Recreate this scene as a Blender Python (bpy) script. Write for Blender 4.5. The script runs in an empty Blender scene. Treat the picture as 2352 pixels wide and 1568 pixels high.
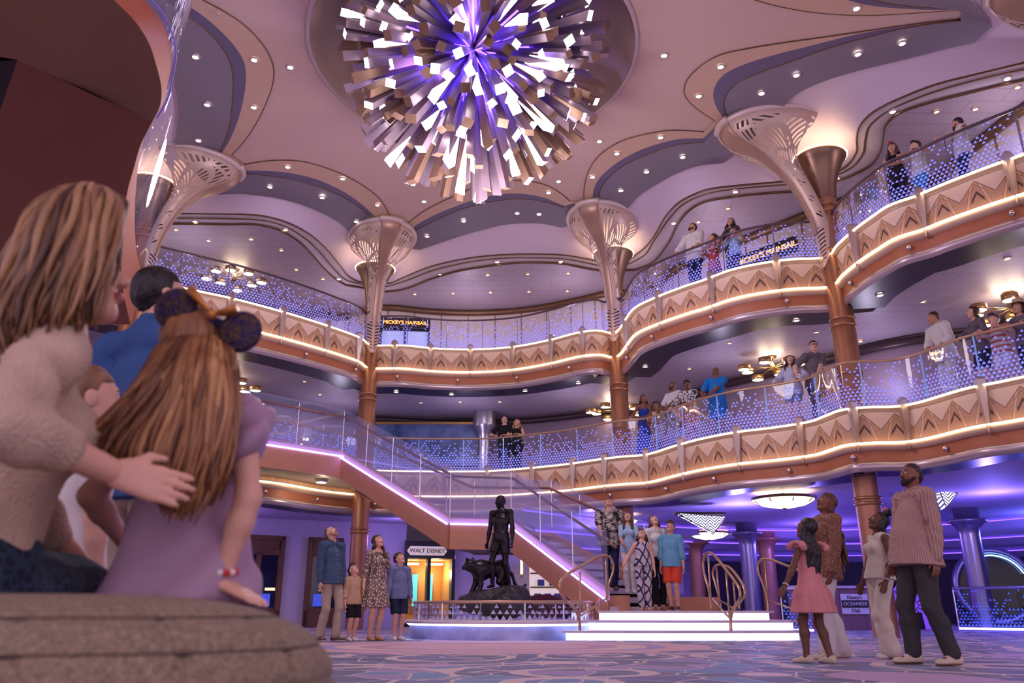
import bpy, bmesh, math, random
import numpy as np
from mathutils import Vector, Matrix, Euler

SC = bpy.context.scene
COL = SC.collection
PI = math.pi
random.seed(7)

# ------------------------------------------------------------------ camera, world, exposure
FPX, TILT, CZ = 1829.0, math.radians(18.6), 0.47      # focal length in pixels of the 2352 px frame
cam_d = bpy.data.cameras.new('camera')
cam_d.sensor_width = 36.0
cam_d.lens = 36.0 * FPX / 2352.0
cam_d.clip_start, cam_d.clip_end = 0.05, 200
cam_d.dof.use_dof = True
cam_d.dof.focus_distance = 13.0
cam_d.dof.aperture_fstop = 3.2
cam = bpy.data.objects.new('camera', cam_d)
cam.location = (0, 0, CZ)
cam.rotation_euler = (PI / 2 + TILT, 0, 0)
COL.objects.link(cam)
SC.camera = cam

SC.view_settings.view_transform = 'Standard'
SC.view_settings.look = 'None'
SC.view_settings.gamma = 1.0
SC.view_settings.exposure = 0.0
SC.view_settings.use_curve_mapping = False
cy = SC.cycles
cy.max_bounces, cy.diffuse_bounces, cy.glossy_bounces = 6, 3, 3
cy.transmission_bounces, cy.transparent_max_bounces = 4, 14
cy.caustics_reflective = cy.caustics_refractive = False
cy.sample_clamp_indirect = 4.0

wd = bpy.data.worlds.new('hall_glow')
SC.world = wd
wd.use_nodes = True
WORLD_RGB, WORLD_S = (0.64, 0.49, 0.66), 1.45
wd.node_tree.nodes['Background'].inputs[0].default_value = (*WORLD_RGB, 1)
wd.node_tree.nodes['Background'].inputs[1].default_value = WORLD_S

def lamp(kind, name, loc, energy, col, size=0.1, rot=None, aim=None, spot=None, blend=0.6, size_y=None):
    l = bpy.data.lights.new(name, kind)
    l.energy = energy
    l.color = col
    if kind == 'AREA':
        l.size = size
        if size_y: l.shape = 'RECTANGLE'; l.size_y = size_y
    else:
        l.shadow_soft_size = size
    if kind == 'SPOT':
        l.spot_size = math.radians(spot or 90); l.spot_blend = blend
    o = bpy.data.objects.new(name, l)
    o.location = loc
    if aim is not None:
        o.rotation_euler = (Vector(aim) - Vector(loc)).to_track_quat('-Z', 'Y').to_euler()
    elif rot: o.rotation_euler = rot
    COL.objects.link(o)
    return o

# chandelier: violet heart and white glow of its lit ends
for k in range(11):
    a = 2.4 * k; zz = -0.25 - 0.65 * k / 10; r = 1.35 * math.sqrt(1 - zz * zz)
    lamp('POINT', 'chandelier_heart', (-0.74 + r * math.cos(a), 12.82 + r * math.sin(a), 10.75 + 1.5 * zz), 130, (0.30, 0.20, 1.0), 0.05)
lamp('POINT', 'chandelier_white', (-0.74, 12.8, 6.9), 420, (1.0, 0.86, 0.95), 0.6)
# unseen lavender fill lights added in mid-air to brighten the balcony ceilings
for x, y in ((-8.6, 19.2), (-5.2, 23.0), (-1.4, 23.0), (1.8, 22.0), (5.2, 18.6), (8.2, 17.0), (9.6, 13.2), (10.8, 9.4)):
    lamp('POINT', 'balcony_fill', (x, y, 8.6), 36, (0.92, 0.80, 1.0), 0.15)
    lamp('POINT', 'balcony_fill', (x, y, 5.25), 30, (0.80, 0.70, 1.0), 0.15)
# blue and violet lamps of the ground floor
for x, y, z, e, c in ((5.5, 19.5, 2.3, 145, (0.25, 0.20, 1.0)), (10.5, 17.5, 2.3, 145, (0.22, 0.16, 1.0)), (9.0, 24, 2.3, 145, (0.25, 0.15, 1.0)), (14, 21, 2.3, 145, (0.15, 0.18, 1.0)),
                      (-7.5, 20.5, 2.3, 40, (0.42, 0.30, 1.0)), (-3.0, 22.5, 2.3, 40, (0.42, 0.30, 1.0)), (2.2, 22.5, 2.3, 70, (0.30, 0.22, 1.0))):
    lamp('POINT', 'violet_ceiling_lamp', (x, y, z), e, c, 0.12)


# ------------------------------------------------------------------ helpers
CT, ST = math.cos(TILT), math.sin(TILT)
def at(u, v, z):
    """the point of the horizontal plane z seen at photo pixel (u, v)"""
    a, b = (u - 1176) / FPX, -(v - 784) / FPX
    k = (z - CZ) / (ST + CT * b)
    return Vector((a * k, (CT - ST * b) * k, z))
def aty(u, v, y):
    """the point at depth y seen at photo pixel (u, v)"""
    a, b = (u - 1176) / FPX, -(v - 784) / FPX
    k = y / (CT - ST * b)
    return Vector((a * k, y, CZ + (ST + CT * b) * k))

def lin(c):
    if isinstance(c, str):
        c = c.lstrip('#'); c = [int(c[i:i + 2], 16) for i in (0, 2, 4)]
    f = lambda x: (x / 255 / 12.92) if x / 255 <= 0.04045 else ((x / 255 + 0.055) / 1.055) ** 2.4
    return tuple(f(x) for x in c)

class NT:
    """small node-tree writer"""
    def __init__(s, m): s.t = m.node_tree; s.n = s.t.nodes; s.l = s.t.links
    def add(s, kind, **kw):
        x = s.n.new(kind)
        ins = kw.pop('ins', {})
        for k, v in kw.items(): setattr(x, k, v)
        for k, v in ins.items(): s.put(x.inputs[k], v)
        return x
    def put(s, sock, v):
        if isinstance(v, bpy.types.NodeSocket): s.l.new(v, sock)
        elif isinstance(v, bpy.types.Node): s.l.new(v.outputs[0], sock)
        else: sock.default_value = v
    def math(s, op, a, b=0.0, c=None):
        x = s.n.new('ShaderNodeMath'); x.operation = op
        s.put(x.inputs[0], a); s.put(x.inputs[1], b)
        if c is not None: s.put(x.inputs[2], c)
        return x.outputs[0]
    def mix(s, f, a, b):
        x = s.n.new('ShaderNodeMix'); x.data_type = 'RGBA'
        s.put(x.inputs[0], f); s.put(x.inputs[6], a); s.put(x.inputs[7], b)
        return x.outputs[2]
    def ramp(s, f, stops, interp='LINEAR'):
        x = s.n.new('ShaderNodeValToRGB'); s.put(x.inputs[0], f)
        x.color_ramp.interpolation = interp
        e = x.color_ramp.elements
        while len(e) < len(stops): e.new(0.5)
        for i, (p, c) in enumerate(stops): e[i].position = p; e[i].color = c if len(c) == 4 else (*c, 1)
        return x.outputs[0]

MATS = {}
def mat(name, col=(200, 200, 200), rough=0.5, metal=0.0, emit=None, es=0.0, var=0.0, vscale=8.0, bump=0.0, bscale=40.0,
        vstretch=None, spec=0.5, coat=0.0, sheen=0.0, col2=None, aniso=0):
    if name in MATS: return MATS[name]
    m = bpy.data.materials.new(name); m.use_nodes = True
    k = NT(m); b = k.n['Principled BSDF']
    c = (*lin(col), 1)
    b.inputs['Base Color'].default_value = c
    b.inputs['Roughness'].default_value = rough
    b.inputs['Metallic'].default_value = metal
    b.inputs['Specular IOR Level'].default_value = spec
    if coat: b.inputs['Coat Weight'].default_value = coat
    if sheen: b.inputs['Sheen Weight'].default_value = sheen
    if emit is not None:
        b.inputs['Emission Color'].default_value = (*lin(emit), 1)
        b.inputs['Emission Strength'].default_value = es
    if var or col2 or bump:
        tc = k.add('ShaderNodeTexCoord').outputs['Object']
        if vstretch:
            tc = k.add('ShaderNodeMapping', ins={0: tc, 3: vstretch}).outputs[0]
    if var or col2:
        n = k.add('ShaderNodeTexNoise', ins={'Vector': tc, 'Scale': vscale, 'Detail': 4.0}).outputs[0]
        c2 = (*lin(col2), 1) if col2 else tuple(x * (1 - var) for x in c[:3]) + (1,)
        f = k.ramp(n, [(0.38, (0, 0, 0)), (0.62, (1, 1, 1))])
        k.put(b.inputs['Base Color'], k.mix(f, c, c2))
    if bump:
        n2 = k.add('ShaderNodeTexNoise', ins={'Vector': tc, 'Scale': bscale, 'Detail': 3.0}).outputs[0]
        k.put(b.inputs['Normal'], k.add('ShaderNodeBump', ins={'Strength': bump, 'Distance': 0.02, 'Height': n2}))
    MATS[name] = m
    return m

class MB:
    """collects polygons into one mesh"""
    def __init__(s): s.v = []; s.f = []; s.mi = []; s.uv = []; s.cur = 0; s.smooth = True; s.sm = []
    def quad(s, ids, uv=None):
        s.f.append(tuple(ids)); s.mi.append(s.cur); s.uv.append(uv); s.sm.append(s.smooth)
    def vs(s, pts):
        b = len(s.v); s.v.extend([tuple(p) for p in pts]); return b
    def box(s, c, d, M=None):
        x, y, z = (q / 2 for q in d); c = Vector(c)
        pts = [Vector((a * x, b * y, e * z)) for e in (-1, 1) for b in (-1, 1) for a in (-1, 1)]
        pts = [(M @ p if M is not None else p) + c for p in pts]
        b = s.vs(pts); sm = s.smooth; s.smooth = False
        for q in ((0, 2, 3, 1), (4, 5, 7, 6), (0, 1, 5, 4), (2, 6, 7, 3), (0, 4, 6, 2), (1, 3, 7, 5)): s.quad([b + i for i in q])
        s.smooth = sm
    def loft(s, rings, closed=False, cap=False, uvs=None, capuv=None):
        """rings: lists of equal length"""
        n = len(rings[0]); bs = [s.vs(r) for r in rings]
        for i in range(len(rings) - 1):
            for j in range(n if closed else n - 1):
                j2 = (j + 1) % n
                u = None
                if uvs is not None:
                    u = (uvs[i][j], uvs[i][j + 1 if not closed else j2], uvs[i + 1][j + 1 if not closed else j2], uvs[i + 1][j])
                s.quad((bs[i] + j, bs[i] + j2, bs[i + 1] + j2, bs[i + 1] + j), u)
        if cap:
            s.quad([bs[0] + j for j in range(n)][::-1]); s.quad([bs[-1] + j for j in range(n)])
    def tube(s, path, r, n=8, cap=True, flat=1.0, closed=False):
        P = [Vector(p) for p in path]; N = len(P)
        R = r if isinstance(r, (list, tuple)) else [r] * N
        rings = []; up = None
        for i in range(N):
            a = P[(i - 1) % N] if (i > 0 or closed) else P[0]; b = P[(i + 1) % N] if (i < N - 1 or closed) else P[-1]
            t = (b - a)
            t = t.normalized() if t.length > 1e-9 else Vector((0, 0, 1))
            if up is None:
                up = Vector((0, 0, 1)) if abs(t.z) < 0.9 else Vector((0, 1, 0))
            x = t.cross(up)
            x = x.normalized() if x.length > 1e-6 else t.orthogonal().normalized()
            y = x.cross(t).normalized(); up = y
            rings.append([P[i] + x * (R[i] * math.cos(2 * PI * j / n)) + y * (R[i] * flat * math.sin(2 * PI * j / n)) for j in range(n)])
        if closed: rings.append(rings[0])
        s.loft(rings, closed=True, cap=cap and not closed)
    def lathe(s, prof, c=(0, 0, 0), n=24, M=None, cap=False, a0=0, a1=2 * PI):
        c = Vector(c); full = abs(a1 - a0 - 2 * PI) < 1e-6
        rings = []
        for r, z in prof:
            ring = []
            for j in range(n if full else n + 1):
                a = a0 + (a1 - a0) * j / n
                p = Vector((r * math.cos(a), r * math.sin(a), z))
                ring.append((M @ p if M is not None else p) + c)
            rings.append(ring)
        s.loft(rings, closed=full, cap=cap)
    def ball(s, c, r, n=12, m=8, M=None):
        rx = r if isinstance(r, (tuple, list)) else (r, r, r)
        rings = []
        for i in range(m + 1):
            t = PI * i / m
            ring = []
            for j in range(n):
                a = 2 * PI * j / n
                p = Vector((rx[0] * math.sin(t) * math.cos(a), rx[1] * math.sin(t) * math.sin(a), -rx[2] * math.cos(t)))
                ring.append((M @ p if M is not None else p) + Vector(c))
            rings.append(ring)
        s.loft(rings, closed=True)
    def poly(s, pts, uv=None):
        b = s.vs(pts); s.quad(range(b, b + len(pts)), uv)
    def prism(s, pts, d):
        """pts: planar outline, extruded by vector d"""
        n = len(pts); d = Vector(d); b = s.vs(pts); e = s.vs([Vector(p) + d for p in pts])
        sm = s.smooth; s.smooth = False
        s.quad([b + i for i in range(n)][::-1]); s.quad([e + i for i in range(n)])
        for i in range(n): s.quad((b + i, b + (i + 1) % n, e + (i + 1) % n, e + i))
        s.smooth = sm
    def build(s, name, mats, parent=None, world=True):
        me = bpy.data.meshes.new(name)
        M = Matrix.Identity(4); q = parent
        while q is not None and world:
            M = (Matrix.Translation(q.location) @ q.rotation_euler.to_matrix().to_4x4()) @ M; q = q.parent
        Mi = M.inverted()
        me.from_pydata([tuple(Mi @ Vector(p)) for p in s.v], [], s.f)
        for m in (mats if isinstance(mats, (list, tuple)) else [mats]): me.materials.append(m)
        me.polygons.foreach_set('material_index', s.mi)
        me.polygons.foreach_set('use_smooth', s.sm)
        if any(u is not None for u in s.uv):
            uvl = me.uv_layers.new(name='UVMap'); k = 0
            buf = np.zeros(len(me.loops) * 2, np.float32)
            for f, u in zip(s.f, s.uv):
                for i in range(len(f)):
                    if u is not None: buf[2 * k] = u[i][0]; buf[2 * k + 1] = u[i][1]
                    k += 1
            uvl.data.foreach_set('uv', buf)
        me.validate()
        o = bpy.data.objects.new(name, me); COL.objects.link(o)
        if parent is not None: o.parent = parent
        return o

def tag(o, label=None, cat=None, group=None, kind=None):
    if label: o['label'] = label
    if cat: o['category'] = cat
    if group: o['group'] = group
    if kind: o['kind'] = kind
    return o
def thing(name, label, cat, loc=(0, 0, 0), rz=0, group=None):
    o = bpy.data.objects.new(name, None); COL.objects.link(o)
    o.empty_display_size = 0.1
    o.location = loc; o.rotation_euler = (0, 0, rz)
    return tag(o, label, cat, group)
def struct(o): o['kind'] = 'structure'; return o
def copy_tree(o, parent=None):
    c = o.copy(); COL.objects.link(c)
    if parent is not None: c.parent = parent
    for ch in list(o.children): copy_tree(ch, c)
    return c

def smooth(pts, n, closed=False):
    """resample a polyline by arc length through a Catmull-Rom spline; pts (m, d)"""
    P = np.array([tuple(p) for p in pts], float); m = len(P)
    if m == 2:
        t = np.linspace(0, 1, n)[:, None]; return P[0] * (1 - t) + P[1] * t
    E = np.vstack([2 * P[0] - P[1], P, 2 * P[-1] - P[-2]])
    out = []
    for i in range(m - 1):
        p0, p1, p2, p3 = E[i:i + 4]
        d = [max(np.linalg.norm(q) ** 0.5, 1e-5) for q in (p1 - p0, p2 - p1, p3 - p2)]
        t0, t1, t2, t3 = 0, d[0], d[0] + d[1], sum(d)
        for t in np.linspace(t1, t2, 12, endpoint=(i == m - 2)):
            A1 = (t1 - t) / (t1 - t0) * p0 + (t - t0) / (t1 - t0) * p1
            A2 = (t2 - t) / (t2 - t1) * p1 + (t - t1) / (t2 - t1) * p2
            A3 = (t3 - t) / (t3 - t2) * p2 + (t - t2) / (t3 - t2) * p3
            B1 = (t2 - t) / (t2 - t0) * A1 + (t - t0) / (t2 - t0) * A2
            B2 = (t3 - t) / (t3 - t1) * A2 + (t - t1) / (t3 - t1) * A3
            out.append((t2 - t) / (t2 - t1) * B1 + (t - t1) / (t2 - t1) * B2)
    return resample(np.array(out), n)
def resample(Q, n):
    L = np.r_[0, np.cumsum(np.linalg.norm(np.diff(Q, axis=0), axis=1))]
    s = np.linspace(0, L[-1], n)
    return np.stack([np.interp(s, L, Q[:, k]) for k in range(Q.shape[1])], 1)
def plen(Q): return float(np.linalg.norm(np.diff(Q, axis=0), axis=1).sum())

CEN = np.array([-0.74, 12.82])             # middle of the atrium in plan
def normals(P):
    """unit normals of a plan polyline, turned towards the atrium"""
    T = np.gradient(P, axis=0); N = np.stack([-T[:, 1], T[:, 0]], 1)
    N /= np.linalg.norm(N, axis=1)[:, None] + 1e-9
    s = np.sign((N * (CEN - P)).sum(1)); s = np.sign(np.sum(s)) or 1
    return N * s
def sweep(mb, P, prof, zref, uv=None):
    """prof: [(offset towards the atrium, dz)]; a strip along plan polyline P"""
    N = normals(P)
    L = np.r_[0, np.cumsum(np.linalg.norm(np.diff(P, axis=0), axis=1))]
    rings = [[(p[0] + n[0] * o, p[1] + n[1] * o, zref + dz) for p, n in zip(P, N)] for o, dz in prof]
    uvs = None
    if uv is not None:      # uv = metres per repeat
        h = np.r_[0, np.cumsum([math.hypot(prof[i + 1][0] - prof[i][0], prof[i + 1][1] - prof[i][1]) for i in range(len(prof) - 1)])]
        uvs = [[(l / uv, 1 - hh / h[-1]) for l in L] for hh in h]
    mb.loft(rings, uvs=uvs)

# ------------------------------------------------------------------ materials of the hall
m_ceil = mat('ceiling_plaster', (222, 188, 180), 0.75, bump=0.08, bscale=60, var=0.06, vscale=25)
m_beige = mat('ceiling_beige', (222, 184, 164), 0.7, var=0.10, vscale=30)
m_dark = mat('ceiling_slate', (112, 100, 132), 0.6)
m_grey = mat('ceiling_grey', (138, 126, 142), 0.55, spec=0.4)
m_cove = mat('cove_white', (230, 208, 228), 0.7)
m_trim = mat('trim_mauve', (210, 190, 196), 0.55)
m_bead = mat('bead_bronze', (120, 88, 62), 0.4, 0.6)
m_plank = None
def plank_ceiling(name, col, col2, scale=1.6):
    m = bpy.data.materials.new(name); m.use_nodes = True
    k = NT(m); b = k.n['Principled BSDF']
    tc = k.add('ShaderNodeTexCoord').outputs['Object']
    br = k.add('ShaderNodeTexBrick', ins={'Vector': tc, 'Color1': (*lin(col), 1), 'Color2': (*lin(col), 1), 'Mortar': (*lin(col2), 1),
                                          'Scale': scale, 'Mortar Size': 0.008, 'Brick Width': 1.9, 'Row Height': 0.62})
    k.put(b.inputs['Base Color'], br.outputs[0])
    b.inputs['Roughness'].default_value = 0.5; b.inputs['Metallic'].default_value = 0.15
    return m
m_plank = plank_ceiling('ceiling_planks', (186, 168, 182), (130, 112, 128))
m_copper = mat('column_copper', (190, 132, 106), 0.40, 0.45, var=0.08, vscale=3)
m_bronze = mat('bronze_metal', (146, 116, 98), 0.36, 0.75)
m_cap = (0,)
m_gold = mat('ledge_gold', (222, 188, 160), 0.35, 0.4)
m_fasc2 = mat('fascia_cream', (226, 190, 166), 0.42, 0.2)
m_brown = mat('fascia_brown', (182, 110, 78), 0.5, 0.15, var=0.06, vscale=4)
m_silver = mat('fascia_silver', (198, 178, 184), 0.32, 0.6)
m_navy = mat('soffit_navy', (32, 30, 64), 0.35, 0.0)
m_fin = mat('fin_pewter', (196, 176, 170), 0.32, 0.7)
m_steel = mat('brushed_steel', (168, 160, 176), 0.3, 0.85)
m_rail5 = mat('handrail_bronze', (110, 92, 100), 0.3, 0.7)
m_rail4 = mat('handrail_champagne', (206, 168, 140), 0.35, 0.5)
m_strip = mat('led_warm', (255, 226, 170), 0.5, emit=(255, 226, 180), es=4.0)
m_ledblue = mat('led_violet', (120, 110, 255), 0.5, emit=(120, 105, 255), es=9.0)
m_lamp_on = mat('lamp_white', (255, 244, 230), 0.4, emit=(255, 240, 225), es=14.0)
m_lamp_warm = mat('lamp_amber', (255, 210, 150), 0.4, emit=(255, 196, 120), es=5.0)
m_ringm = mat('lamp_ring', (206, 190, 190), 0.35, 0.5)
m_chrome = mat('chrome', (220, 215, 225), 0.12, 1.0)
m_wall5 = mat('wall_cream', (232, 208, 196), 0.55, var=0.04, vscale=2)
m_goldline = mat('brass', (190, 150, 96), 0.3, 0.8)

def fascia_material():
    m = bpy.data.materials.new('carved_wood'); m.use_nodes = True
    k = NT(m); b = k.n['Principled BSDF']
    uv = k.add('ShaderNodeTexCoord').outputs['UV']
    sp = k.add('ShaderNodeSeparateXYZ', ins={0: uv})
    x, y = sp.outputs[0], sp.outputs[1]
    t = k.math('MULTIPLY', k.math('ABSOLUTE', k.math('SUBTRACT', k.math('FRACT', x), 0.5)), 2.0)
    zig = k.math('SUBTRACT', 0.90, k.math('MULTIPLY', t, 0.52))
    d = k.math('SUBTRACT', y, zig)
    upper = k.math('GREATER_THAN', d, 0.0)
    line = k.math('LESS_THAN', k.math('ABSOLUTE', d), 0.018)
    leg = k.math('SUBTRACT', y, k.math('SUBTRACT', 1.18, k.math('MULTIPLY', t, 1.75)))
    legm = k.math('MULTIPLY', k.math('LESS_THAN', k.math('ABSOLUTE', leg), 0.13), k.math('LESS_THAN', d, -0.02))
    legl = k.math('MULTIPLY', k.math('LESS_THAN', k.math('ABSOLUTE', k.math('SUBTRACT', k.math('ABSOLUTE', leg), 0.15)), 0.02), k.math('LESS_THAN', d, -0.02))
    ch = k.math('SUBTRACT', y, k.math('SUBTRACT', 0.52, k.math('MULTIPLY', t, 0.75)))
    chm = k.math('MULTIPLY', k.math('LESS_THAN', k.math('ABSOLUTE', ch), 0.055), k.math('LESS_THAN', t, 0.36))
    ch2 = k.math('MULTIPLY', k.math('LESS_THAN', k.math('ABSOLUTE', k.math('ADD', d, 0.13)), 0.012), k.math('LESS_THAN', t, 0.45))
    wv = k.add('ShaderNodeTexWave', ins={'Vector': uv, 'Scale': 16.0, 'Distortion': 1.5, 'Detail': 2.0})
    base = k.mix(k.math('MULTIPLY', wv.outputs[1], 0.35), (*lin((204, 158, 128)), 1), (*lin((180, 132, 104)), 1))
    c = k.mix(upper, base, (*lin((230, 200, 182)), 1))
    c = k.mix(legm, c, (*lin((226, 182, 148)), 1))
    dk = (*lin((146, 104, 84)), 1)
    for mk in (line, legl, ch2): c = k.mix(mk, c, dk)
    c = k.mix(chm, c, (*lin((96, 66, 58)), 1))
    k.put(b.inputs['Base Color'], c)
    b.inputs['Roughness'].default_value = 0.5
    hgt = k.math('SUBTRACT', k.math('ADD', k.math('MULTIPLY', upper, 0.6), k.math('MULTIPLY', legm, 0.5)), k.math('ADD', line, chm))
    k.put(b.inputs['Normal'], k.add('ShaderNodeBump', ins={'Strength': 0.6, 'Distance': 0.015, 'Height': hgt}))
    return m
m_fascia = fascia_material()

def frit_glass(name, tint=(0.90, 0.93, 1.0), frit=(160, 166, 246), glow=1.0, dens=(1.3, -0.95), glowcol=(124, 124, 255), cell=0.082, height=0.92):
    m = bpy.data.materials.new(name); m.use_nodes = True
    k = NT(m); out = k.n['Material Output']; k.n.remove(k.n['Principled BSDF'])
    uv = k.add('ShaderNodeTexCoord').outputs['UV']
    sp = k.add('ShaderNodeSeparateXYZ', ins={0: uv})
    x, y = sp.outputs[0], sp.outputs[1]
    U = k.math('DIVIDE', x, cell); V = k.math('DIVIDE', k.math('MULTIPLY', y, height), cell * 0.87)
    row = k.math('FLOOR', V)
    U2 = k.math('ADD', U, k.math('MULTIPLY', k.math('MODULO', row, 2.0), 0.5))
    colm = k.math('FLOOR', U2)
    fx, fy = k.math('FRACT', U2), k.math('FRACT', V)
    wn = k.add('ShaderNodeTexWhiteNoise', noise_dimensions='2D', ins={0: k.add('ShaderNodeCombineXYZ', ins={0: colm, 1: row})})
    rnd = wn.outputs[0]
    den = k.math('ADD', dens[0], k.math('MULTIPLY', y, dens[1]))
    present = k.math('LESS_THAN', rnd, k.math('MULTIPLY', den, den))
    sz = k.math('SUBTRACT', 0.97, k.math('MULTIPLY', y, 0.32))
    tri = k.math('LESS_THAN', k.math('MULTIPLY', k.math('ABSOLUTE', k.math('SUBTRACT', fx, 0.5)), 2.0), k.math('SUBTRACT', sz, fy))
    low = k.math('GREATER_THAN', fy, 0.06)
    mask = k.math('MULTIPLY', k.math('MULTIPLY', present, tri), low)
    clear = k.add('ShaderNodeBsdfTransparent', ins={0: (*tint, 1)})
    gl = k.add('ShaderNodeBsdfGlossy', ins={0: (1, 1, 1, 1), 'Roughness': 0.02})
    fr = k.add('ShaderNodeFresnel', ins={0: 1.35})
    g = k.add('ShaderNodeMixShader', ins={0: k.math('MULTIPLY', fr.outputs[0], 0.55), 1: clear, 2: gl})
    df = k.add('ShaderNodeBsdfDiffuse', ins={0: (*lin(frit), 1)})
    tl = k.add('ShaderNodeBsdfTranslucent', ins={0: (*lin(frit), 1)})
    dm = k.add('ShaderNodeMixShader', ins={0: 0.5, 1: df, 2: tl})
    em = k.add('ShaderNodeEmission', ins={0: (*lin(glowcol), 1), 1: glow})  # triangles glow by themselves, standing in for LED light in the glass
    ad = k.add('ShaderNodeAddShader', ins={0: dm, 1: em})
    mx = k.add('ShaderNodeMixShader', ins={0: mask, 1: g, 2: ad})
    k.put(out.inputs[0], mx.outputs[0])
    return m
def clear_glass(name, tint=(0.93, 0.95, 1.0), k_gloss=0.6, haze=0.0, hazecol=(200, 205, 255)):
    m = bpy.data.materials.new(name); m.use_nodes = True
    k = NT(m); out = k.n['Material Output']; k.n.remove(k.n['Principled BSDF'])
    clear = k.add('ShaderNodeBsdfTransparent', ins={0: (*tint, 1)})
    gl = k.add('ShaderNodeBsdfGlossy', ins={0: (1, 1, 1, 1), 'Roughness': 0.02})
    fr = k.add('ShaderNodeFresnel', ins={0: 1.45})
    g = k.add('ShaderNodeMixShader', ins={0: k.math('MULTIPLY', fr.outputs[0], k_gloss), 1: clear, 2: gl})
    if haze:
        df = k.add('ShaderNodeBsdfDiffuse', ins={0: (*lin(hazecol), 1)})
        tl = k.add('ShaderNodeBsdfTranslucent', ins={0: (*lin(hazecol), 1)})
        dm = k.add('ShaderNodeMixShader', ins={0: 0.5, 1: df, 2: tl})
        g = k.add('ShaderNodeMixShader', ins={0: haze, 1: g, 2: dm})
    k.put(out.inputs[0], g.outputs[0])
    return m
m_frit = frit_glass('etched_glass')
m_glass = clear_glass('clear_glass')
m_glass_edge = mat('glass_edge', (150, 190, 235), 0.2, emit=(110, 150, 255), es=0.25)

# ------------------------------------------------------------------ floors and ceilings
Z5, Z4 = 7.43, 3.99        # height of the upper light strip on each balcony
ZC = 10.6
def px(L, z): return np.array([at(u, v, z)[:2] for u, v in L])

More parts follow.
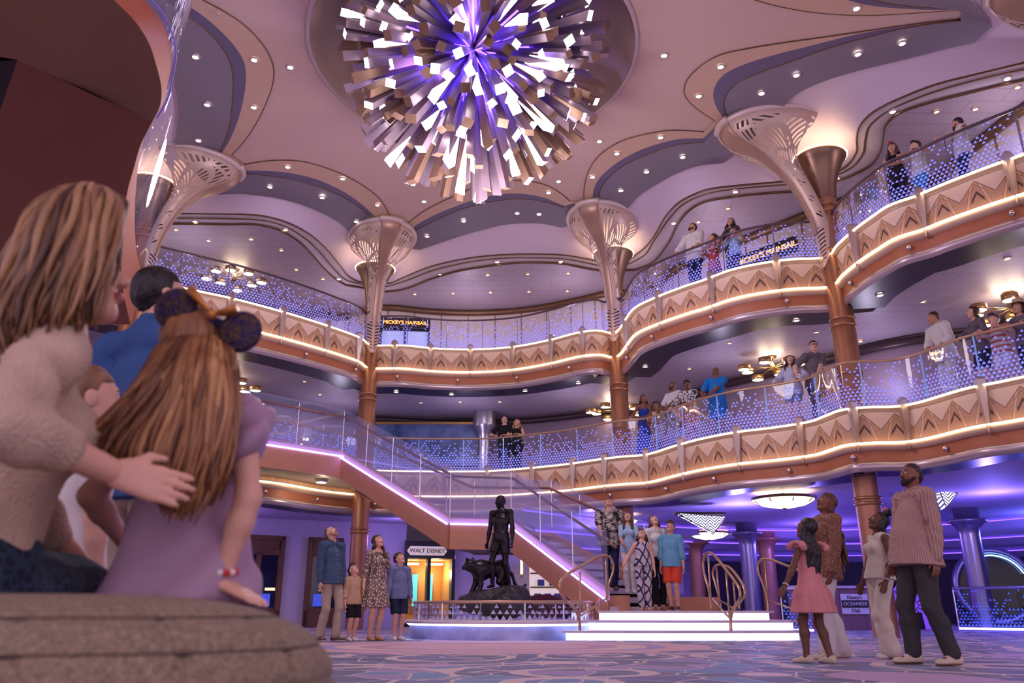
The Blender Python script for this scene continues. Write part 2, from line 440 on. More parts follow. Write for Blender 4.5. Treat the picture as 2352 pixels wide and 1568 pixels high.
# ceiling bands between the column heads: photographed edge lines on their own heights
BAY = {
 'a': [  # groove line, beige/slate, slate/grey, grey edge, trim, trim, trim   bay left of the first column
  [(380, -60), (466, 0), (510, 24), (561, 58), (605, 105), (626, 146), (628, 184), (612, 235), (585, 289), (554, 333), (531, 357)],
  [(340, -60), (429, 10), (476, 44), (527, 92), (558, 136), (565, 170), (561, 218), (548, 272), (527, 323), (507, 355)],
  [(330, -40), (423, 31), (469, 65), (510, 109), (531, 150), (536, 184), (534, 238), (527, 289), (514, 330), (502, 352)],
  [(300, 0), (340, 50), (375, 105), (395, 163), (405, 211), (410, 259), (406, 299), (398, 350)],
  [(150, 120), (215, 190), (262, 260), (295, 340), (310, 400), (340, 462)],
  [(130, 140), (200, 210), (250, 280), (282, 350), (300, 415), (335, 478)],
  [(110, 160), (180, 230), (232, 300), (266, 370), (285, 435), (325, 498)]],
 'b': [
  [(561, 378), (603, 371), (651, 368), (699, 372), (746, 385), (794, 404), (836, 428), (868, 453), (890, 485), (896, 504), (895, 520)],
  [(565, 392), (603, 392), (657, 396), (715, 408), (762, 426), (810, 453), (849, 485), (871, 507), (878, 522)],
  [(566, 399), (619, 404), (683, 415), (746, 434), (794, 456), (836, 485), (868, 520)],
  [(500, 447), (546, 445), (587, 448), (635, 455), (683, 467), (731, 485), (778, 510), (810, 539), (823, 552)],
  [(410, 491), (491, 492), (571, 493), (619, 499), (667, 514), (708, 536), (746, 568), (778, 606), (801, 635), (823, 648)],
  [(402, 501), (523, 502), (603, 506), (651, 518), (699, 546), (737, 581), (769, 619), (797, 644), (836, 654)],
  [(392, 516), (523, 518), (587, 518), (635, 528), (683, 555), (715, 587), (746, 622), (772, 644), (794, 657)]],
 'c': [
  [(924, 525), (972, 486), (1040, 452), (1108, 425), (1176, 415), (1244, 422), (1285, 442), (1309, 462)],
  [(935, 532), (972, 507), (1040, 476), (1108, 454), (1176, 444), (1244, 452), (1295, 473)],
  [(952, 530), (1006, 503), (1074, 476), (1142, 461), (1210, 457), (1261, 466), (1295, 476)],
  [(964, 574), (1020, 555), (1065, 540), (1110, 528), (1155, 517), (1200, 513), (1245, 514), (1290, 523)],
  [(897, 651), (936, 633), (990, 612), (1050, 598), (1110, 589), (1170, 585), (1230, 584), (1290, 586), (1350, 595), (1386, 603)],
  [(891, 658), (936, 643), (990, 622), (1050, 607), (1110, 597), (1170, 592), (1230, 592), (1290, 594), (1350, 604), (1386, 612)],
  [(885, 672), (915, 669), (945, 661), (990, 643), (1050, 625), (1110, 615), (1170, 607), (1230, 605), (1290, 608), (1350, 619), (1386, 625)]],
 'd': [
  [(1343, 466), (1341, 442), (1353, 391), (1380, 354), (1431, 323), (1500, 305), (1536, 300), (1572, 300), (1616, 303)],
  [(1360, 456), (1367, 425), (1387, 398), (1421, 371), (1465, 347), (1500, 334), (1554, 320), (1616, 317)],
  [(1375, 459), (1380, 432), (1401, 405), (1431, 381), (1482, 357), (1554, 333), (1618, 326)],
  [(1436, 485), (1465, 452), (1500, 428), (1554, 398), (1609, 380), (1659, 375)],
  [(1439, 600), (1472, 576), (1492, 556), (1509, 530), (1529, 496), (1561, 464), (1600, 444), (1627, 435), (1699, 426), (1790, 418)],
  [(1440, 608), (1480, 585), (1500, 554), (1536, 503), (1572, 467), (1627, 444), (1717, 431), (1826, 422)],
  [(1460, 622), (1498, 606), (1523, 579), (1544, 548), (1554, 525), (1580, 489), (1616, 467), (1681, 455), (1754, 447), (1826, 442)]],
 'e': [
  [(1641, 277), (1601, 250), (1576, 225), (1571, 206), (1580, 181), (1609, 152), (1652, 127), (1717, 112), (1790, 100), (1898, 85), (2007, 69), (2116, 54), (2206, 45)],
  [(1663, 272), (1645, 246), (1638, 217), (1645, 192), (1667, 168), (1717, 145), (1790, 123), (1862, 105), (1971, 78), (2080, 60), (2206, 46)],
  [(1670, 270), (1663, 239), (1670, 214), (1696, 190), (1754, 163), (1826, 138), (1898, 112), (1971, 91), (2043, 72), (2116, 58), (2206, 47)],
  [(1797, 261), (1804, 239), (1833, 214), (1898, 185), (1971, 163), (2080, 136), (2188, 109), (2239, 98)],
  [(1913, 402), (1946, 380), (1967, 348), (1967, 319), (1974, 290), (2007, 257), (2080, 221), (2152, 194), (2261, 167), (2352, 145), (2440, 125)],
  [(1913, 407), (1956, 384), (1982, 351), (1987, 319), (1996, 290), (2036, 257), (2098, 228), (2170, 203), (2261, 179), (2352, 159), (2440, 140)],
  [(1946, 411), (2000, 384), (2025, 348), (2031, 315), (2036, 290), (2065, 263), (2134, 239), (2224, 217), (2352, 187), (2440, 168)]],
 'f': [
  [(2210, 22), (2116, 29), (2007, 35), (1917, 33), (1826, 22), (1735, 0), (1640, -40), (1600, -90), (1600, -150)],
  [(2217, 22), (2116, 22), (2007, 14), (1946, 0), (1850, -40), (1780, -100), (1760, -180)],
  [(2217, 18), (2116, 16), (2007, 0), (1900, -50), (1850, -110), (1840, -190)],
  [(2280, 60), (2210, -20), (2120, -90), (2040, -150), (2000, -220)],
  [(2480, 90), (2500, 0), (2440, -90), (2360, -170), (2300, -250)],
  [(2490, 100), (2515, 0), (2455, -90), (2375, -170), (2315, -250)],
  [(2510, 120), (2535, 0), (2475, -90), (2395, -170), (2335, -250)]],
}
ZB = [10.585, 10.57, 10.555, 10.40, 9.98, 9.93, 9.83]
RINGS = []
for i in range(7):
    pts = []
    for b in 'abcdef': pts.append(smooth(px(BAY[b][i], ZB[i]), 44))
    RINGS.append(pts)
def r3(P, z): return [(p[0], p[1], z) for p in P]
whole = [np.vstack(r) for r in RINGS]
mb = MB()
mb.loft([[(CEN[0] + r * math.cos(2 * PI * j / 96), CEN[1] + r * math.sin(2 * PI * j / 96), ZC) for j in range(96)] for r in (3.09, 17.0)], closed=True)
struct(mb.build('ceiling', m_ceil))
names = [('ceiling_beige_band', m_beige), ('ceiling_slate_band', m_dark), ('ceiling_grey_band', m_grey)]
for i, (nm, mm) in enumerate(names):
    mb = MB(); mb.loft([r3(whole[i], ZB[i]), r3(whole[i + 1], ZB[i + 1])]); struct(mb.build(nm, mm))
mb = MB(); mb.loft([r3(whole[3], ZB[3]), r3(whole[3], ZB[3] + 0.09)]); 
mid = [whole[3] * 0.5 + whole[4] * 0.5]
mb.loft([r3(whole[3], ZB[3] + 0.09), r3(mid[0], 10.36), r3(whole[4], ZB[4] + 0.03)])
struct(mb.build('ceiling_cove', m_cove))
mb = MB(); mb.loft([r3(whole[4], ZB[4]), r3(whole[5], ZB[4] - 0.015), r3(whole[5], ZB[5]), r3(whole[6], ZB[5] - 0.04)])
struct(mb.build('ceiling_step', m_trim))
for i, r, zz in ((0, 0.012, ZC - 0.012), (2, 0.012, ZB[2]), (4, 0.016, ZB[4]), (5, 0.016, ZB[5]), (6, 0.028, ZB[6] + 0.03)):
    mb = MB()
    if i in (0, 2):
        for seg in RINGS[i]: mb.tube(r3(seg, zz), r, 6)
    else: mb.tube(r3(whole[i], zz), r, 6)
    struct(mb.build('trim_%d' % (i + 1), m_bead))
def outward(P, d):
    return P - normals(P) * d
def radial(P, d):
    D = P - CEN; n = np.linalg.norm(D, axis=1)[:, None]
    return P + D / n * d
mb = MB(); mb.loft([r3(whole[6], ZB[6]), r3(radial(whole[6], 9), ZB[6] - 0.02)]); struct(mb.build('ceiling_balcony', m_plank))

# round recess over the chandelier
mb = MB()
mb.lathe([(3.09, ZC - 0.03), (3.16, ZC - 0.03), (3.16, ZC + 0.02)], (CEN[0], CEN[1], 0), 96)
struct(mb.build('trim_8', m_trim))
mb = MB()
mb.lathe([(3.09, ZC - 0.03), (3.085, ZC + 0.25), (2.9, ZC + 0.75), (0.4, ZC + 0.95), (0.0, ZC + 0.95)], (CEN[0], CEN[1], 0), 96)
struct(mb.build('ceiling_recess', mat('recess_taupe', (150, 118, 108), 0.55)))

# ------------------------------------------------------------------ balconies
SEG5 = {
 'left': np.vstack([[(-10.6, 12.0), (-9.5, 14.6), (-8.45, 16.2)], px([(431, 667), (534, 689), (654, 721), (759, 754), (823, 778), (839, 791)], Z5)]),
 'middle': px([(870, 796), (930, 796), (990, 802), (1080, 805), (1179, 799), (1266, 783), (1338, 765), (1374, 762), (1398, 768)], Z5),
 'right': px([(1432, 754), (1443, 737), (1466, 708), (1515, 684), (1578, 660), (1624, 645), (1687, 622), (1773, 605), (1830, 599), (1871, 598)], Z5),
 'far_right': np.vstack([px([(1923, 578), (1930, 567), (1972, 529), (2009, 502), (2052, 474), (2110, 454), (2156, 434), (2248, 398), (2309, 376), (2352, 361)], Z5), [(8.95, 10.3), (9.7, 9.1), (10.2, 7.4)]]),
}
SEG4 = {'lower': np.vstack([[(-10.8, 11.5), (-9.3, 14.4), (-7.9, 16.9)], px([(532, 1136), (629, 1145), (730, 1160), (787, 1166), (850, 1170)], 2.97),
    px([(1000, 1084), (1077, 1084), (1128, 1083), (1222, 1076), (1316, 1066), (1383, 1056), (1434, 1050), (1485, 1046), (1561, 1024), (1618, 1009), (1697, 994), (1772, 985), (1840, 975), (1874, 968), (1908, 955), (1942, 943), (1993, 938), (2061, 936), (2113, 927), (2232, 893), (2300, 880), (2352, 869)], Z4),
    [(9.1, 11.4), (9.9, 10.0), (10.6, 8.0)]])}
def pixu(x, y, z):
    dz = z - CZ; d = y * CT + dz * ST
    return 1176 + FPX * x / d, 784 - FPX * (-y * ST + dz * CT) / d
def find_u(P, u, z):
    """index on plan polyline P that the photo shows at column u"""
    us = np.array([pixu(p[0], p[1], z)[0] for p in P]); return int(np.argmin(np.abs(us - u)))
FINS5 = {'left': [440, 527, 646, 752, 823], 'middle': [908, 990, 1083, 1178, 1267, 1338], 'right': [1443, 1518, 1631, 1779], 'far_right': [1968, 2119, 2315]}
FINS4 = [1026, 1122, 1223, 1317, 1390, 1485, 1572, 1695, 1836, 1963, 2077, 2249]

def make_fin():
    mb = MB()
    prof = [(0.0, 0.17), (0.055, 0.16), (0.088, 0.11), (0.09, 0.03), (0.07, -0.25), (0.042, -0.55), (0.015, -0.78), (0.0, -0.82)]
    L, R, F = [], [], []
    for w, z in prof:
        L.append((-w, 0.05, z)); F.append((0, 0.05 + w * 1.1 + 0.01, z)); R.append((w, 0.05, z))
    mb.smooth = False
    mb.loft([L, F, R]); mb.loft([[(x, y - 0.09, z) for x, y, z in L], L]); mb.loft([R, [(x, y - 0.09, z) for x, y, z in R]])
    return mb
fin_mesh = None
def balcony(key, P, zr, label, rail_mat, fins, rail_label, lower=False):
    global fin_mesh
    n = max(40, int(plen(P) / 0.11)); P = smooth(P, n)
    c = P.mean(0)
    t = thing('balcony_front', label, 'balcony', (c[0], c[1], zr - 1.1), 0, None)
    def part(name, prof, m, uv=None, kind=None):
        mb = MB(); sweep(mb, P, prof, zr, uv); return mb.build(name, m, t)
    part('top_ledge', [(-0.12, 0.05), (0.05, 0.05), (0.075, 0.02), (0.075, -0.02), (0.02, -0.045), (0.02, -0.06)], m_gold)
    part('carved_panel', [(0.0, -0.05), (0.0, -0.62)], m_fascia, 0.57)
    part('lower_ledge', [(0.0, -0.60), (0.055, -0.645), (0.06, -0.70), (0.02, -0.775), (-0.05, -0.785)], m_fasc2)
    part('brown_band', [(-0.03, -0.78), (-0.03, -0.985)], m_brown)
    part('pale_band', [(-0.05, -0.985), (-0.02, -0.99), (-0.02, -1.10), (-0.07, -1.15)], m_silver)
    part('soffit', [(-0.07, -1.15), (-0.9, -1.12)], m_navy)
    for nm, o, dz in (('light_strip', 0.095, 0.005), ('light_strip', 0.085, -0.655)):
        mb = MB(); N = normals(P)
        mb.tube([(p[0] + q[0] * o, p[1] + q[1] * o, zr + dz) for p, q in zip(P, N)], 0.021, 6); mb.build(nm, m_strip, t)
    N = normals(P)
    for u in fins:
        i = find_u(P, u, zr)
        if fin_mesh is None:
            o = make_fin().build('fin', m_fin, t, world=False); fin_mesh = o.data
        else:
            o = bpy.data.objects.new('fin', fin_mesh); COL.objects.link(o); o.parent = t
        q = N[i]; o.location = (P[i][0] + q[0] * 0.02 - c[0], P[i][1] + q[1] * 0.02 - c[1], 1.1)
        o.rotation_euler = (0, 0, math.atan2(q[1], q[0]) - PI / 2)
    # chrome spot balls on the brown band
    step = int(1.75 / (plen(P) / n))
    for i in range(step // 2, n, step):
        mb = MB(); q = N[i]
        mb.ball((P[i][0] + q[0] * 0.01, P[i][1] + q[1] * 0.01, zr - 0.885), 0.05, 10, 7); mb.build('spot_ball', m_chrome, t)
    # balustrade
    b = thing('glass_balustrade', rail_label, 'balustrade', (c[0], c[1], zr + 0.05))
    Q = P - N * 0.03
    L = np.r_[0, np.cumsum(np.linalg.norm(np.diff(Q, axis=0), axis=1))]
    k = max(2, int(round(L[-1] / 1.12))); h = 0.90
    for j in range(k):
        i0 = int(round(j * (n - 1) / k)); i1 = int(round((j + 1) * (n - 1) / k))
        mb = MB(); seg = Q[i0:i1 + 1]
        mb.loft([r3(seg, zr + h), r3(seg, zr + 0.05)], uvs=[[(l, 1.0) for l in L[i0:i1 + 1]], [(l, 0.0) for l in L[i0:i1 + 1]]])
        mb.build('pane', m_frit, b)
        mb = MB(); mb.box((Q[i0][0], Q[i0][1], zr + 0.05 + (h - 0.05) / 2), (0.022, 0.022, h - 0.05)); mb.build('post', m_steel if not lower else m_glass_edge, b)
    mb = MB(); mb.tube(r3(Q, zr + h + 0.02), 0.034, 8, flat=0.75); mb.build('handrail', rail_mat, b)
    return P
def deck(P, zr, wall_d, wall_h, wm, nmw, depth=8.5):
    """walking deck, ceiling below it and rear wall"""
    A = np.vstack(P)
    mb = MB(); mb.loft([r3(outward_all(A, 0.1), zr - 0.16), r3(radial(A, depth), zr - 0.16)])
    return A, mb
def outward_all(A, d): return radial(A, d)

PL5 = {}
_C = [np.array([c_]) for c_ in ((-3.95, 21.15), (2.80, 20.15), (6.71, 15.25))]
SEG5['left'] = np.vstack([SEG5['left'], _C[0]]); SEG5['middle'] = np.vstack([_C[0], SEG5['middle'], _C[1]]); SEG5['right'] = np.vstack([_C[1], SEG5['right'], _C[2]]); SEG5['far_right'] = np.vstack([_C[2], SEG5['far_right']])
B5L = {'left': 'carved upper balcony front between the first and second column heads from the left',
       'middle': 'carved upper balcony front below the glowing restaurant sign',
       'right': 'carved upper balcony front under the child in the red dress',
       'far_right': 'carved upper balcony front under the person with the red hair bow'}
R5L = {'left': 'etched glass balustrade in front of the ring of drum lamps on the upper deck',
       'middle': 'etched glass balustrade in front of the glowing restaurant sign',
       'right': 'etched glass balustrade in front of the child in the red dress, upper deck',
       'far_right': 'etched glass balustrade in front of the person with the red hair bow'}
for k_, P_ in SEG5.items():
    PL5[k_] = balcony(k_, P_, Z5, B5L[k_], m_rail5, FINS5[k_], R5L[k_])
PL4 = balcony('lower', SEG4['lower'], Z4, 'long carved lower balcony front that sweeps right round the hall above the ground floor', m_rail4, FINS4,
              'long etched glass balustrade with champagne handrail along the lower balcony', True)
A5 = np.vstack([PL5[k] for k in ('left', 'middle', 'right', 'far_right')])
# decks, their undersides and rear walls
def strip(name, A, d0, z0, d1, z1, m, kind=True):
    mb = MB(); mb.loft([r3(radial(A, d0), z0), r3(radial(A, d1), z1)]); return struct(mb.build(name, m))
m_deckfl = mat('deck_carpet', (150, 136, 170), 0.9)
strip('floor_upper', A5, 0.02, Z5 - 0.08, 8.5, Z5 - 0.08, m_deckfl)
strip('floor_lower', PL4, 0.02, Z4 - 0.08, 8.5, Z4 - 0.08, m_deckfl)
m_plank4 = plank_ceiling('ceiling_planks_lower', (184, 168, 186), (130, 114, 140))
strip('ceiling_lower', A5, 0.85, Z5 - 1.08, 8.5, Z5 - 1.02, m_plank4)
strip('ceiling_ground', PL4, 0.85, Z4 - 1.10, 18.0, Z4 - 1.08, mat('ground_ceiling', (196, 178, 214), 0.7))
Aw = smooth(A5[::6], 160)
mb = MB(); WD = np.interp(Aw[:, 0], [-8, -4.5, -3.5, 12], [6.2, 5.6, 3.2, 3.2])[:, None]
def radialv(A, d):
    D = A - CEN; return A + D / np.linalg.norm(D, axis=1)[:, None] * d
W5 = radialv(Aw, WD); mb.loft([r3(W5, Z5 - 0.2), r3(W5, ZB[6] + 0.3)]); struct(mb.build('wall_upper', m_wall5))
Lw = np.r_[0, np.cumsum(np.linalg.norm(np.diff(W5, axis=0), axis=1))]
for kx in range(0, int(Lw[-1] / 0.85)):
    i = int(np.argmin(np.abs(Lw - kx * 0.85 - 0.3)))
    p = W5[i] + (CEN - W5[i]) / np.linalg.norm(CEN - W5[i]) * 0.015
    mb = MB() if kx == 0 else mb
    mb.box((p[0], p[1], Z5 + 1.0), (0.025, 0.025, 2.5))
struct(mb.build('wall_upper_joint', m_goldline))
mb = MB(); mb.tube(r3(radialv(Aw, WD - 0.08), ZB[6] - 0.08), 0.11, 8); struct(mb.build('trim_9', m_bead))
m_wall4 = mat('wall_mauve', (138, 114, 132), 0.5)
mb = MB(); W4 = radial(Aw, 4.0); mb.loft([r3(W4, Z4 - 0.2), r3(W4, Z5 - 0.9)]); struct(mb.build('wall_lower', m_wall4))
mb = MB(); mb.tube(r3(radial(Aw, 3.9), Z5 - 1.2), 0.10, 8); struct(mb.build('trim_10', mat('dark_bronze', (74, 56, 60), 0.4, 0.4)))

# ------------------------------------------------------------------ floor
def carpet_material():
    m = bpy.data.materials.new('swirl_carpet'); m.use_nodes = True
    k = NT(m); b = k.n['Principled BSDF']
    tc = k.add('ShaderNodeTexCoord').outputs['Object']
    nz = k.add('ShaderNodeTexNoise', ins={'Vector': tc, 'Scale': 0.9, 'Detail': 2.0})
    wp = k.add('ShaderNodeMixRGB', blend_type='LINEAR_LIGHT', ins={0: 0.16, 1: tc, 2: nz.outputs[1]})
    vo = k.add('ShaderNodeTexVoronoi', feature='F1', ins={'Vector': wp, 'Scale': 0.62, 'Randomness': 0.85})
    ringp = k.math('MULTIPLY', vo.outputs['Distance'], 3.4)
    ring = k.math('FRACT', ringp)
    vo2 = k.add('ShaderNodeTexVoronoi', feature='DISTANCE_TO_EDGE', ins={'Vector': wp, 'Scale': 2.3})
    vc = k.add('ShaderNodeTexVoronoi', feature='F1', ins={'Vector': wp, 'Scale': 2.3})
    sep = k.add('ShaderNodeSeparateColor', ins={0: vc.outputs['Color']})
    blue = k.ramp(sep.outputs[0], [(0.0, lin((30, 38, 104))), (0.40, lin((62, 58, 128))), (0.60, lin((48, 112, 164))), (0.76, lin((140, 108, 168))), (0.88, lin((34, 36, 92)))], 'CONSTANT')
    cream = (*lin((214, 184, 176)), 1)
    lines = k.math('LESS_THAN', vo2.outputs['Distance'], 0.022)
    arcs = k.math('LESS_THAN', k.math('ABSOLUTE', k.math('SUBTRACT', ring, 0.5)), 0.10)
    c = k.mix(lines, blue, cream)
    c = k.mix(arcs, c, cream)
    # broad plain rose/lilac fields
    n2 = k.add('ShaderNodeTexNoise', ins={'Vector': tc, 'Scale': 0.5, 'Detail': 0.0})
    fld = k.math('GREATER_THAN', n2.outputs[0], 0.66)
    c = k.mix(fld, c, (*lin((178, 138, 176)), 1))
    sx = k.add('ShaderNodeSeparateXYZ', ins={0: wp.outputs[0]})       # rose medallion under the chandelier
    ex = k.math('DIVIDE', k.math('SUBTRACT', sx.outputs[0], -0.3), 3.0); ey = k.math('DIVIDE', k.math('SUBTRACT', sx.outputs[1], 11.5), 2.0)
    rr = k.math('SQRT', k.math('ADD', k.math('MULTIPLY', ex, ex), k.math('MULTIPLY', ey, ey)))
    med = k.ramp(rr, [(0.0, lin((214, 168, 172))), (0.45, lin((190, 132, 160))), (0.58, lin((226, 184, 168))), (0.70, lin((150, 130, 190))), (0.78, lin((214, 160, 160)))], 'CONSTANT')
    c = k.mix(k.math('LESS_THAN', rr, 1.0), c, med)
    k.put(b.inputs['Base Color'], c)
    b.inputs['Roughness'].default_value = 0.6
    b.inputs['Sheen Weight'].default_value = 0.2
    return m
mb = MB(); mb.poly([(-30, -6, 0), (34, -6, 0), (34, 44, 0), (-30, 44, 0)])
struct(mb.build('floor', carpet_material()))

# ------------------------------------------------------------------ columns with pierced heads
COLS = [(-8.35, 16.35), (-3.95, 21.15), (2.80, 20.15), (6.71, 15.2), (10.1, 10.6)]
def pierced_material():
    m = bpy.data.materials.new('pierced_metal'); m.use_nodes = True
    k = NT(m); b = k.n['Principled BSDF']; out = k.n['Material Output']
    uv = k.add('ShaderNodeTexCoord').outputs['UV']
    sp = k.add('ShaderNodeSeparateXYZ', ins={0: uv}); x, y = sp.outputs[0], sp.outputs[1]
    ax = k.math('ABSOLUTE', x)
    # leaf cells with hatch lines, upper bowl
    vv = k.add('ShaderNodeMapping', ins={0: uv, 3: (3.2, 7.5, 1.0)})
    ed = k.add('ShaderNodeTexVoronoi', feature='DISTANCE_TO_EDGE', voronoi_dimensions='2D', ins={'Vector': vv, 'Scale': 1.0, 'Randomness': 0.6})
    vo = k.add('ShaderNodeTexVoronoi', feature='F1', voronoi_dimensions='2D', ins={'Vector': vv, 'Scale': 1.0, 'Randomness': 0.6})
    cs = k.add('ShaderNodeSeparateColor', ins={0: vo.outputs['Color']})
    ang = k.math('MULTIPLY', cs.outputs[0], 6.283)
    s1 = k.math('ADD', k.math('MULTIPLY', k.math('COSINE', ang), k.math('MULTIPLY', x, 17.0)), k.math('MULTIPLY', k.math('SINE', ang), k.math('MULTIPLY', y, 42.0)))
    hatch = k.math('GREATER_THAN', k.math('FRACT', s1), 0.5)
    leaf = k.math('MULTIPLY', hatch, k.math('GREATER_THAN', ed.outputs['Distance'], 0.07))
    arcd = k.math('FRACT', k.math('MULTIPLY', k.math('ADD', k.math('MULTIPLY', k.math('POWER', k.math('SUBTRACT', ax, 0.55), 2.0), 1.3), k.math('SUBTRACT', y, 0.6)), 5.0))
    notarc = k.math('GREATER_THAN', k.math('ABSOLUTE', k.math('SUBTRACT', arcd, 0.5)), 0.10)
    up = k.math('MULTIPLY', k.math('GREATER_THAN', y, 0.62), k.math('LESS_THAN', y, 0.95))
    side = k.math('GREATER_THAN', ax, 0.17)
    h1 = k.math('MULTIPLY', k.math('MULTIPLY', leaf, up), k.math('MULTIPLY', side, notarc))
    # slanted slot pairs on the neck
    sl = k.math('FRACT', k.math('ADD', k.math('MULTIPLY', y, 30.0), k.math('MULTIPLY', ax, 3.0)))
    grp = k.math('LESS_THAN', k.math('FRACT', k.math('MULTIPLY', y, 9.0)), 0.35)
    neck = k.math('MULTIPLY', k.math('MULTIPLY', k.math('GREATER_THAN', y, 0.32), k.math('LESS_THAN', y, 0.60)), k.math('MULTIPLY', k.math('GREATER_THAN', ax, 0.45), k.math('LESS_THAN', ax, 0.75)))
    h2 = k.math('MULTIPLY', k.math('MULTIPLY', k.math('LESS_THAN', sl, 0.4), grp), neck)
    # chevrons on the tongue
    chv = k.math('FRACT', k.math('SUBTRACT', k.math('MULTIPLY', y, 36.0), k.math('MULTIPLY', ax, 1.6)))
    tong = k.math('MULTIPLY', k.math('MULTIPLY', k.math('GREATER_THAN', y, 0.03), k.math('LESS_THAN', y, 0.27)), k.math('MULTIPLY', k.math('LESS_THAN', ax, 0.62), k.math('GREATER_THAN', ax, 0.10)))
    h3 = k.math('MULTIPLY', k.math('LESS_THAN', chv, 0.38), tong)
    hole = k.math('MINIMUM', k.math('ADD', k.math('ADD', h1, h2), h3), 1.0)
    b.inputs['Base Color'].default_value = (*lin((214, 186, 172)), 1)
    b.inputs['Metallic'].default_value = 0.3; b.inputs['Roughness'].default_value = 0.42
    tr = k.add('ShaderNodeBsdfTransparent')
    k.put(out.inputs[0], k.add('ShaderNodeMixShader', ins={0: hole, 1: b.outputs[0], 2: tr.outputs[0]}).outputs[0])
    return m
m_pierced = pierced_material()
m_rim = mat('capital_rim', (226, 204, 200), 0.45, 0.25)
m_rib = mat('capital_rib', (186, 150, 132), 0.4, 0.5)
LEV = [(7.18,.05,.25,.02),(7.3,.14,.21,.07),(7.6,.17,.14,.15),(8.2,.20,.16,.18),(8.8,.22,.30,.20),(9.2,.25,.45,.23),(9.5,.32,.60,.30),(9.72,.44,.68,.42),
       (9.88,.60,.72,.62),(10.0,.72,.73,.84),(10.12,.81,.72,1.03),(10.24,.87,.71,1.16),(10.34,.90,.70,1.22),(10.45,.905,.70,1.235)]
CAPL = ['pierced metal column head above the blue polo shirt', 'pierced metal column head between the carved balconies, left of the restaurant sign',
        'pierced metal column head right of the chandelier tip, the middle one of five', 'large pierced metal column head above the child in the red dress',
        'dark pierced metal column head cut by the top right corner']
for ci, (cx, cyy) in enumerate(COLS):
    n = len(COLS)
    mb = MB(); mb.lathe([(0.225, 0), (0.225, 2.9)], (cx, cyy, 0), 28); 
    mb.lathe([(0.232, 2.9), (0.232, 6.3), (0.222, 6.3), (0.222, 9.6)], (cx, cyy, 0), 28)
    colo = struct(mb.build('column', m_copper))
    mb = MB()
    for z in (4.9, 5.9, 6.05, 7.55, 8.45, 8.6, 2.35, 2.45):
        mb.lathe([(0.225, z - 0.03), (0.25, z - 0.03), (0.25, z + 0.03), (0.225, z + 0.03)], (cx, cyy, 0), 28)
    struct(mb.build('column_collar', mat('collar_copper', (190, 132, 100), 0.35, 0.6)))
    f = (CEN - np.array([cx, cyy])); f /= np.linalg.norm(f)
    if ci == 3: f = np.array([-0.99, -0.1])
    if ci == 3: LEVX = 0.22
    else: LEVX = 0.0
    if ci == 0: f = np.array([0.93, 0.30])
    f3 = Vector((f[0], f[1], 0)); r3v = Vector((f[1], -f[0], 0))
    t = thing('pierced_capital', CAPL[ci], 'column head', (cx, cyy, 7.2))
    na = 40; amax = math.radians(118)
    def pt(z, w, c, d, a, ex=0.0):
        return Vector((cx, cyy, z)) + r3v * ((w + ex) * math.sin(a)) + f3 * (c + LEVX * min(1, max(0, (z - 8.2) / 1.8)) + (d + ex) * math.cos(a))
    LV = smooth(LEV, 40)
    rings, uvs = [], []
    for L_ in LV:
        s_ = (L_[0] - 7.18) / (10.45 - 7.18)
        aa = [amax * (0.86 + 0.14 * s_) * (2 * j / na - 1) for j in range(na + 1)]
        rings.append([pt(*L_, a) for a in aa]); uvs.append([(2 * j / na - 1, s_) for j in range(na + 1)])
    mb = MB(); mb.loft(rings, uvs=uvs); mb.build('petal', m_pierced, t)
    # plain middle rib standing proud
    rings = []
    for L_ in LV[8:]:
        aw = math.radians(17)
        aa = [-aw + 2 * aw * j / 8 for j in range(9)]
        rings.append([pt(*L_, aa[0], 0.0)] + [pt(*L_, a, 0.03) for a in aa] + [pt(*L_, aa[-1], 0.0)])
    mb = MB(); mb.loft(rings); mb.build('rib', m_rib, t)
    L_ = LEV[-1]
    mb = MB()
    path = [pt(L_[0], L_[1], L_[2], L_[3], amax * (2 * j / 48 - 1), 0.01) for j in range(49)]
    mb.tube(path, 0.065, 8)
    aw = math.radians(19)
    mb.tube([pt(L_[0] + 0.01, L_[1], L_[2], L_[3], -aw + 2 * aw * j / 10, 0.06) for j in range(11)], 0.07, 8)
    mb.build('rim', m_rim, t)
    # uplight saucer
    t2 = thing('uplight_saucer', ['bronze saucer uplight on the column above the blue polo shirt', 'bronze saucer uplight left of the restaurant sign', 'bronze saucer uplight on the middle column, right of the chandelier tip',
                                 'bronze saucer uplight on the column next to the child in mint', 'bronze saucer uplight in the top right corner'][ci], 'uplight', (cx, cyy, 9.0))
    mb = MB(); mb.lathe([(0.225, 8.75), (0.26, 9.1), (0.36, 9.4), (0.47, 9.66), (0.55, 9.76), (0.55, 9.79), (0.51, 9.79), (0.46, 9.70), (0.3, 9.66)], (cx, cyy, 0), 40)
    mb.build('bowl', m_bronze, t2)
    mb = MB(); mb.lathe([(0.30, 9.672), (0.445, 9.70), (0.495, 9.775)], (cx, cyy, 0), 40)
    mb.build('glow_ring', mat('uplight_warm', (255, 232, 190), 0.5, emit=(255, 226, 180), es=5.0), t2)
    mb = MB(); mb.tube([(cx + .565 * math.cos(2 * PI * j / 48), cyy + .565 * math.sin(2 * PI * j / 48), 9.80) for j in range(48)], .016, 6, closed=True); mb.build('rim_halo', MATS['uplight_warm'], t2)  # added glowing tube, stands in for the halo of light on the cove

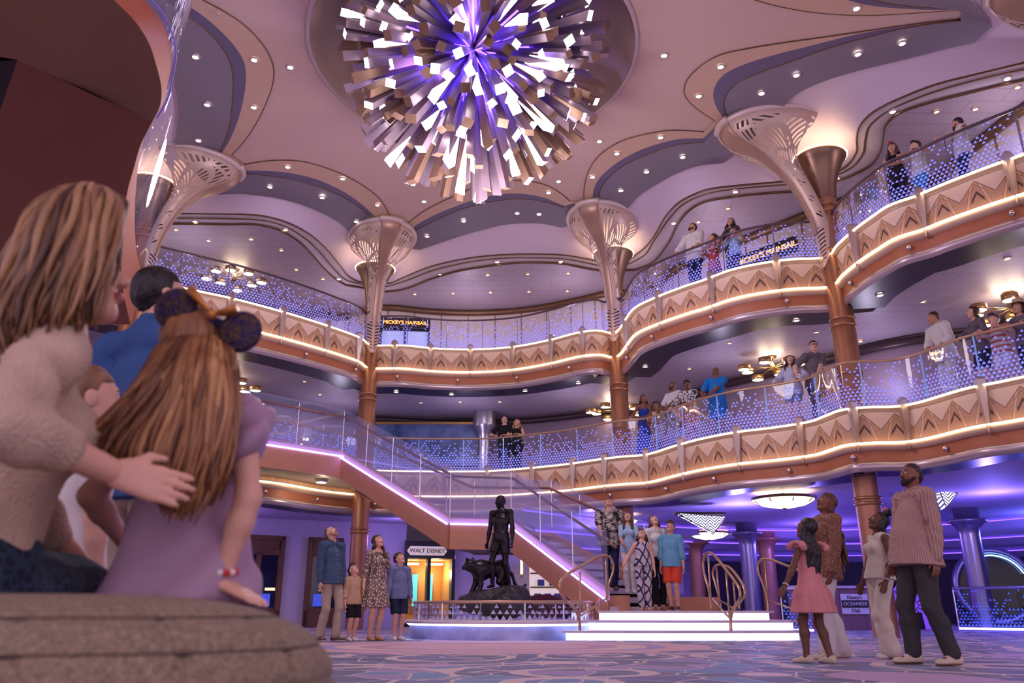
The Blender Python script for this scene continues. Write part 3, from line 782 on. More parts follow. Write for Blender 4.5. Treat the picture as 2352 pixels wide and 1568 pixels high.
# ------------------------------------------------------------------ chandelier of square tubes
m_tube = mat('tube_bronze', (180, 158, 172), 0.32, 0.5)
m_tube2 = mat('tube_umber', (168, 134, 110), 0.4, 0.45)
m_lit = mat('tube_light', (255, 250, 248), 0.5, emit=(255, 240, 248), es=5.0)
m_vio = mat('tube_violet', (140, 110, 255), 0.5, emit=(96, 64, 255), es=10.0)
def chandelier():
    rnd = random.Random(11)
    hub = Vector((CEN[0], CEN[1], 10.75))
    t = thing('burst_chandelier', 'huge chandelier of bronze square tubes with lit white ends bursting from the ceiling', 'chandelier', tuple(hub))
    mb = MB(); mb.lathe([(0.0, -0.35), (0.35, -0.28), (0.5, 0.0), (0.5, 0.3), (0.25, 0.8)], tuple(hub), 24); mb.build('hub', m_tube2, t)
    bars = []
    N = 360; ga = PI * (3 - 5 ** 0.5)
    for i in range(N):
        zz = -1 + 1.06 * (i + 0.5) / N            # lower half sphere
        a = ga * i + rnd.uniform(-0.1, 0.1)
        r = math.sqrt(max(0, 1 - zz * zz)); d = Vector((r * math.cos(a), r * math.sin(a), zz + rnd.uniform(-0.03, 0.03))).normalized()
        R = 1 / math.sqrt((d.x ** 2 + d.y ** 2) / 2.62 ** 2 + d.z ** 2 / 3.02 ** 2)
        L = R * rnd.choice([1.0, 0.97, 0.9, 0.86, 0.8, 0.74])
        bars.append((d, L, rnd.uniform(0, PI / 2), rnd.random() < 0.43, rnd.choice([0.125, 0.14, 0.155]), rnd.random(), rnd.random()))
    bars.sort(key=lambda b: (hub + b[0] * b[1] - Vector((0, 0, CZ))).length * (1 if b[0].y < 0.35 else 1.5))
    rest = MB(); rest.smooth = False
    for k, (d, L, tw, lit, w, q, q2) in enumerate(bars):
        mb = MB() if k < 100 else rest
        mb.smooth = False
        x = d.orthogonal().normalized(); y = d.cross(x)
        xr = x * math.cos(tw) + y * math.sin(tw); yr = d.cross(xr)
        def sq(dist, s):
            return [hub + d * dist + xr * (a * s) + yr * (b * s) for a, b in ((-1, -1), (1, -1), (1, 1), (-1, 1))]
        s0, s1 = w * 0.30, w * 0.56
        A, B = sq(0.35, s0), sq(L, s1)
        slant = d * (0.10 * (q2 - 0.5))
        B = [B[0] + slant, B[1] - slant, B[2] - slant, B[3] + slant]
        mm = 0 if q < 0.7 else 2
        mb.cur = mm
        mb.loft([A, B], closed=True)
        mb.cur = 1 if lit else 2
        e = mb.vs(B); mb.quad((e, e + 1, e + 2, e + 3))
        if lit and q2 > 0.58:                       # a lit wedge along one or two sides, wide at the end
            mb.cur = 1
            for face in ([0] if q2 < 0.85 else [0, 1]):
                p0, p1 = B[face], B[(face + 1) % 4]; a0, a1 = A[face], A[(face + 1) % 4]
                ln = 0.16 + 0.34 * q
                nrm = (p1 - p0).cross(d).normalized()
                if nrm.dot((p0 + p1) / 2 - (hub + d * L)) < 0: nrm = -nrm
                c0, c1 = p0.lerp(a0, ln), p1.lerp(a1, ln)
                cm = c0.lerp(c1, 0.15 if face == 0 else 0.85)
                cq = c0.lerp(c1, 0.3 if face == 0 else 0.7)
                off = nrm * 0.004
                b_ = mb.vs([p0 + off, p1 + off, cq + off, cm + off]); mb.quad((b_, b_ + 1, b_ + 2, b_ + 3) if face == 0 else (b_ + 1, b_, b_ + 3, b_ + 2)[::-1])
            mb.cur = 0
        if q2 < 0.72:                                # violet light strip on the inner part of a side
            mb.cur = 3
            for face in (1, 3):
                p0, p1 = B[face], B[(face + 1) % 4]; a0, a1 = A[face], A[(face + 1) % 4]
                nrm_ = (p1 - p0).cross(d).normalized()
                if nrm_.dot((p0 + p1) / 2 - (hub + d * L)) < 0: nrm_ = -nrm_
                def W_(l, w_): return a0.lerp(p0, l).lerp(a1.lerp(p1, l), w_) + nrm_ * 0.004
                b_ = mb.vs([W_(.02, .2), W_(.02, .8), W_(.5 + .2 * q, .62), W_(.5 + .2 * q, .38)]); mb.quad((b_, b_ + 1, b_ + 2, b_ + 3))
            mb.cur = 0
        if k < 100:
            mb.build('tube', [m_tube, m_lit, m_tube2, m_vio], t)
    o = rest.build('tube_burst', [m_tube, m_lit, m_tube2, m_vio], t); o['kind'] = 'stuff'
chandelier()

# ------------------------------------------------------------------ small ceiling lights
def downlights(L, z, name, label, group, cat, lampm, r=0.055, down=0.012, normal_z=True):
    proto = None
    for u, v in L:
        p = at(u, v, z)
        if proto is None:
            t = thing(name, label, cat, tuple(p), 0, group)
            mb = MB(); mb.lathe([(r * 1.55, 0.0), (r * 1.45, -0.02), (r * 1.0, -0.02), (r * 1.0, 0.0)], (0, 0, 0), 16); mb.build('ring', m_ringm, t, world=False)
            mb = MB(); mb.lathe([(0.0, -down), (r, -down)], (0, 0, 0), 16); mb.build('lens', lampm, t, world=False)
            proto = t
        else:
            c = copy_tree(proto); c.location = p
MAINL = [(493, 31), (667, 154), (865, 341), (1525, 127), (974, 462), (1045, 463), (1212, 401), (1283, 416), (1377, 324), (1157, 430)]
downlights(MAINL, ZC - 0.006, 'downlight', 'small round white downlight in the pink main ceiling around the chandelier', 'downlights in the main ceiling', 'downlight', m_lamp_on)
BEIGEL = [(584, 137), (583, 246), (661, 383), (787, 410), (867, 470), (1417, 352), (1361, 406), (1655, 153), (1605, 220), (1967, 19), (1517, 315), (1260, 442)]
downlights(BEIGEL, ZB[1] - 0.004, 'downlight', 'small round white downlight in the curved beige ceiling band', 'downlights in the beige ceiling band', 'downlight', m_lamp_on)
GREYL = [(449, 130), (476, 240), (456, 322), (620, 429), (740, 453), (818, 508), (1188, 489), (1238, 491), (1065, 507), (981, 542), (1485, 394), (1426, 437), (1749, 214), (1829, 172), (1970, 124), (2072, 99), (1568, 360)]
downlights(GREYL, 10.47, 'downlight', 'small round white downlight in the curved grey ceiling band', 'downlights in the grey ceiling band', 'downlight', m_lamp_on)
STEPL = [(448, 508), (656, 527), (778, 640), (1012, 630), (1142, 601), (1288, 600), (1689, 440), (1547, 512), (1922, 409), (2050, 256), (2313, 180)]
downlights(STEPL, 9.905, 'downlight', 'small round violet-white downlight in the stepped trim under the ceiling cove', 'downlights in the stepped trim', 'downlight', m_lamp_on)
BALCL = [(404, 527), (479, 552), (577, 549), (646, 574), (681, 619), (742, 640), (953, 675), (1041, 673), (1127, 671), (1215, 669), (1303, 668), (1120, 631), (1212, 629), (1305, 627), (968, 710), (1672, 478), (1604, 509), (2151, 256), (2337, 200), (2240, 250)]
downlights(BALCL, 9.815, 'downlight', 'tiny amber downlight in the upper balcony ceiling', 'amber downlights in the upper balcony ceiling', 'downlight', m_lamp_warm, 0.045)
SOFL = [(910, 899), (1037, 905), (1206, 897), (1328, 879), (1482, 841), (1829, 735), (2021, 677)]
downlights(SOFL, Z5 - 1.15, 'downlight', 'small white downlight in the dark navy soffit under the upper balcony', 'downlights in the navy soffit', 'downlight', m_lamp_on)
LOWL = [(967, 924), (1057, 922), (1148, 922), (1583, 846), (1675, 787), (1875, 762), (1976, 783), (2314, 592), (2120, 692), (700, 875), (735, 905)]
downlights(LOWL, Z5 - 1.075, 'downlight', 'tiny amber downlight in the lower balcony ceiling', 'amber downlights in the lower balcony ceiling', 'downlight', m_lamp_warm, 0.045)
o = thing('smoke_detector', 'white smoke detector on the ceiling above the second column head', 'smoke detector', tuple(at(917, 503, ZC)))
mb = MB(); mb.lathe([(0.0, -0.07), (0.07, -0.06), (0.1, -0.02), (0.1, 0.0)], (0, 0, 0), 16); mb.build('housing', m_rim, o, world=False)

# ------------------------------------------------------------------ rings of drum lamps
m_brass = mat('lamp_brass', (196, 156, 100), 0.28, 0.85)
m_drumlit = mat('drum_lens', (255, 236, 200), 0.5, emit=(255, 226, 178), es=9.0)
def drum_ring(x, y, z, ztop, label, rot=0.2, e=70):
    t = thing('drum_lamp_ring', label, 'ceiling lamp', (x, y, z))
    mb = MB(); mb.lathe([(0.05, -0.05), (0.06, 0.1), (0.03, 0.12), (0.03, ztop - z - 0.03), (0.12, ztop - z - 0.03), (0.12, ztop - z)], (x, y, z), 14); mb.build('stem', m_brass, t)
    for k in range(8):
        a = rot + k * PI / 4; R = 0.76 if k % 2 == 0 else 0.62
        c = (x + R * math.cos(a), y + R * math.sin(a), z + (0.05 if k % 2 else -0.02))
        mb = MB(); mb.tube([(x, y, z + 0.03), (c[0], c[1], c[2] + 0.02)], 0.012, 6); mb.build('arm', m_brass, t)
        mb = MB(); mb.lathe([(0.0, 0.07), (0.15, 0.07), (0.155, 0.0), (0.15, -0.05), (0.135, -0.05)], c, 20); d = mb.build('drum', m_brass, t)
        mb = MB(); mb.lathe([(0.0, -0.052), (0.1, -0.054), (0.137, -0.046)], (c[0] - x, c[1] - y, c[2] - z), 20); mb.build('lens', m_drumlit, d, world=False)
    lamp('POINT', 'drum_ring_glow', (x, y, z + 0.25), e, (1.0, 0.80, 0.52), 0.35)
def lampat(u, v, z): return tuple(at(u, v, z))[:2]
for (u, v, z, zt, lab) in ((538, 640, 9.52, 9.82, 'ring of brass drum lamps under the upper balcony ceiling, above the mouse-ear headband'),
                           (1775, 847, 6.04, 6.36, 'ring of brass drum lamps behind the pale open shirt'),
                           (1413, 945, 6.04, 6.36, 'ring of brass drum lamps behind the middle column on the lower balcony'),
                           (518, 888, 6.04, 6.36, 'ring of brass drum lamps over the top of the staircase'),
                           (2325, 712, 6.0, 6.36, 'ring of brass drum lamps behind the person in the straw hat')):
    drum_ring(*lampat(u, v, z), z, zt, lab)

# ------------------------------------------------------------------ staircase
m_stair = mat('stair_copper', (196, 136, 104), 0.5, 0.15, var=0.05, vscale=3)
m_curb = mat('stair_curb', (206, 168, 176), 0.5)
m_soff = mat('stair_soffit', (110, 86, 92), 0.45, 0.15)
m_tread = mat('stair_tread', (210, 196, 206), 0.4)
m_hglass = clear_glass('stair_glass', (0.92, 0.93, 1.0), 0.8, haze=0.30, hazecol=(206, 206, 255))
NP = [(-8.6, 14.4, 3.95), (-5.85, 17.25, 3.95), (-4.10, 19.05, 3.95), (-1.27, 16.55, 2.12), (-0.02, 16.85, 2.12), (1.72, 14.75, 0.62)]
NP = [Vector(p) for p in NP]
FP = [Vector(p) for p in [(-9.6, 15.6, 3.95), (-7.0, 18.5, 3.95), (-4.25, 21.2, 3.95), (-0.85, 18.2, 2.12), (0.9, 18.35, 2.12), (3.25, 15.75, 0.62)]]
st = thing('grand_staircase', 'copper-sided staircase with a landing and violet light line, descending from the lower balcony', 'staircase', (0, 16.5, 0))
def stringer(path, nrm):
    mb = MB(); mb.smooth = False
    for i in range(len(path) - 1):
        a, b = path[i], path[i + 1]
        n = Vector((b.y - a.y, -(b.x - a.x), 0)).normalized() * 0.06 * nrm
        dz0, dz1 = Vector((0, 0, -0.02)), Vector((0, 0, -0.50))
        A = [a + dz0, b + dz0, b + dz1, a + dz1]
        mb.prism(A, n)
    return mb
stringer(NP, 1).build('stringer', m_stair, st)
stringer(FP, -1).build('stringer', m_stair, st)
mb = MB(); mb.loft([[p + Vector((0, 0, 0.19)) for p in NP], [p + Vector((0, 0, 0.0)) for p in NP]])
mb.loft([[p + Vector((0, 0, 0.19)) for p in NP], [p.lerp(q, 0.06) + Vector((0, 0, 0.19)) for p, q in zip(NP, FP)]]); mb.build('curb', m_curb, st)
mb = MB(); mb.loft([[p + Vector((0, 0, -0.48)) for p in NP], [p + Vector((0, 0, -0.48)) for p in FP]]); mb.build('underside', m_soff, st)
mb = MB(); mb.smooth = False
mb.loft([[p + Vector((0, 0, -0.1)) for p in NP[:3]], [p + Vector((0, 0, -0.1)) for p in FP[:3]]])
mb.loft([[p + Vector((0, 0, -0.1)) for p in NP[3:5]], [p + Vector((0, 0, -0.1)) for p in FP[3:5]]])
mb.build('landing', m_tread, st)
for (i, ns) in ((2, 12), (4, 9)):
    for k in range(ns):
        f0, f1 = k / ns, (k + 1) / ns
        a, b = NP[i].lerp(NP[i + 1], f0), NP[i].lerp(NP[i + 1], f1); c, d = FP[i].lerp(FP[i + 1], f1), FP[i].lerp(FP[i + 1], f0)
        z = a.z - 0.1 - (NP[i].z - NP[i + 1].z) / ns
        mb = MB(); mb.prism([Vector((p.x, p.y, z - 0.10)) for p in (a, b, c, d)], (0, 0, 0.10)); mb.build('step', m_tread, st)
mb = MB()
for i in range(len(NP) - 1):
    a, b = NP[i], NP[i + 1]; n = Vector((b.y - a.y, -(b.x - a.x), 0)).normalized() * 0.075
    mb.tube([a + n, b + n], 0.02, 6)
mb.build('light_strip', mat('led_periwinkle', (170, 150, 255), 0.5, emit=(150, 132, 255), es=11.0), st)
m_hrail = mat('stair_handrail', (138, 96, 88), 0.35, 0.4)
def stair_glass(path, name, label, inset):
    t = thing('stair_balustrade', label, 'balustrade', (path[2].x, path[2].y, 2))
    for i in range(len(path) - 1):
        a, b = path[i], path[i + 1]
        k = max(1, int(round((b - a).length / 1.05)))
        for j in range(k):
            p, q = a.lerp(b, j / k), a.lerp(b, (j + 1) / k); g = (q - p).normalized() * 0.008
            mb = MB(); mb.smooth = False; up0, up1 = Vector((0, 0, 0.12)), Vector((0, 0, 1.18))
            mb.loft([[p + up0 + g, q + up0 - g], [p + up1 + g, q + up1 - g]]); mb.build('pane', m_hglass, t)
            mb = MB(); mb.box(tuple(p + Vector((0, 0, 0.62))), (0.016, 0.016, 1.0)); mb.build('post', m_chrome, t)
    n = Vector((path[2].y - path[3].y, -(path[2].x - path[3].x), 0)).normalized()
    mb = MB(); off = Vector((0.05, 0.05, 0)) if inset else Vector((-0.05, -0.05, 0))
    pts = [p + Vector((0, 0, 0.98)) + off for p in path]
    if inset: pts.append(pts[-1] + Vector((0.10, -0.12, -0.08)))
    mb.tube(pts, 0.028, 8); mb.build('handrail', m_hrail, t)
stair_glass(NP, 'near', 'hazy glass balustrade on the near side of the staircase, above the violet light line', True)
stair_glass(FP, 'far', 'hazy glass balustrade on the far side of the staircase', False)

# ------------------------------------------------------------------ lit marble steps, platform and statue plinth
m_marble = mat('white_marble', (226, 212, 222), 0.3, var=0.12, vscale=5, vstretch=(1, 4, 1))
m_riser = mat('lit_riser', (235, 235, 255), 0.5, emit=(196, 200, 255), es=1.5)
m_riser2 = mat('lit_riser_low', (220, 225, 255), 0.5, emit=(170, 185, 255), es=2.2)
PLC = (-0.15, 15.25)
stp = thing('lit_steps', 'three wide white marble steps with glowing blue-white risers at the staircase foot', 'steps', (2.6, 14.6, 0))
for (x0, x1, y0, z, k) in ((0.80, 4.75, 13.55, 0.15, 0), (0.95, 4.80, 13.95, 0.30, 1), (1.2, 4.52, 14.3, 0.45, 2)):
    def outline(ins, zz):
        xa, xb, ya = x0 + ins, x1 - ins, y0 + ins
        Rc = 1.815; cx_ = lambda y_: PLC[0] + math.sqrt(max(0.0, Rc ** 2 - (y_ - PLC[1]) ** 2))
        xs = max(xa, cx_(ya + 0.12)); arc = [(cx_(y_), y_) for y_ in [15.25 - (15.25 - ya - 0.12) * q / 10 for q in range(11)] if cx_(y_) > xs]
        pts = arc + [(xs, ya + 0.12), (max(xs + .1, xa + 0.5), ya)] + [(xa + 0.5 + (xb - xa - 0.7) * i / 8, ya - 0.10 * math.sin(PI * i / 8)) for i in range(1, 8)] + [(xb - 0.2, ya), (xb, ya + 0.2), (xb, 16.6), (1.67, 16.6)]
        return [Vector((p[0], p[1], zz)) for p in pts]
    mb = MB(); mb.prism(outline(0, z - 0.035), (0, 0, 0.035)); mb.build('tread', m_marble, stp)
    mb = MB(); mb.prism(outline(0.07, z - 0.15), (0, 0, 0.115)); mb.build('riser', m_riser, stp)
PLC = (-0.15, 15.25)
pl = thing('round_plinth', 'low round marble plinth glowing blue underneath, carrying the bronze statue', 'plinth', (PLC[0], PLC[1], 0))
mb = MB(); mb.lathe([(0, 0.30), (1.78, 0.30), (1.80, 0.28), (1.80, 0.25), (1.70, 0.25), (1.70, 0.235)], (*PLC, 0), 64); mb.build('top_slab', m_marble, pl)
mb = MB(); mb.lathe([(1.70, 0.24), (1.66, 0.0)], (*PLC, 0), 64); mb.build('drum', mat('marble_blue', (190, 198, 235), 0.35, var=0.25, vscale=4), pl)
mb = MB(); mb.lathe([(1.745, 0.245), (1.705, 0.215)], (*PLC, 0), 64); mb.build('light_strip', mat('led_ice', (190, 205, 255), 0.5, emit=(165, 180, 255), es=9.0), pl)
gb = thing('plinth_balustrade', 'low glass balustrade etched with bold white triangles around the bronze statue', 'balustrade', (PLC[0], PLC[1], 0.3))
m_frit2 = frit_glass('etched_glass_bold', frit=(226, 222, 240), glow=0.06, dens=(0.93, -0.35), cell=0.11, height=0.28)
n = 14
for i in range(n):
    a0, a1 = 2 * PI * i / n, 2 * PI * (i + 1) / n
    aa = [a0 + (a1 - a0) * j / 6 for j in range(7)]
    mb = MB(); R = 1.62
    mb.loft([[(PLC[0] + R * math.cos(a), PLC[1] + R * math.sin(a), 0.58) for a in aa], [(PLC[0] + R * math.cos(a), PLC[1] + R * math.sin(a), 0.30) for a in aa]],
            uvs=[[(a * R, 1) for a in aa], [(a * R, 0) for a in aa]])
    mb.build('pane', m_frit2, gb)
    mb = MB(); mb.box((PLC[0] + R * math.cos(a0), PLC[1] + R * math.sin(a0), 0.44), (0.02, 0.02, 0.28)); mb.build('post', m_chrome, gb)
mb = MB(); mb.tube([(PLC[0] + 1.62 * math.cos(2 * PI * j / 72), PLC[1] + 1.62 * math.sin(2 * PI * j / 72), 0.59) for j in range(72)], 0.025, 8, closed=True); mb.build('handrail', m_rail4, gb)

# warm lamp under the upper flight
q = aty(738, 1106, 19.4)
t = thing('soffit_lamp', 'bright warm lamp under the upper landing of the staircase', 'ceiling lamp', tuple(q))
mb = MB(); mb.lathe([(0, -.02), (.13, -.02), (.15, 0), (.15, .03)], tuple(q), 20); mb.build('housing', m_ringm, t)
mb = MB(); mb.lathe([(0, -.025), (.12, -.024)], tuple(q), 20); mb.build('lens', m_drumlit, t)
lamp('POINT', 'soffit_lamp_glow', (q.x, q.y, q.z - .25), 14, (1.0, .85, .6), .08)

# curb blocks at the foot of the stairs
for nm, p, d, lab in (('stair_curb_block', (1.78, 14.85, 0.45), (0.62, 0.3, 0.26), 'rounded copper curb block at the stair foot, nearer the statue plinth'),
                      ('stair_curb_block', (3.35, 15.3, 0.45), (0.9, 0.3, 0.24), 'rounded copper curb block at the stair foot behind the red shorts')):
    pts = []
    for i in range(9):
        a = PI - PI / 2 * i / 8; pts.append((p[0] - d[0] / 2 + 0.2 + 0.2 * math.cos(a), p[1], p[2] + d[2] - 0.2 + 0.2 * math.sin(a)))
    pts += [(p[0] + d[0] / 2, p[1], p[2] + d[2]), (p[0] + d[0] / 2, p[1], p[2] + 0.001), (p[0] - d[0] / 2, p[1], p[2] + 0.001)]
    mb = MB(); mb.prism(pts, (0, d[1], 0)); tag(mb.build(nm, m_stair), lab, 'curb')

# bent brass step rails
m_railb = mat('rail_brass', (206, 170, 134), 0.3, 0.75)
def step_rail(px_path, posts, brace, y_of_u, label):
    P = [aty(u, v, y_of_u(u)) for u, v in px_path]
    t = thing('step_handrail', label, 'handrail', tuple(P[0]))
    mb = MB(); mb.tube([tuple(p) for p in smooth(P, 70)], 0.026, 8, flat=0.8); mb.build('bent_rail', m_railb, t)
    for (u0, v0, u1, v1) in posts:
        mb = MB(); mb.tube([aty(u0, v0, y_of_u(u0)), aty(u1, v1, y_of_u(u1))], 0.017, 8); mb.build('post', m_railb, t)
    mb = MB(); mb.tube([aty(brace[0], brace[1], y_of_u(brace[0])), aty(brace[2], brace[3], y_of_u(brace[2]))], 0.015, 8); mb.build('brace', m_railb, t)
    return t
f1 = lambda u: 13.68 + (u - 1332) / 63 * 0.78
step_rail([(1332, 1447), (1331, 1428), (1327, 1410), (1316, 1392), (1298, 1377), (1288, 1360), (1285, 1342), (1290, 1331), (1304, 1318), (1340, 1297), (1374, 1278), (1390, 1275), (1402, 1281), (1409, 1297), (1407, 1316), (1400, 1335), (1396, 1352), (1395, 1375), (1395, 1397)],
          [(1332, 1314, 1332, 1447), (1391, 1278, 1395, 1397)], (1335, 1413, 1393, 1374), f1, 'bent brass handrail on the lit steps, in front of the stair curb')
f2 = lambda u: 13.68 + (1680 - u) / 50 * 0.75
step_rail([(1679, 1450), (1678, 1425), (1681, 1405), (1690, 1388), (1700, 1372), (1698, 1352), (1688, 1335), (1665, 1305), (1645, 1280), (1632, 1269), (1620, 1273), (1615, 1292), (1618, 1320), (1627, 1350), (1632, 1380), (1634, 1399)],
          [(1667, 1310, 1676, 1420), (1626, 1272, 1634, 1399)], (1634, 1374, 1675, 1418), f2, 'bent brass handrail on the lit steps, beside the child in red shorts')
f3 = lambda u: 14.6 + (1700 - u) / 50 * 0.75
step_rail([(1698, 1398), (1697, 1388), (1703, 1378), (1711, 1366), (1709, 1351), (1700, 1333), (1675, 1303), (1655, 1297), (1642, 1300), (1637, 1315), (1643, 1340), (1651, 1370), (1655, 1392), (1655, 1404)],
          [(1684, 1335, 1690, 1400), (1645, 1300, 1655, 1404)], (1656, 1380, 1690, 1400), f3, 'second bent brass handrail behind the first, at the back of the lit platform')
f4 = lambda u: 15.2 - (u - 1765) / 60 * 0.5
step_rail([(1764, 1402), (1763, 1385), (1757, 1355), (1748, 1330), (1741, 1312), (1741, 1296), (1750, 1285), (1768, 1285), (1800, 1296), (1850, 1316)],
          [(1757, 1288, 1764, 1402)], (1766, 1378, 1830, 1402), f4, 'bent brass handrail at the platform side, behind the child in pink')

# ------------------------------------------------------------------ signs
m_signd = mat('sign_board_dark', (46, 30, 36), 0.5)
def text_obj(name, body, size, m, parent, loc, rot, ext=0.01):
    cu = bpy.data.curves.new(name, 'FONT'); cu.body = body; cu.size = size; cu.extrude = ext; cu.align_x = 'CENTER'; cu.align_y = 'CENTER'
    tmp = bpy.data.objects.new('tmp_text', cu); COL.objects.link(tmp)
    dg = bpy.context.evaluated_depsgraph_get(); dg.update()
    me = bpy.data.meshes.new_from_object(tmp.evaluated_get(dg)); bpy.data.objects.remove(tmp)
    me.materials.clear(); me.materials.append(m)
    o = bpy.data.objects.new(name, me); COL.objects.link(o); o.parent = parent; o.location = loc; o.rotation_euler = rot
    return o
m_orange = mat('sign_orange', (255, 150, 70), 0.5, emit=(255, 150, 70), es=4.0)
m_shop = mat('shop_window', (210, 214, 240), 0.3, emit=(190, 196, 235), es=0.5)
def shop_sign(loc, rz, w, label, cat='sign'):
    t = thing('shop_sign', label, cat, loc, rz)
    mb = MB(); mb.box((0, 0, 0), (w, 0.08, w * 0.24)); mb.build('board', m_signd, t, world=False)
    text_obj('lettering', "MICKEY'S", w * 0.115, m_orange, t, (-w * 0.27, -0.05, 0.0), (PI / 2, 0, 0))
    text_obj('lettering', "MAINSAIL", w * 0.115, m_orange, t, (w * 0.25, -0.05, 0.0), (PI / 2, 0, 0))
    mb = MB(); mb.tube([(0.055 * w * math.cos(a), -0.05, 0.055 * w * math.sin(a)) for a in [PI * (1 + j / 12) for j in range(13)]], 0.008 * w, 6); mb.build('crescent', m_chrome, t, world=False)
p = aty(931, 742, 23.6); shop_sign((p.x, p.y, p.z), 0.10, 1.36, 'dark restaurant sign with glowing orange letters over a shop front, upper deck')
p = aty(1762, 583, 17.6); shop_sign((p.x, p.y, p.z), -0.85, 1.6, 'glowing orange sign seen through the etched glass beside the charcoal T-shirt')
# shop front under the first sign
p = aty(931, 742, 23.75)
t = thing('shop_entrance', 'lit shop front with dark frame under the glowing orange sign', 'shop front', (p.x, p.y, 7.27), 0.10)
mb = MB(); mb.box((0, 0.1, 1.0), (1.5, 0.05, 2.0)); mb.build('window', m_shop, t, world=False)
for x in (-0.75, 0.0, 0.75):
    mb = MB(); mb.box((x, 0.04, 1.0), (0.07, 0.08, 2.0)); mb.build('frame', m_signd, t, world=False)
mb = MB(); mb.box((0, 0.04, 1.62), (1.5, 0.07, 0.12)); mb.build('frame', m_signd, t, world=False)

# ------------------------------------------------------------------ figures: smooth-blended distance fields turned into meshes
class Field:
    def __init__(s, h): s.h = h; s.P = []; s.cuts = []; s.waves = []
    def cone(s, a, b, r1, r2=None, k=0.03, ax=None, fl=1.0, sub=False):
        s.P.append(('c', np.array(a, float), np.array(b, float), r1, r1 if r2 is None else r2, k, None if ax is None else np.array(ax, float), fl, sub)); return s
    def ell(s, c, r, R=None, k=0.03, sub=False):
        r = np.array(r if isinstance(r, (tuple, list, np.ndarray)) else (r, r, r), float)
        s.P.append(('e', np.array(c, float), r, np.eye(3) if R is None else np.array(R, float), k, sub)); return s
    def bounds(s):
        lo, hi = [], []
        for p in s.P:
            if p[-1]: continue
            if p[0] == 'c':
                m = max(p[3], p[4]) * max(1, p[7]); lo.append(np.minimum(p[1], p[2]) - m); hi.append(np.maximum(p[1], p[2]) + m)
            else:
                e = np.sqrt(((p[3] * p[2][None, :]) ** 2).sum(1)); lo.append(p[1] - e); hi.append(p[1] + e)
        return np.min(lo, 0), np.max(hi, 0)
    def mesh(s):
        h = s.h; lo, hi = s.bounds(); lo = lo - 3 * h - 0.012; hi = hi + 3 * h + 0.012
        n = np.ceil((hi - lo) / h).astype(int) + 1
        f = np.full(n, 9.0, np.float32)
        ax = [lo[i] + h * np.arange(n[i]) for i in range(3)]
        for p in s.P:
            k = p[5] if p[0] == 'c' else p[4]
            if p[0] == 'c':
                m = max(p[3], p[4]) * max(1, p[7]); l, u = np.minimum(p[1], p[2]) - m, np.maximum(p[1], p[2]) + m
            else:
                e = np.sqrt(((p[3] * p[2][None, :]) ** 2).sum(1)); l, u = p[1] - e, p[1] + e
            mg = k + 2.5 * h + 0.01
            i0 = np.clip(np.floor((l - mg - lo) / h).astype(int), 0, n - 1); i1 = np.clip(np.ceil((u + mg - lo) / h).astype(int) + 1, 1, n)
            if (i1 <= i0).any(): continue
            X, Y, Z = np.meshgrid(ax[0][i0[0]:i1[0]], ax[1][i0[1]:i1[1]], ax[2][i0[2]:i1[2]], indexing='ij')
            sl = tuple(slice(i0[i], i1[i]) for i in range(3))
            if p[0] == 'c':
                a, b, r1, r2 = p[1:5]; d = b - a; dd = max(float(d @ d), 1e-12)
                qx, qy, qz = X - a[0], Y - a[1], Z - a[2]
                t = np.clip((qx * d[0] + qy * d[1] + qz * d[2]) / dd, 0, 1)
                qx = qx - t * d[0]; qy = qy - t * d[1]; qz = qz - t * d[2]
                if p[6] is not None:
                    c = qx * p[6][0] + qy * p[6][1] + qz * p[6][2]; g = 1 / p[7] - 1
                    qx = qx + p[6][0] * c * g; qy = qy + p[6][1] * c * g; qz = qz + p[6][2] * c * g
                dist = np.sqrt(qx * qx + qy * qy + qz * qz) - (r1 + t * (r2 - r1))
            else:
                c, r, R = p[1:4]
                q = np.stack([X - c[0], Y - c[1], Z - c[2]], -1) @ R
                k0 = np.sqrt(((q / r) ** 2).sum(-1)); k1 = np.sqrt(((q / r ** 2) ** 2).sum(-1)) + 1e-9
                dist = k0 * (k0 - 1) / k1
            A = f[sl]
            if p[-1]:
                B = -dist; hh = np.clip(k - np.abs(A - B), 0, None) / max(k, 1e-6); f[sl] = np.maximum(A, B) + hh * hh * k * 0.25
            else:
                hh = np.clip(k - np.abs(A - dist), 0, None) / max(k, 1e-6); f[sl] = np.minimum(A, dist) - hh * hh * k * 0.25
        if s.waves or s.cuts:
            X, Y, Z = np.meshgrid(*ax, indexing='ij')
            for w in s.waves: f += w(X, Y, Z).astype(np.float32)
            for c in s.cuts: f = np.maximum(f, c(X, Y, Z).astype(np.float32))
        return surfnet(f, lo, h)
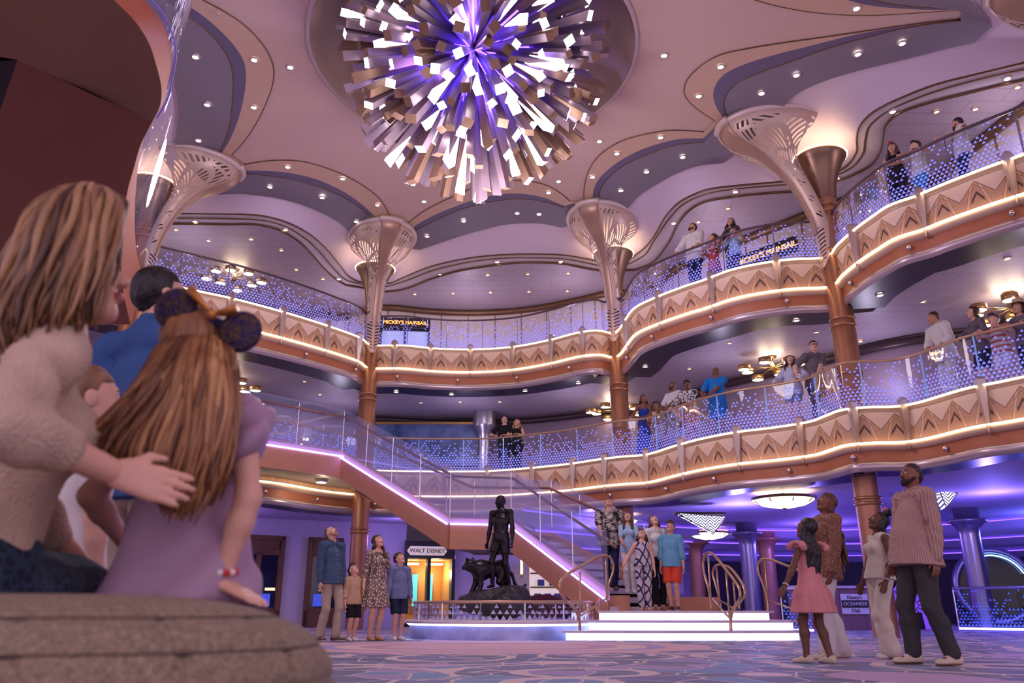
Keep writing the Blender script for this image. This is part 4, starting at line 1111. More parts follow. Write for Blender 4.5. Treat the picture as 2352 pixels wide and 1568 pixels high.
def surfnet(f, lo, h):
    s = f < 0; n = np.array(f.shape)
    sh = lambda a, dx, dy, dz: a[dx:n[0] - 1 + dx, dy:n[1] - 1 + dy, dz:n[2] - 1 + dz]
    cnt = np.zeros(n - 1, np.int8)
    for c in range(8): cnt += sh(s, c & 1, c >> 1 & 1, c >> 2 & 1)
    m = (cnt > 0) & (cnt < 8); idx = np.full(n - 1, -1, np.int64); K = int(m.sum()); idx[m] = np.arange(K)
    ijk = np.argwhere(m); acc = np.zeros((K, 3)); num = np.zeros(K)
    for a in range(3):
        for o1 in (0, 1):
            for o2 in (0, 1):
                off = [0, 0, 0]; b, c = [q for q in range(3) if q != a]; off[b] = o1; off[c] = o2
                p0 = ijk + off; p1 = p0.copy(); p1[:, a] += 1
                v0 = f[tuple(p0.T)]; v1 = f[tuple(p1.T)]; x = (v0 < 0) != (v1 < 0)
                t = np.where(x, v0 / np.where(np.abs(v0 - v1) < 1e-9, 1, v0 - v1), 0)
                q = np.array(off, float)[None, :].repeat(K, 0); q[:, a] += t
                acc[x] += q[x]; num[x] += 1
    V = lo + h * (ijk + acc / np.maximum(num, 1)[:, None])
    F = []
    for a in range(3):
        b, c = (a + 1) % 3, (a + 2) % 3
        s0 = [slice(1, n[i] - 1) for i in range(3)]; s1 = list(s0); s0[a] = slice(0, n[a] - 1); s1[a] = slice(1, n[a])
        A, B = s[tuple(s0)], s[tuple(s1)]; x = np.argwhere(A != B)
        if not len(x): continue
        fl = A[tuple(x.T)]
        p = x.copy(); p[:, b] += 1; p[:, c] += 1
        def cell(db, dc):
            q = p.copy(); q[:, b] -= db; q[:, c] -= dc; return idx[tuple(q.T)]
        Q = np.stack([cell(1, 1), cell(0, 1), cell(0, 0), cell(1, 0)], 1)
        Q[~fl] = Q[~fl][:, ::-1]; F.append(Q)
    F = np.vstack(F) if F else np.zeros((0, 4), int)
    return V, F[(F >= 0).all(1)]
def join(parts):
    V, F, b = [], [], 0
    for v, f in parts: V.append(v); F.append(f + b); b += len(v)
    return np.vstack(V), np.vstack(F)
def mesh_obj(name, V, F, mats, parent=None, mi=None, soft=1):
    me = bpy.data.meshes.new(name)
    if soft:      # one light relaxing pass
        E = np.vstack([F[:, [0, 1]], F[:, [1, 2]], F[:, [2, 3]], F[:, [3, 0]]])
        for _ in range(soft):
            S = np.zeros_like(V); c = np.zeros(len(V))
            np.add.at(S, E[:, 0], V[E[:, 1]]); np.add.at(c, E[:, 0], 1); np.add.at(S, E[:, 1], V[E[:, 0]]); np.add.at(c, E[:, 1], 1)
            V = V * 0.5 + 0.5 * S / np.maximum(c, 1)[:, None]
    me.vertices.add(len(V)); me.vertices.foreach_set('co', V.astype(np.float32).ravel())
    me.loops.add(F.size); me.loops.foreach_set('vertex_index', F.astype(np.int32).ravel())
    me.polygons.add(len(F)); me.polygons.foreach_set('loop_start', np.arange(0, F.size, 4, dtype=np.int32)); me.polygons.foreach_set('loop_total', np.full(len(F), 4, np.int32))
    for m in (mats if isinstance(mats, (list, tuple)) else [mats]): me.materials.append(m)
    if mi is not None: me.polygons.foreach_set('material_index', mi.astype(np.int32))
    me.polygons.foreach_set('use_smooth', np.ones(len(F), bool))
    me.update(calc_edges=True); me.validate()
    o = bpy.data.objects.new(name, me); COL.objects.link(o)
    if parent is not None: o.parent = parent
    return o
def rot(yaw=0, pitch=0, roll=0):
    """head turn: yaw to the figure's left, pitch up, roll; degrees"""
    return np.array(Matrix.Rotation(math.radians(yaw), 3, 'Z') @ Matrix.Rotation(math.radians(-pitch), 3, 'X') @ Matrix.Rotation(math.radians(roll), 3, 'Y'))
def nrm(v): v = np.array(v, float); return v / (np.linalg.norm(v) + 1e-12)
def ik(a, c, l1, l2, pole):
    a, c = np.array(a, float), np.array(c, float); d = c - a; L = np.linalg.norm(d)
    if L > (l1 + l2) * 0.997: c = a + d / L * (l1 + l2) * 0.997; d = c - a; L = np.linalg.norm(d)
    L = max(L, abs(l1 - l2) + 1e-3); u = d / L
    x = (l1 * l1 - l2 * l2 + L * L) / (2 * L); y = math.sqrt(max(l1 * l1 - x * x, 0))
    p = np.array(pole, float); p = p - u * (p @ u); p = nrm(p)
    return a + u * x + p * y, c
m_eyew = mat('eye_white', (232, 226, 224), 0.25)
m_button = mat('button_pale', (206, 200, 196), 0.4)
m_iris = mat('eye_iris', (52, 34, 26), 0.2)
SKIN = {}
def skin(c):
    key = tuple(c)
    if key not in SKIN:
        i = len(SKIN)
        b = mat('skin_tone_%d' % i, c, 0.5, spec=0.35, var=0.07, vscale=14)
        l = mat('lip_tone_%d' % i, (int(c[0] * 0.82), int(c[1] * 0.56), int(c[2] * 0.56)), 0.4)
        w = mat('brow_tone_%d' % i, (int(c[0] * 0.25), int(c[1] * 0.2), int(c[2] * 0.2)), 0.7)
        SKIN[key] = [b, m_eyew, m_iris, l, w]
    return SKIN[key]
def hairmat(c, c2=None):
    return mat('hair_%d_%d_%d' % tuple(c), c, 0.42, spec=0.5, col2=c2 or tuple(int(x * 0.6) for x in c), vscale=24, vstretch=(1, 1, 0.12), bump=0.5, bscale=60)
LOD = {'near': (.010, .010, .0045, .0045), 'mid': (.013, .012, .006, .0055), 'far': (.02, .017, .0085, .0085), 'tiny': (.024, .02, .010, .011)}

def head_field(h, HC, R, s, neck_to, female=False, full=1.0):
    f = Field(h); T = lambda p: HC + R @ (np.array(p, float) * s)
    f.ell(T((0, .012, .035)), np.array((.076, .094, .088)) * s, R, .02)
    f.ell(T((0, -.028, -.018)), np.array((.060 * full, .060, .084)) * s, R, .03)
    f.cone(T((0, -.045, -.078)), T((0, -.060, -.090)), .028 * s, (.022 if female else .026) * s, .02)
    for x in (-1, 1):
        f.cone(T((x * .046 * full, .002, -.045)), T((x * .02, -.052, -.085)), (.018 if female else .022) * s * full, .018 * s, .025)
        f.ell(T((x * .036, -.056, -.022)), .024 * s * full, None, .02)
    f.cone(T((-.038, -.074, .030)), T((.038, -.074, .030)), .013 * s, None, .015)
    for x in (-1, 1): f.ell(T((x * .031, -.100, .010)), .0165 * s, None, .010, True)
    for x in (-1, 1): f.ell(T((x * .031, -.0765, .010)), .0125 * s, None, .002)
    f.cone(T((0, -.084, .016)), T((0, -.106, -.020)), .008 * s, .0125 * s, .012)
    for x in (-1, 1): f.ell(T((x * .011, -.098, -.025)), .0085 * s, None, .008)
    f.ell(T((0, -.0905, -.051)), np.array((.023, .010, .0055)) * s, R, .006)
    f.ell(T((0, -.0880, -.062)), np.array((.019, .010, .006)) * s, R, .006)
    for x in (-1, 1): f.ell(T((x * .078, .014, .0)), np.array((.009, .021, .032)) * s, R, .008)
    f.cone(T((0, .022, -.05)), neck_to, (.046 if female else .055) * s, (.05 if female else .06) * s, .03)
    return f
def face_index(V, F, HC, R, s):
    c = V[F].mean(1); L = (c - HC) @ R / s
    mi = np.zeros(len(F), int)
    ax = np.abs(L[:, 0]); fr = L[:, 1] < -.055
    ew = fr & (((ax - .031) / .0145) ** 2 + ((L[:, 2] - .010) / .0085) ** 2 < 1)
    ir = fr & (((ax - .031) / .0065) ** 2 + ((L[:, 2] - .010) / .0085) ** 2 < 1)
    lp = fr & ((L[:, 0] / .025) ** 2 + ((L[:, 2] + .056) / .0115) ** 2 < 1) & (L[:, 1] < -.08)
    br = fr & (((ax - .033) / .020) ** 2 + ((L[:, 2] - .034 + (ax - .03) ** 2 * 6) / .0055) ** 2 < 1)
    mi[ew] = 1; mi[ir] = 2; mi[lp] = 3; mi[br] = 4
    return mi
def hand_field(h, W, d, n, s, side, curl=22, spread=1.0):
    """W wrist, d pointing direction, n back-of-hand direction"""
    f = Field(h); d = nrm(d); n = nrm(n - d * (np.dot(n, d))); x = np.cross(d, n) * side   # x: towards the thumb
    K = W + d * .088 * s
    f.cone(W - d * .05 * s, W + d * .01 * s, .026 * s, .024 * s, .02, n, .8)
    for o in (-.026, -.009, .009, .026): f.cone(W + d * .012 * s + x * o * .6 * s, K + x * o * s, .017 * s, .0145 * s, .012, n, .8)
    for o, L, cc in ((.029, .066, .9), (.010, .077, 1.0), (-.010, .072, 1.1), (-.028, .056, 1.25)):
        a = math.radians(curl * cc * .6); b = math.radians(curl * cc * 1.5); c_ = math.radians(curl * cc * 2.2)
        q = K + x * o * s; dx = d + x * o * 1.6 * spread
        d1 = nrm(nrm(dx) * math.cos(a) - n * math.sin(a)); d2 = nrm(nrm(dx) * math.cos(b) - n * math.sin(b)); d3 = nrm(nrm(dx) * math.cos(c_) - n * math.sin(c_))
        p1 = q + d1 * L * .45 * s; p2 = p1 + d2 * L * .32 * s; p3 = p2 + d3 * L * .22 * s
        f.cone(q, p1, .0095 * s, .0085 * s, .006); f.cone(p1, p2, .0085 * s, .008 * s, .004); f.cone(p2, p3, .008 * s, .007 * s, .004)
    t0 = W + d * .025 * s + x * .024 * s; t1 = t0 + nrm(d * .75 + x * .8 - n * .25) * .042 * s; t2 = t1 + nrm(d * 1.0 + x * .25 - n * .3) * .032 * s
    f.cone(t0, t1, .0135 * s, .011 * s, .012); f.cone(t1, t2, .011 * s, .008 * s, .005)
    return f

def figure(label, loc, rz, h=1.75, sex='m', skin_c=(224, 172, 146), lod='mid', lean=0, roll=0, twist=0, head=(0, 10, 0), hands=None, feet=None, poles=None,
           width=1.0, belly=0.0, top=None, bottom=None, dress=None, shoes=None, hair=None, extras=(), pelvis=(0, 0, 0), group=None, hand_dir=None, curl=22, name='person', expr=None, knee_pole=(0, -1, 0)):
    """one standing figure facing local -Y; returns its root"""
    t = thing(name, label, 'person', tuple(loc), math.radians(rz), group)
    hb, hc, hh_, hn = LOD[lod]; fem = sex == 'f'
    S = h / 1.75; s = (0.66 + 0.34 * S) * 0.955                # head size against an adult's
    head_h = .236 * s
    zs = h - head_h - .075 * S * (1.0 if h > 1.4 else .85); zh = .515 * h if h > 1.4 else .495 * h; zk, za = .275 * h, .042 * h
    sw = .095 * h * width * (.93 if fem else 1.03); hw = .052 * h * (1.06 if fem else 1)
    P = np.array([pelvis[0], pelvis[1], zh + .02 * S + pelvis[2]])
    up = nrm((math.sin(math.radians(roll)), -math.sin(math.radians(lean)), math.cos(math.radians(lean))))
    tw = math.radians(twist); right0 = np.array([math.cos(tw), math.sin(tw), 0]); X = nrm(right0 - up * (right0 @ up)); Y = np.cross(up, X)
    RT = np.stack([X, Y, up], 1)
    tl = zs - zh - .02 * S
    B = lambda x, y, z: P + X * x + Y * y + up * z
    sh = {k: B(k * sw, .012 * S, tl - .052 * S) for k in (1, -1)}
    NB = B(0, .015 * S, tl + .035 * S)
    Rh = rot(*head)
    pv = NB + up * .035 * S + np.array([0, 0, .01 * S])
    HC = pv + Rh @ (np.array((0, -.022, .072)) * s)
    # arms
    la, lf = .168 * h, .146 * h
    hands = hands or {}; poles = poles or {}; hand_dir = hand_dir or {}
    E, Wr = {}, {}
    for k in (1, -1):
        tgt = hands.get(k)
        if tgt is None: tgt = (k * (sw + .055 * S), -.03 * S + P[1], P[2] - .10 * S)
        pol = poles.get(k, (k * .45, .9, -.2))
        E[k], Wr[k] = ik(sh[k], tgt, la, lf, pol)
    # legs
    feet = feet or {}
    A, Kn, fdir, hip = {}, {}, {}, {}
    for k in (1, -1):
        fx = feet.get(k, (k * .065 * S, 0, 0, k * 9)); fx = tuple(fx) + (k * 9,) * (4 - len(fx))
        A[k] = np.array([fx[0], fx[1] + .02 * S, fx[2] + za])
        a = math.radians(fx[3]); fdir[k] = np.array([math.sin(a), -math.cos(a), 0])
        hip[k] = P + X * k * hw - np.array([0, 0, .03 * S])
        Kn[k], _ = ik(hip[k], A[k], (zh - zk) * 1.01, (zk - za) * 1.01, knee_pole)
    bt = belly
    def torso(f, g=0.0, k=.05):
        f.ell(B(0, .0, .02 * S), np.array((.150 * (1.1 if fem else 1.0) * width ** .5 + g, .105 + g + bt * .4, .13 + g)) * S, RT, k)
        f.ell(B(0, -.005 - bt * .5, .18 * S), np.array((.128 * (.94 if fem else 1.04) * width + g, .092 + g + bt, .17 + g)) * S, RT, k)
        f.ell(B(0, 0, .315 * S), np.array((.146 * (.93 if fem else 1.05) * width + g, .103 + g + bt * .3, .145 + g)) * S, RT, k)
        for q in (1, -1): f.cone(B(0, .012 * S, tl - .02 * S), sh[q], (.050 + g) * S, (.050 + g) * S, k * .7)
        f.cone(B(0, .012 * S, tl - .02), NB, (.062 + g * .6) * S, (.055 + g * .4) * S, k)
        if fem and h > 1.45:
            for x in (-1, 1): f.ell(B(x * .066 * S, -.085 * S, .335 * S), (.058 + g * .7) * S, None, .03)
    def arm(f, k, t1=1.0, g=0.0, g2=None, t0=0.0):
        g2 = g if g2 is None else g2
        a = sh[k]; r = width ** .5 * (.88 if fem else 1.0) * (1.0 if h > 1.45 else 1.05)
        f.ell(a, (.056 * r + g) * S, None, .02)
        if t1 <= .5:
            q = a + (E[k] - a) * (t1 * 2); f.cone(a, q, (.052 * r + g) * S, (.045 * r + g2) * S, .015)
        else:
            f.cone(a, E[k], (.052 * r + g) * S, (.041 * r + g) * S, .015)
            q = E[k] + (Wr[k] - E[k]) * ((t1 - .5) * 2); m = E[k] + (Wr[k] - E[k]) * .3
            f.cone(E[k], m, (.040 * r + g) * S, (.042 * r + g) * S, .02); f.cone(m, q, (.042 * r + g) * S, (.026 + .015 * (1 - t1) + g2) * S, .02)
    def leg(f, k, t1=1.0, g=0.0, g2=None, wide=0.0):
        g2 = g if g2 is None else g2; r = (1.05 if fem else 1.0) * (width ** .4)
        a = hip[k]
        if t1 <= .5:
            q = a + (Kn[k] - a) * (t1 * 2); f.cone(a, q, (.083 * r + g) * S, (.062 * r + g2) * S, .03)
        else:
            f.cone(a, Kn[k], (.083 * r + g) * S, (.052 * r + g + wide * .4) * S, .03)
            m = Kn[k] + (A[k] - Kn[k]) * .32 + np.array([0, .012 * S, 0]); q = Kn[k] + (A[k] - Kn[k]) * ((t1 - .5) * 2)
            f.cone(Kn[k], m, (.050 * r + g + wide * .4) * S, (.054 * r + g + wide * .6) * S, .025); f.cone(m, q, (.054 * r + g + wide * .6) * S, (.036 + g2 + wide) * S, .025)
    # ---- body
    f = Field(hb); torso(f)
    for k in (1, -1):
        arm(f, k); leg(f, k)
        f.cone(A[k] + np.array([0, .012, -.01]) * S, A[k] + fdir[k] * .13 * S - np.array([0, 0, za * .55]), .036 * S, .026 * S, .02)
    hf = head_field(hh_, HC, Rh, s, B(0, .012 * S, tl + .005), fem, 1.0 if width < 1.08 else 1.05)
    parts = [f.mesh()]
    hv, hq = hf.mesh(); parts.append((hv, hq))
    for k in (1, -1):
        fd = Wr[k] - E[k]; hd = hand_dir.get(k); d = nrm(fd) if hd is None else nrm(hd[0])
        nn = np.array((k * 1.0, .25, 0.1)) if hd is None else np.array(hd[1], float)
        parts.append(hand_field(hn, Wr[k], d, nn, (.30 + .70 * S) * .98 * (.92 if fem else 1.02), 1 if k == 1 else -1, curl if hd is None or len(hd) < 3 else hd[2]).mesh())
    V, F = join(parts)
    mi = face_index(V, F, HC, Rh, s)
    mesh_obj('body', V, F, skin(skin_c), t, mi)
    wob = lambda am, fr, ph=0: (lambda x, y, z: am * (np.sin(fr * x * 1.1 + fr * .7 * z + ph) * np.sin(fr * y + 1.7 * ph + fr * .45 * z) + .6 * np.sin(fr * .55 * z + fr * .8 * x + 2 * ph)))
    amp = .0035 if lod in ('near', 'mid') else 0
    zaxis = lambda x, y, z: (x - P[0]) * up[0] + (y - P[1]) * up[1] + (z - P[2]) * up[2]
    # ---- clothes
    if top:
        g = top.get('g', .014); f = Field(hc); torso(f, g)
        sl = top.get('sleeve', 'short'); isl = []; amp = top.get('amp', amp)
        if sl != 'none':
            for k in (1, -1):
                f2 = Field(hc); arm(f2, k, {'short': .34, 'long': .97, 'three': .76, 'elbow': .6, 'cap': .16}[sl], g + .002, top.get('cuff', g + .006))
                if amp: f2.waves.append(wob(amp * 1.3, 42, rz + k))
                isl.append(f2.mesh())
        hem = top.get('hem', -.12) * S * .72; fl = top.get('flare', .012)
        f.cone(B(0, -bt * .4, .1 * S), B(0, -bt * .3, hem), (.115 * width + g + bt * .6) * S, (.125 * width + g + fl + bt * .5) * S, .06, X, 1.32)
        f.cuts.append(lambda x, y, z: hem - zaxis(x, y, z))
        nk = top.get('neck', .078 if top.get('collar') else .088) * S; nc = NB + up * .012; nv = top.get('v', 0)
        f.cuts.append(lambda x, y, z: nk - np.sqrt((x - nc[0]) ** 2 + (y - nc[1] + .02) ** 2 + (np.maximum(z - nc[2], 0) * .3 + np.minimum(z - nc[2], 0) * 1.2) ** 2))
        nv = nv or (.07 if top.get('collar') else 0)
        if nv: f.cone(NB + Y * -.09 * S, B(0, -.14 * S, tl - nv), .035, .006, .01, sub=True)
        if sl == 'none':
            for k in (1, -1): f.ell(sh[k] + X * k * .045, .075 * S, None, .01, True)
        amp = top.get('amp', amp)
        if amp: f.waves.append(wob(amp, 34, rz))
        V, F = join([f.mesh()] + isl); o = mesh_obj(top.get('name', 'shirt'), V, F, top['mat'], t)
        if top.get('collar'):
            c = Field(max(hc * .6, .005)); cr = lambda a: NB + X * (.066 * S * math.cos(a)) + Y * (.068 * S * math.sin(a) - .010 * S) + up * ((.016 * math.sin(a) - .022 * max(0, -math.sin(a)) ** 2 + .002) * S)
            for k in (1, -1):
                aa = [PI / 2 - k * (PI - .28) * j / 8 for j in range(9)]
                for j, (a0, a1) in enumerate(zip(aa, aa[1:])): c.cone(cr(a0), cr(a1), .0095 * S, None, .006, up, 1.7)
                tip = cr(aa[-1]); c.cone(tip, tip + X * k * .038 * S - up * .042 * S + Y * -.006, .011 * S, .005 * S, .008)
            cv = c.mesh(); mesh_obj('collar', cv[0], cv[1], top['collar'], t)
            if lod in ('near', 'mid'):
                L0 = (V - P) @ RT; mbp = MB(); pts = []
                for q in np.linspace(hem + .03 * S, tl - .07 * S, 9):
                    sel = np.where((np.abs(L0[:, 0]) < hc * 1.2) & (np.abs(L0[:, 2] - q) < hc * 1.2))[0]
                    if len(sel): b_ = V[sel[np.argmin(L0[sel, 1])]]; pts.append(P + X * 0 + RT @ np.array((0, L0[sel, 1].min() - .002, q)))
                for q in pts[::1]: mbp.ball(tuple(q), (.007 * S,) * 3, 8, 6)
                if pts: mbp.build('buttons', m_button, t, world=False)
    if bottom:
        g = bottom.get('g', .012); kind = bottom['kind']; f = Field(hc)
        f.ell(B(0, 0, .0), np.array((.150 * (1.1 if fem else 1.0) * width ** .5 + g, .108 + g + bt * .35, .125 + g)) * S, RT, .04)
        f.ell(B(0, -bt * .3, .09 * S), np.array((.132 * width + g, .098 + g + bt * .7, .07)) * S, RT, .04)
        isl = []
        for k in (1, -1):
            f2 = Field(hc); leg(f2, k, {'pants': .965, 'capri': .88, 'shorts': bottom.get('len', .42), 'wide': .96}[kind], g, bottom.get('hemg', g + (.012 if kind != 'shorts' else .014)), bottom.get('wide', .02 if kind == 'wide' else 0))
            if amp: f2.waves.append(wob(amp * 1.2, 30, rz + 1 + k))
            if kind == 'shorts':
                hq = hip[k] + (Kn[k] - hip[k]) * bottom.get('len', .42) * 2; dq = nrm(Kn[k] - hip[k])
                f2.cuts.append(lambda x, y, z, hq=hq, dq=dq: (x - hq[0]) * dq[0] + (y - hq[1]) * dq[1] + (z - hq[2]) * dq[2])
            isl.append(f2.mesh())
        wz = bottom.get('waist', .13) * S
        f.cuts.append(lambda x, y, z: zaxis(x, y, z) - wz)
        if amp: f.waves.append(wob(amp, 30, rz + 1))
        V, F = join([f.mesh()] + isl); mesh_obj(bottom.get('name', 'trousers' if kind != 'shorts' else 'shorts'), V, F, bottom['mat'], t)
    if dress:
        g = dress.get('g', .012); f = Field(hc); torso(f, g); isl = []
        sl = dress.get('sleeve', 'none')
        if sl != 'none':
            for k in (1, -1):
                f2 = Field(hc); arm(f2, k, {'short': .34, 'elbow': .56, 'cap': .14, 'bell': .58}[sl], g, g + (.03 if sl == 'bell' else .012)); isl.append(f2.mesh())
        hz = dress['hem'] * h; fl = dress.get('flare', .2) * S; wst = B(0, 0, .16 * S)
        f.cone(wst, (P[0], P[1], hz - .02), (.10 + g) * S * width, fl * .83, .05, X, 1.2)
        f.cuts.append(lambda x, y, z: hz - z)
        if dress.get('frill'):
            fr_ = dress['frill']
            f.cone((P[0], P[1], hz + fr_), (P[0], P[1], hz - .03), fl * .83, fl * .83 + .035, .02, X, 1.2)
        nk = dress.get('neck', .09) * S; nc = NB + up * .01
        f.cuts.append(lambda x, y, z: nk - np.sqrt((x - nc[0]) ** 2 + (y - nc[1] + .03) ** 2 + (np.maximum(z - nc[2], 0) * .3 + np.minimum(z - nc[2], 0) * 1.0) ** 2))
        if dress.get('strapless'):
            tz = tl - .13 * S; f.cuts.append(lambda x, y, z: zaxis(x, y, z) - tz)
        f.waves.append(lambda x, y, z: np.where(z < P[2], .008, .003) * np.sin(np.arctan2(y - P[1], x - P[0]) * dress.get('pleats', 11) + z * 3) * np.clip((P[2] + .15 - z) * 3, 0, 1))
        V, F = join([f.mesh()] + isl); mesh_obj('dress', V, F, dress['mat'], t)
    if shoes:
        for k in (1, -1):
            ln = .155 * S; f = Field(min(hc, .008) if lod != 'far' else hc)
            c0 = A[k] - fdir[k] * .035 * S; c0[2] = A[k][2] - za + .035 * S
            c1 = A[k] + fdir[k] * ln; c1[2] = A[k][2] - za + .026 * S
            sk = shoes.get('kind', 'sneaker')
            f.cone(c0, c1, .042 * S, .038 * S, .02, np.array([0, 0, 1.0]), .85)
            if sk != 'flat': f.cone(c0 + np.array([0, 0, .03 * S]), c0 + fdir[k] * .09 * S + np.array([0, 0, .02 * S]), .040 * S, .034 * S, .03)
            z0 = A[k][2] - za
            f.cuts.append(lambda x, y, z, z0=z0: z0 + .004 - z)
            V, F = f.mesh()
            ci = (V[F].mean(1)[:, 2] < z0 + .020 * S).astype(int)
            mesh_obj('shoe', V, F, [shoes['mat'], shoes.get('sole', shoes['mat'])], t, ci)
    if hair:
        build_hair(t, hair, HC, Rh, s, NB, up, X, Y, S, hh_ * 1.3, lod)
    ctx = dict(t=t, HC=HC, Rh=Rh, s=s, NB=NB, up=up, X=X, Y=Y, S=S, sh=sh, E=E, Wr=Wr, P=P, A=A, Kn=Kn, B=B, tl=tl, hc=hc, lod=lod)
    for e in extras: e(ctx)
    return ctx

def build_hair(t, hr, HC, R, s, NB, up, X, Y, S, h, lod):
    T = lambda p: HC + R @ (np.array(p, float) * s)
    k_ = hr['kind']; f = Field(h)
    vol = hr.get('vol', 0.0)
    f.ell(T((0, .016, .040)), np.array((.083 + vol, .101 + vol, .095 + vol)) * s, R, .02)
    if k_ in ('short', 'crop'):
        f.cone(T((0, .07, 0)), T((0, .07, -.045)), .045 * s, .03 * s, .03)
        if hr.get('quiff'): f.ell(T((0, -.06, .115)), np.array((.06, .045, .028)) * s, R, .03)
    hl = hr.get('line', .072)
    def cut(x, y, z):
        L = np.stack([x - HC[0], y - HC[1], z - HC[2]], -1) @ R / s
        ax_ = np.abs(L[..., 0])
        face = np.maximum(L[..., 1] - (-.012 if k_ not in ('crop',) else .0) + .35 * np.maximum(L[..., 2] - .03, -.05), L[..., 2] - hl + ax_ * .22)
        ear = np.maximum(np.abs(L[..., 1] - .012) - .022, L[..., 2] - .022) if k_ in ('short', 'crop', 'up') else np.full_like(ax_, 1.0)
        low = -.055 - L[..., 2]
        return np.maximum(np.maximum(-face * s, -ear * s), (low * s if k_ in ('short', 'crop', 'up') else -1.0))
    V, F = None, None
    f.cuts.append(cut)
    if k_ == 'up':
        f.ell(T((0, .105, .055)), np.array((.045, .045, .045)) * s, R, .02)
    if k_ == 'afro' or k_ == 'curly':
        f.waves.append(lambda x, y, z: .005 * (np.sin(95 * x) * np.sin(95 * y) + np.sin(95 * z + 60 * x)))
    elif lod in ('near', 'mid'):
        f.waves.append(lambda x, y, z: .0022 * np.sin(150 * x + 40 * z) + .0018 * np.sin(210 * x - 30 * y))
    ms = [f.mesh()]
    if k_ in ('long', 'bob'):
        g = Field(h); L = hr.get('len', .35) * S; bw = hr.get('w', .075)
        c0 = HC + R @ (np.array((0, .07, .03)) * s)
        back = NB + Y * .075 * S
        rd = random.Random(int(L * 1000) + int(HC[0] * 100))
        nst = 9
        for j in range(nst):
            o = (j / (nst - 1) * 2 - 1)
            q0 = T((o * .078, .075 - abs(o) * .065, .03 - abs(o) * .02)); q1 = HC + R @ (np.array((o * .088, .075 - abs(o) * .05, -.07)) * s)
            lx = L * (1 - .12 * abs(o)) * rd.uniform(.9, 1.06)
            end = np.array([NB[0], NB[1], NB[2]]) + X * o * (bw + .01) * S * 1.35 + Y * (.118 - abs(o) * .05) * S; end[2] = HC[2] - lx
            mid = q1 * .45 + end * .55 + Y * .028; mid[2] = (q1[2] + end[2]) / 2
            g.cone(q0, q1, .026 * s, .028 * s, .02); g.cone(q1, mid, .027 * s, .026 * s, .02); g.cone(mid, end, .026 * s, .010 * s, .02)
        if hr.get('front'):
            for o in (-1, 1):
                if hr['front'] not in (2, o): continue
                q0 = T((o * .074, -.01, .02)); q1 = T((o * .080, -.02, -.085)); e = NB + X * o * .085 * S - Y * .105 * S; e[2] = NB[2] - hr.get('flen', .22) * S
                g.cone(q0, q1, .020 * s, .024 * s, .015); g.cone(q1, e + np.array([0, 0, .1 * S]), .024 * s, .026 * s, .015); g.cone(e + np.array([0, 0, .1 * S]), e, .026 * s, .008 * s, .015)
        if lod in ('near', 'mid'):
            wv = hr.get('wave', 0.0)
            g.waves.append(lambda x, y, z: .0035 * np.sin(130 * x + (9 + 60 * wv) * z) + .0025 * np.sin(190 * (x * .7 + y) - 15 * z) + wv * .004 * np.sin(48 * z + 30 * x))
        ms.append(g.mesh())
    V, F = join(ms)
    mesh_obj('hair', V, F, hr['mat'], t)

# ------------------------------------------------------------------ fabrics
def pattern(name, base, ink, scale=30, kind='voronoi', thr=0.5, stretch=(1, 1, 1), rough=0.8, ink2=None):
    m = bpy.data.materials.new(name); m.use_nodes = True
    k = NT(m); b = k.n['Principled BSDF']
    tc = k.add('ShaderNodeTexCoord').outputs['Object']
    tc = k.add('ShaderNodeMapping', ins={0: tc, 3: stretch}).outputs[0]
    if kind == 'stripe':
        sp = k.add('ShaderNodeSeparateXYZ', ins={0: tc})
        f = k.math('GREATER_THAN', k.math('FRACT', k.math('MULTIPLY', k.math('ARCTAN2', sp.outputs[1], sp.outputs[0]), scale)), thr)
        if stretch[2] == 2: f = k.math('GREATER_THAN', k.math('FRACT', k.math('MULTIPLY', sp.outputs[2], scale)), thr)
    elif kind == 'diamond':
        sp = k.add('ShaderNodeSeparateXYZ', ins={0: tc})
        xx = k.math('ADD', sp.outputs[0], k.math('MULTIPLY', sp.outputs[1], 0.7)); zz = k.math('MULTIPLY', sp.outputs[2], 0.6)
        a = k.math('ABSOLUTE', k.math('SUBTRACT', k.math('FRACT', k.math('MULTIPLY', k.math('ADD', xx, zz), scale)), 0.5))
        c = k.math('ABSOLUTE', k.math('SUBTRACT', k.math('FRACT', k.math('MULTIPLY', k.math('SUBTRACT', xx, zz), scale)), 0.5))
        f = k.math('LESS_THAN', k.math('MINIMUM', a, c), thr)
    elif kind == 'flower':
        v = k.add('ShaderNodeTexVoronoi', feature='F1', ins={'Vector': tc, 'Scale': scale})
        cen = k.add('ShaderNodeVectorMath', operation='SUBTRACT', ins={0: k.add('ShaderNodeVectorMath', operation='SCALE', ins={0: tc, 3: scale}).outputs[0], 1: k.add('ShaderNodeVectorMath', operation='SCALE', ins={0: v.outputs['Position'], 3: scale}).outputs[0]})
        sp = k.add('ShaderNodeSeparateXYZ', ins={0: cen.outputs[0]})
        an = k.math('ARCTAN2', sp.outputs[2], k.math('ADD', sp.outputs[0], sp.outputs[1]))
        pet = k.math('ADD', 0.40, k.math('MULTIPLY', k.math('COSINE', k.math('MULTIPLY', an, 9.0)), 0.30))
        f = k.math('LESS_THAN', v.outputs['Distance'], pet)
    else:
        v = k.add('ShaderNodeTexVoronoi', feature='F1' if kind == 'voronoi' else 'DISTANCE_TO_EDGE', ins={'Vector': tc, 'Scale': scale})
        f = k.math('LESS_THAN', v.outputs['Distance'], thr)
        if kind == 'rings':
            pass
    c = k.mix(f, (*lin(base), 1), (*lin(ink), 1))
    k.put(b.inputs['Base Color'], c); b.inputs['Roughness'].default_value = rough
    return m
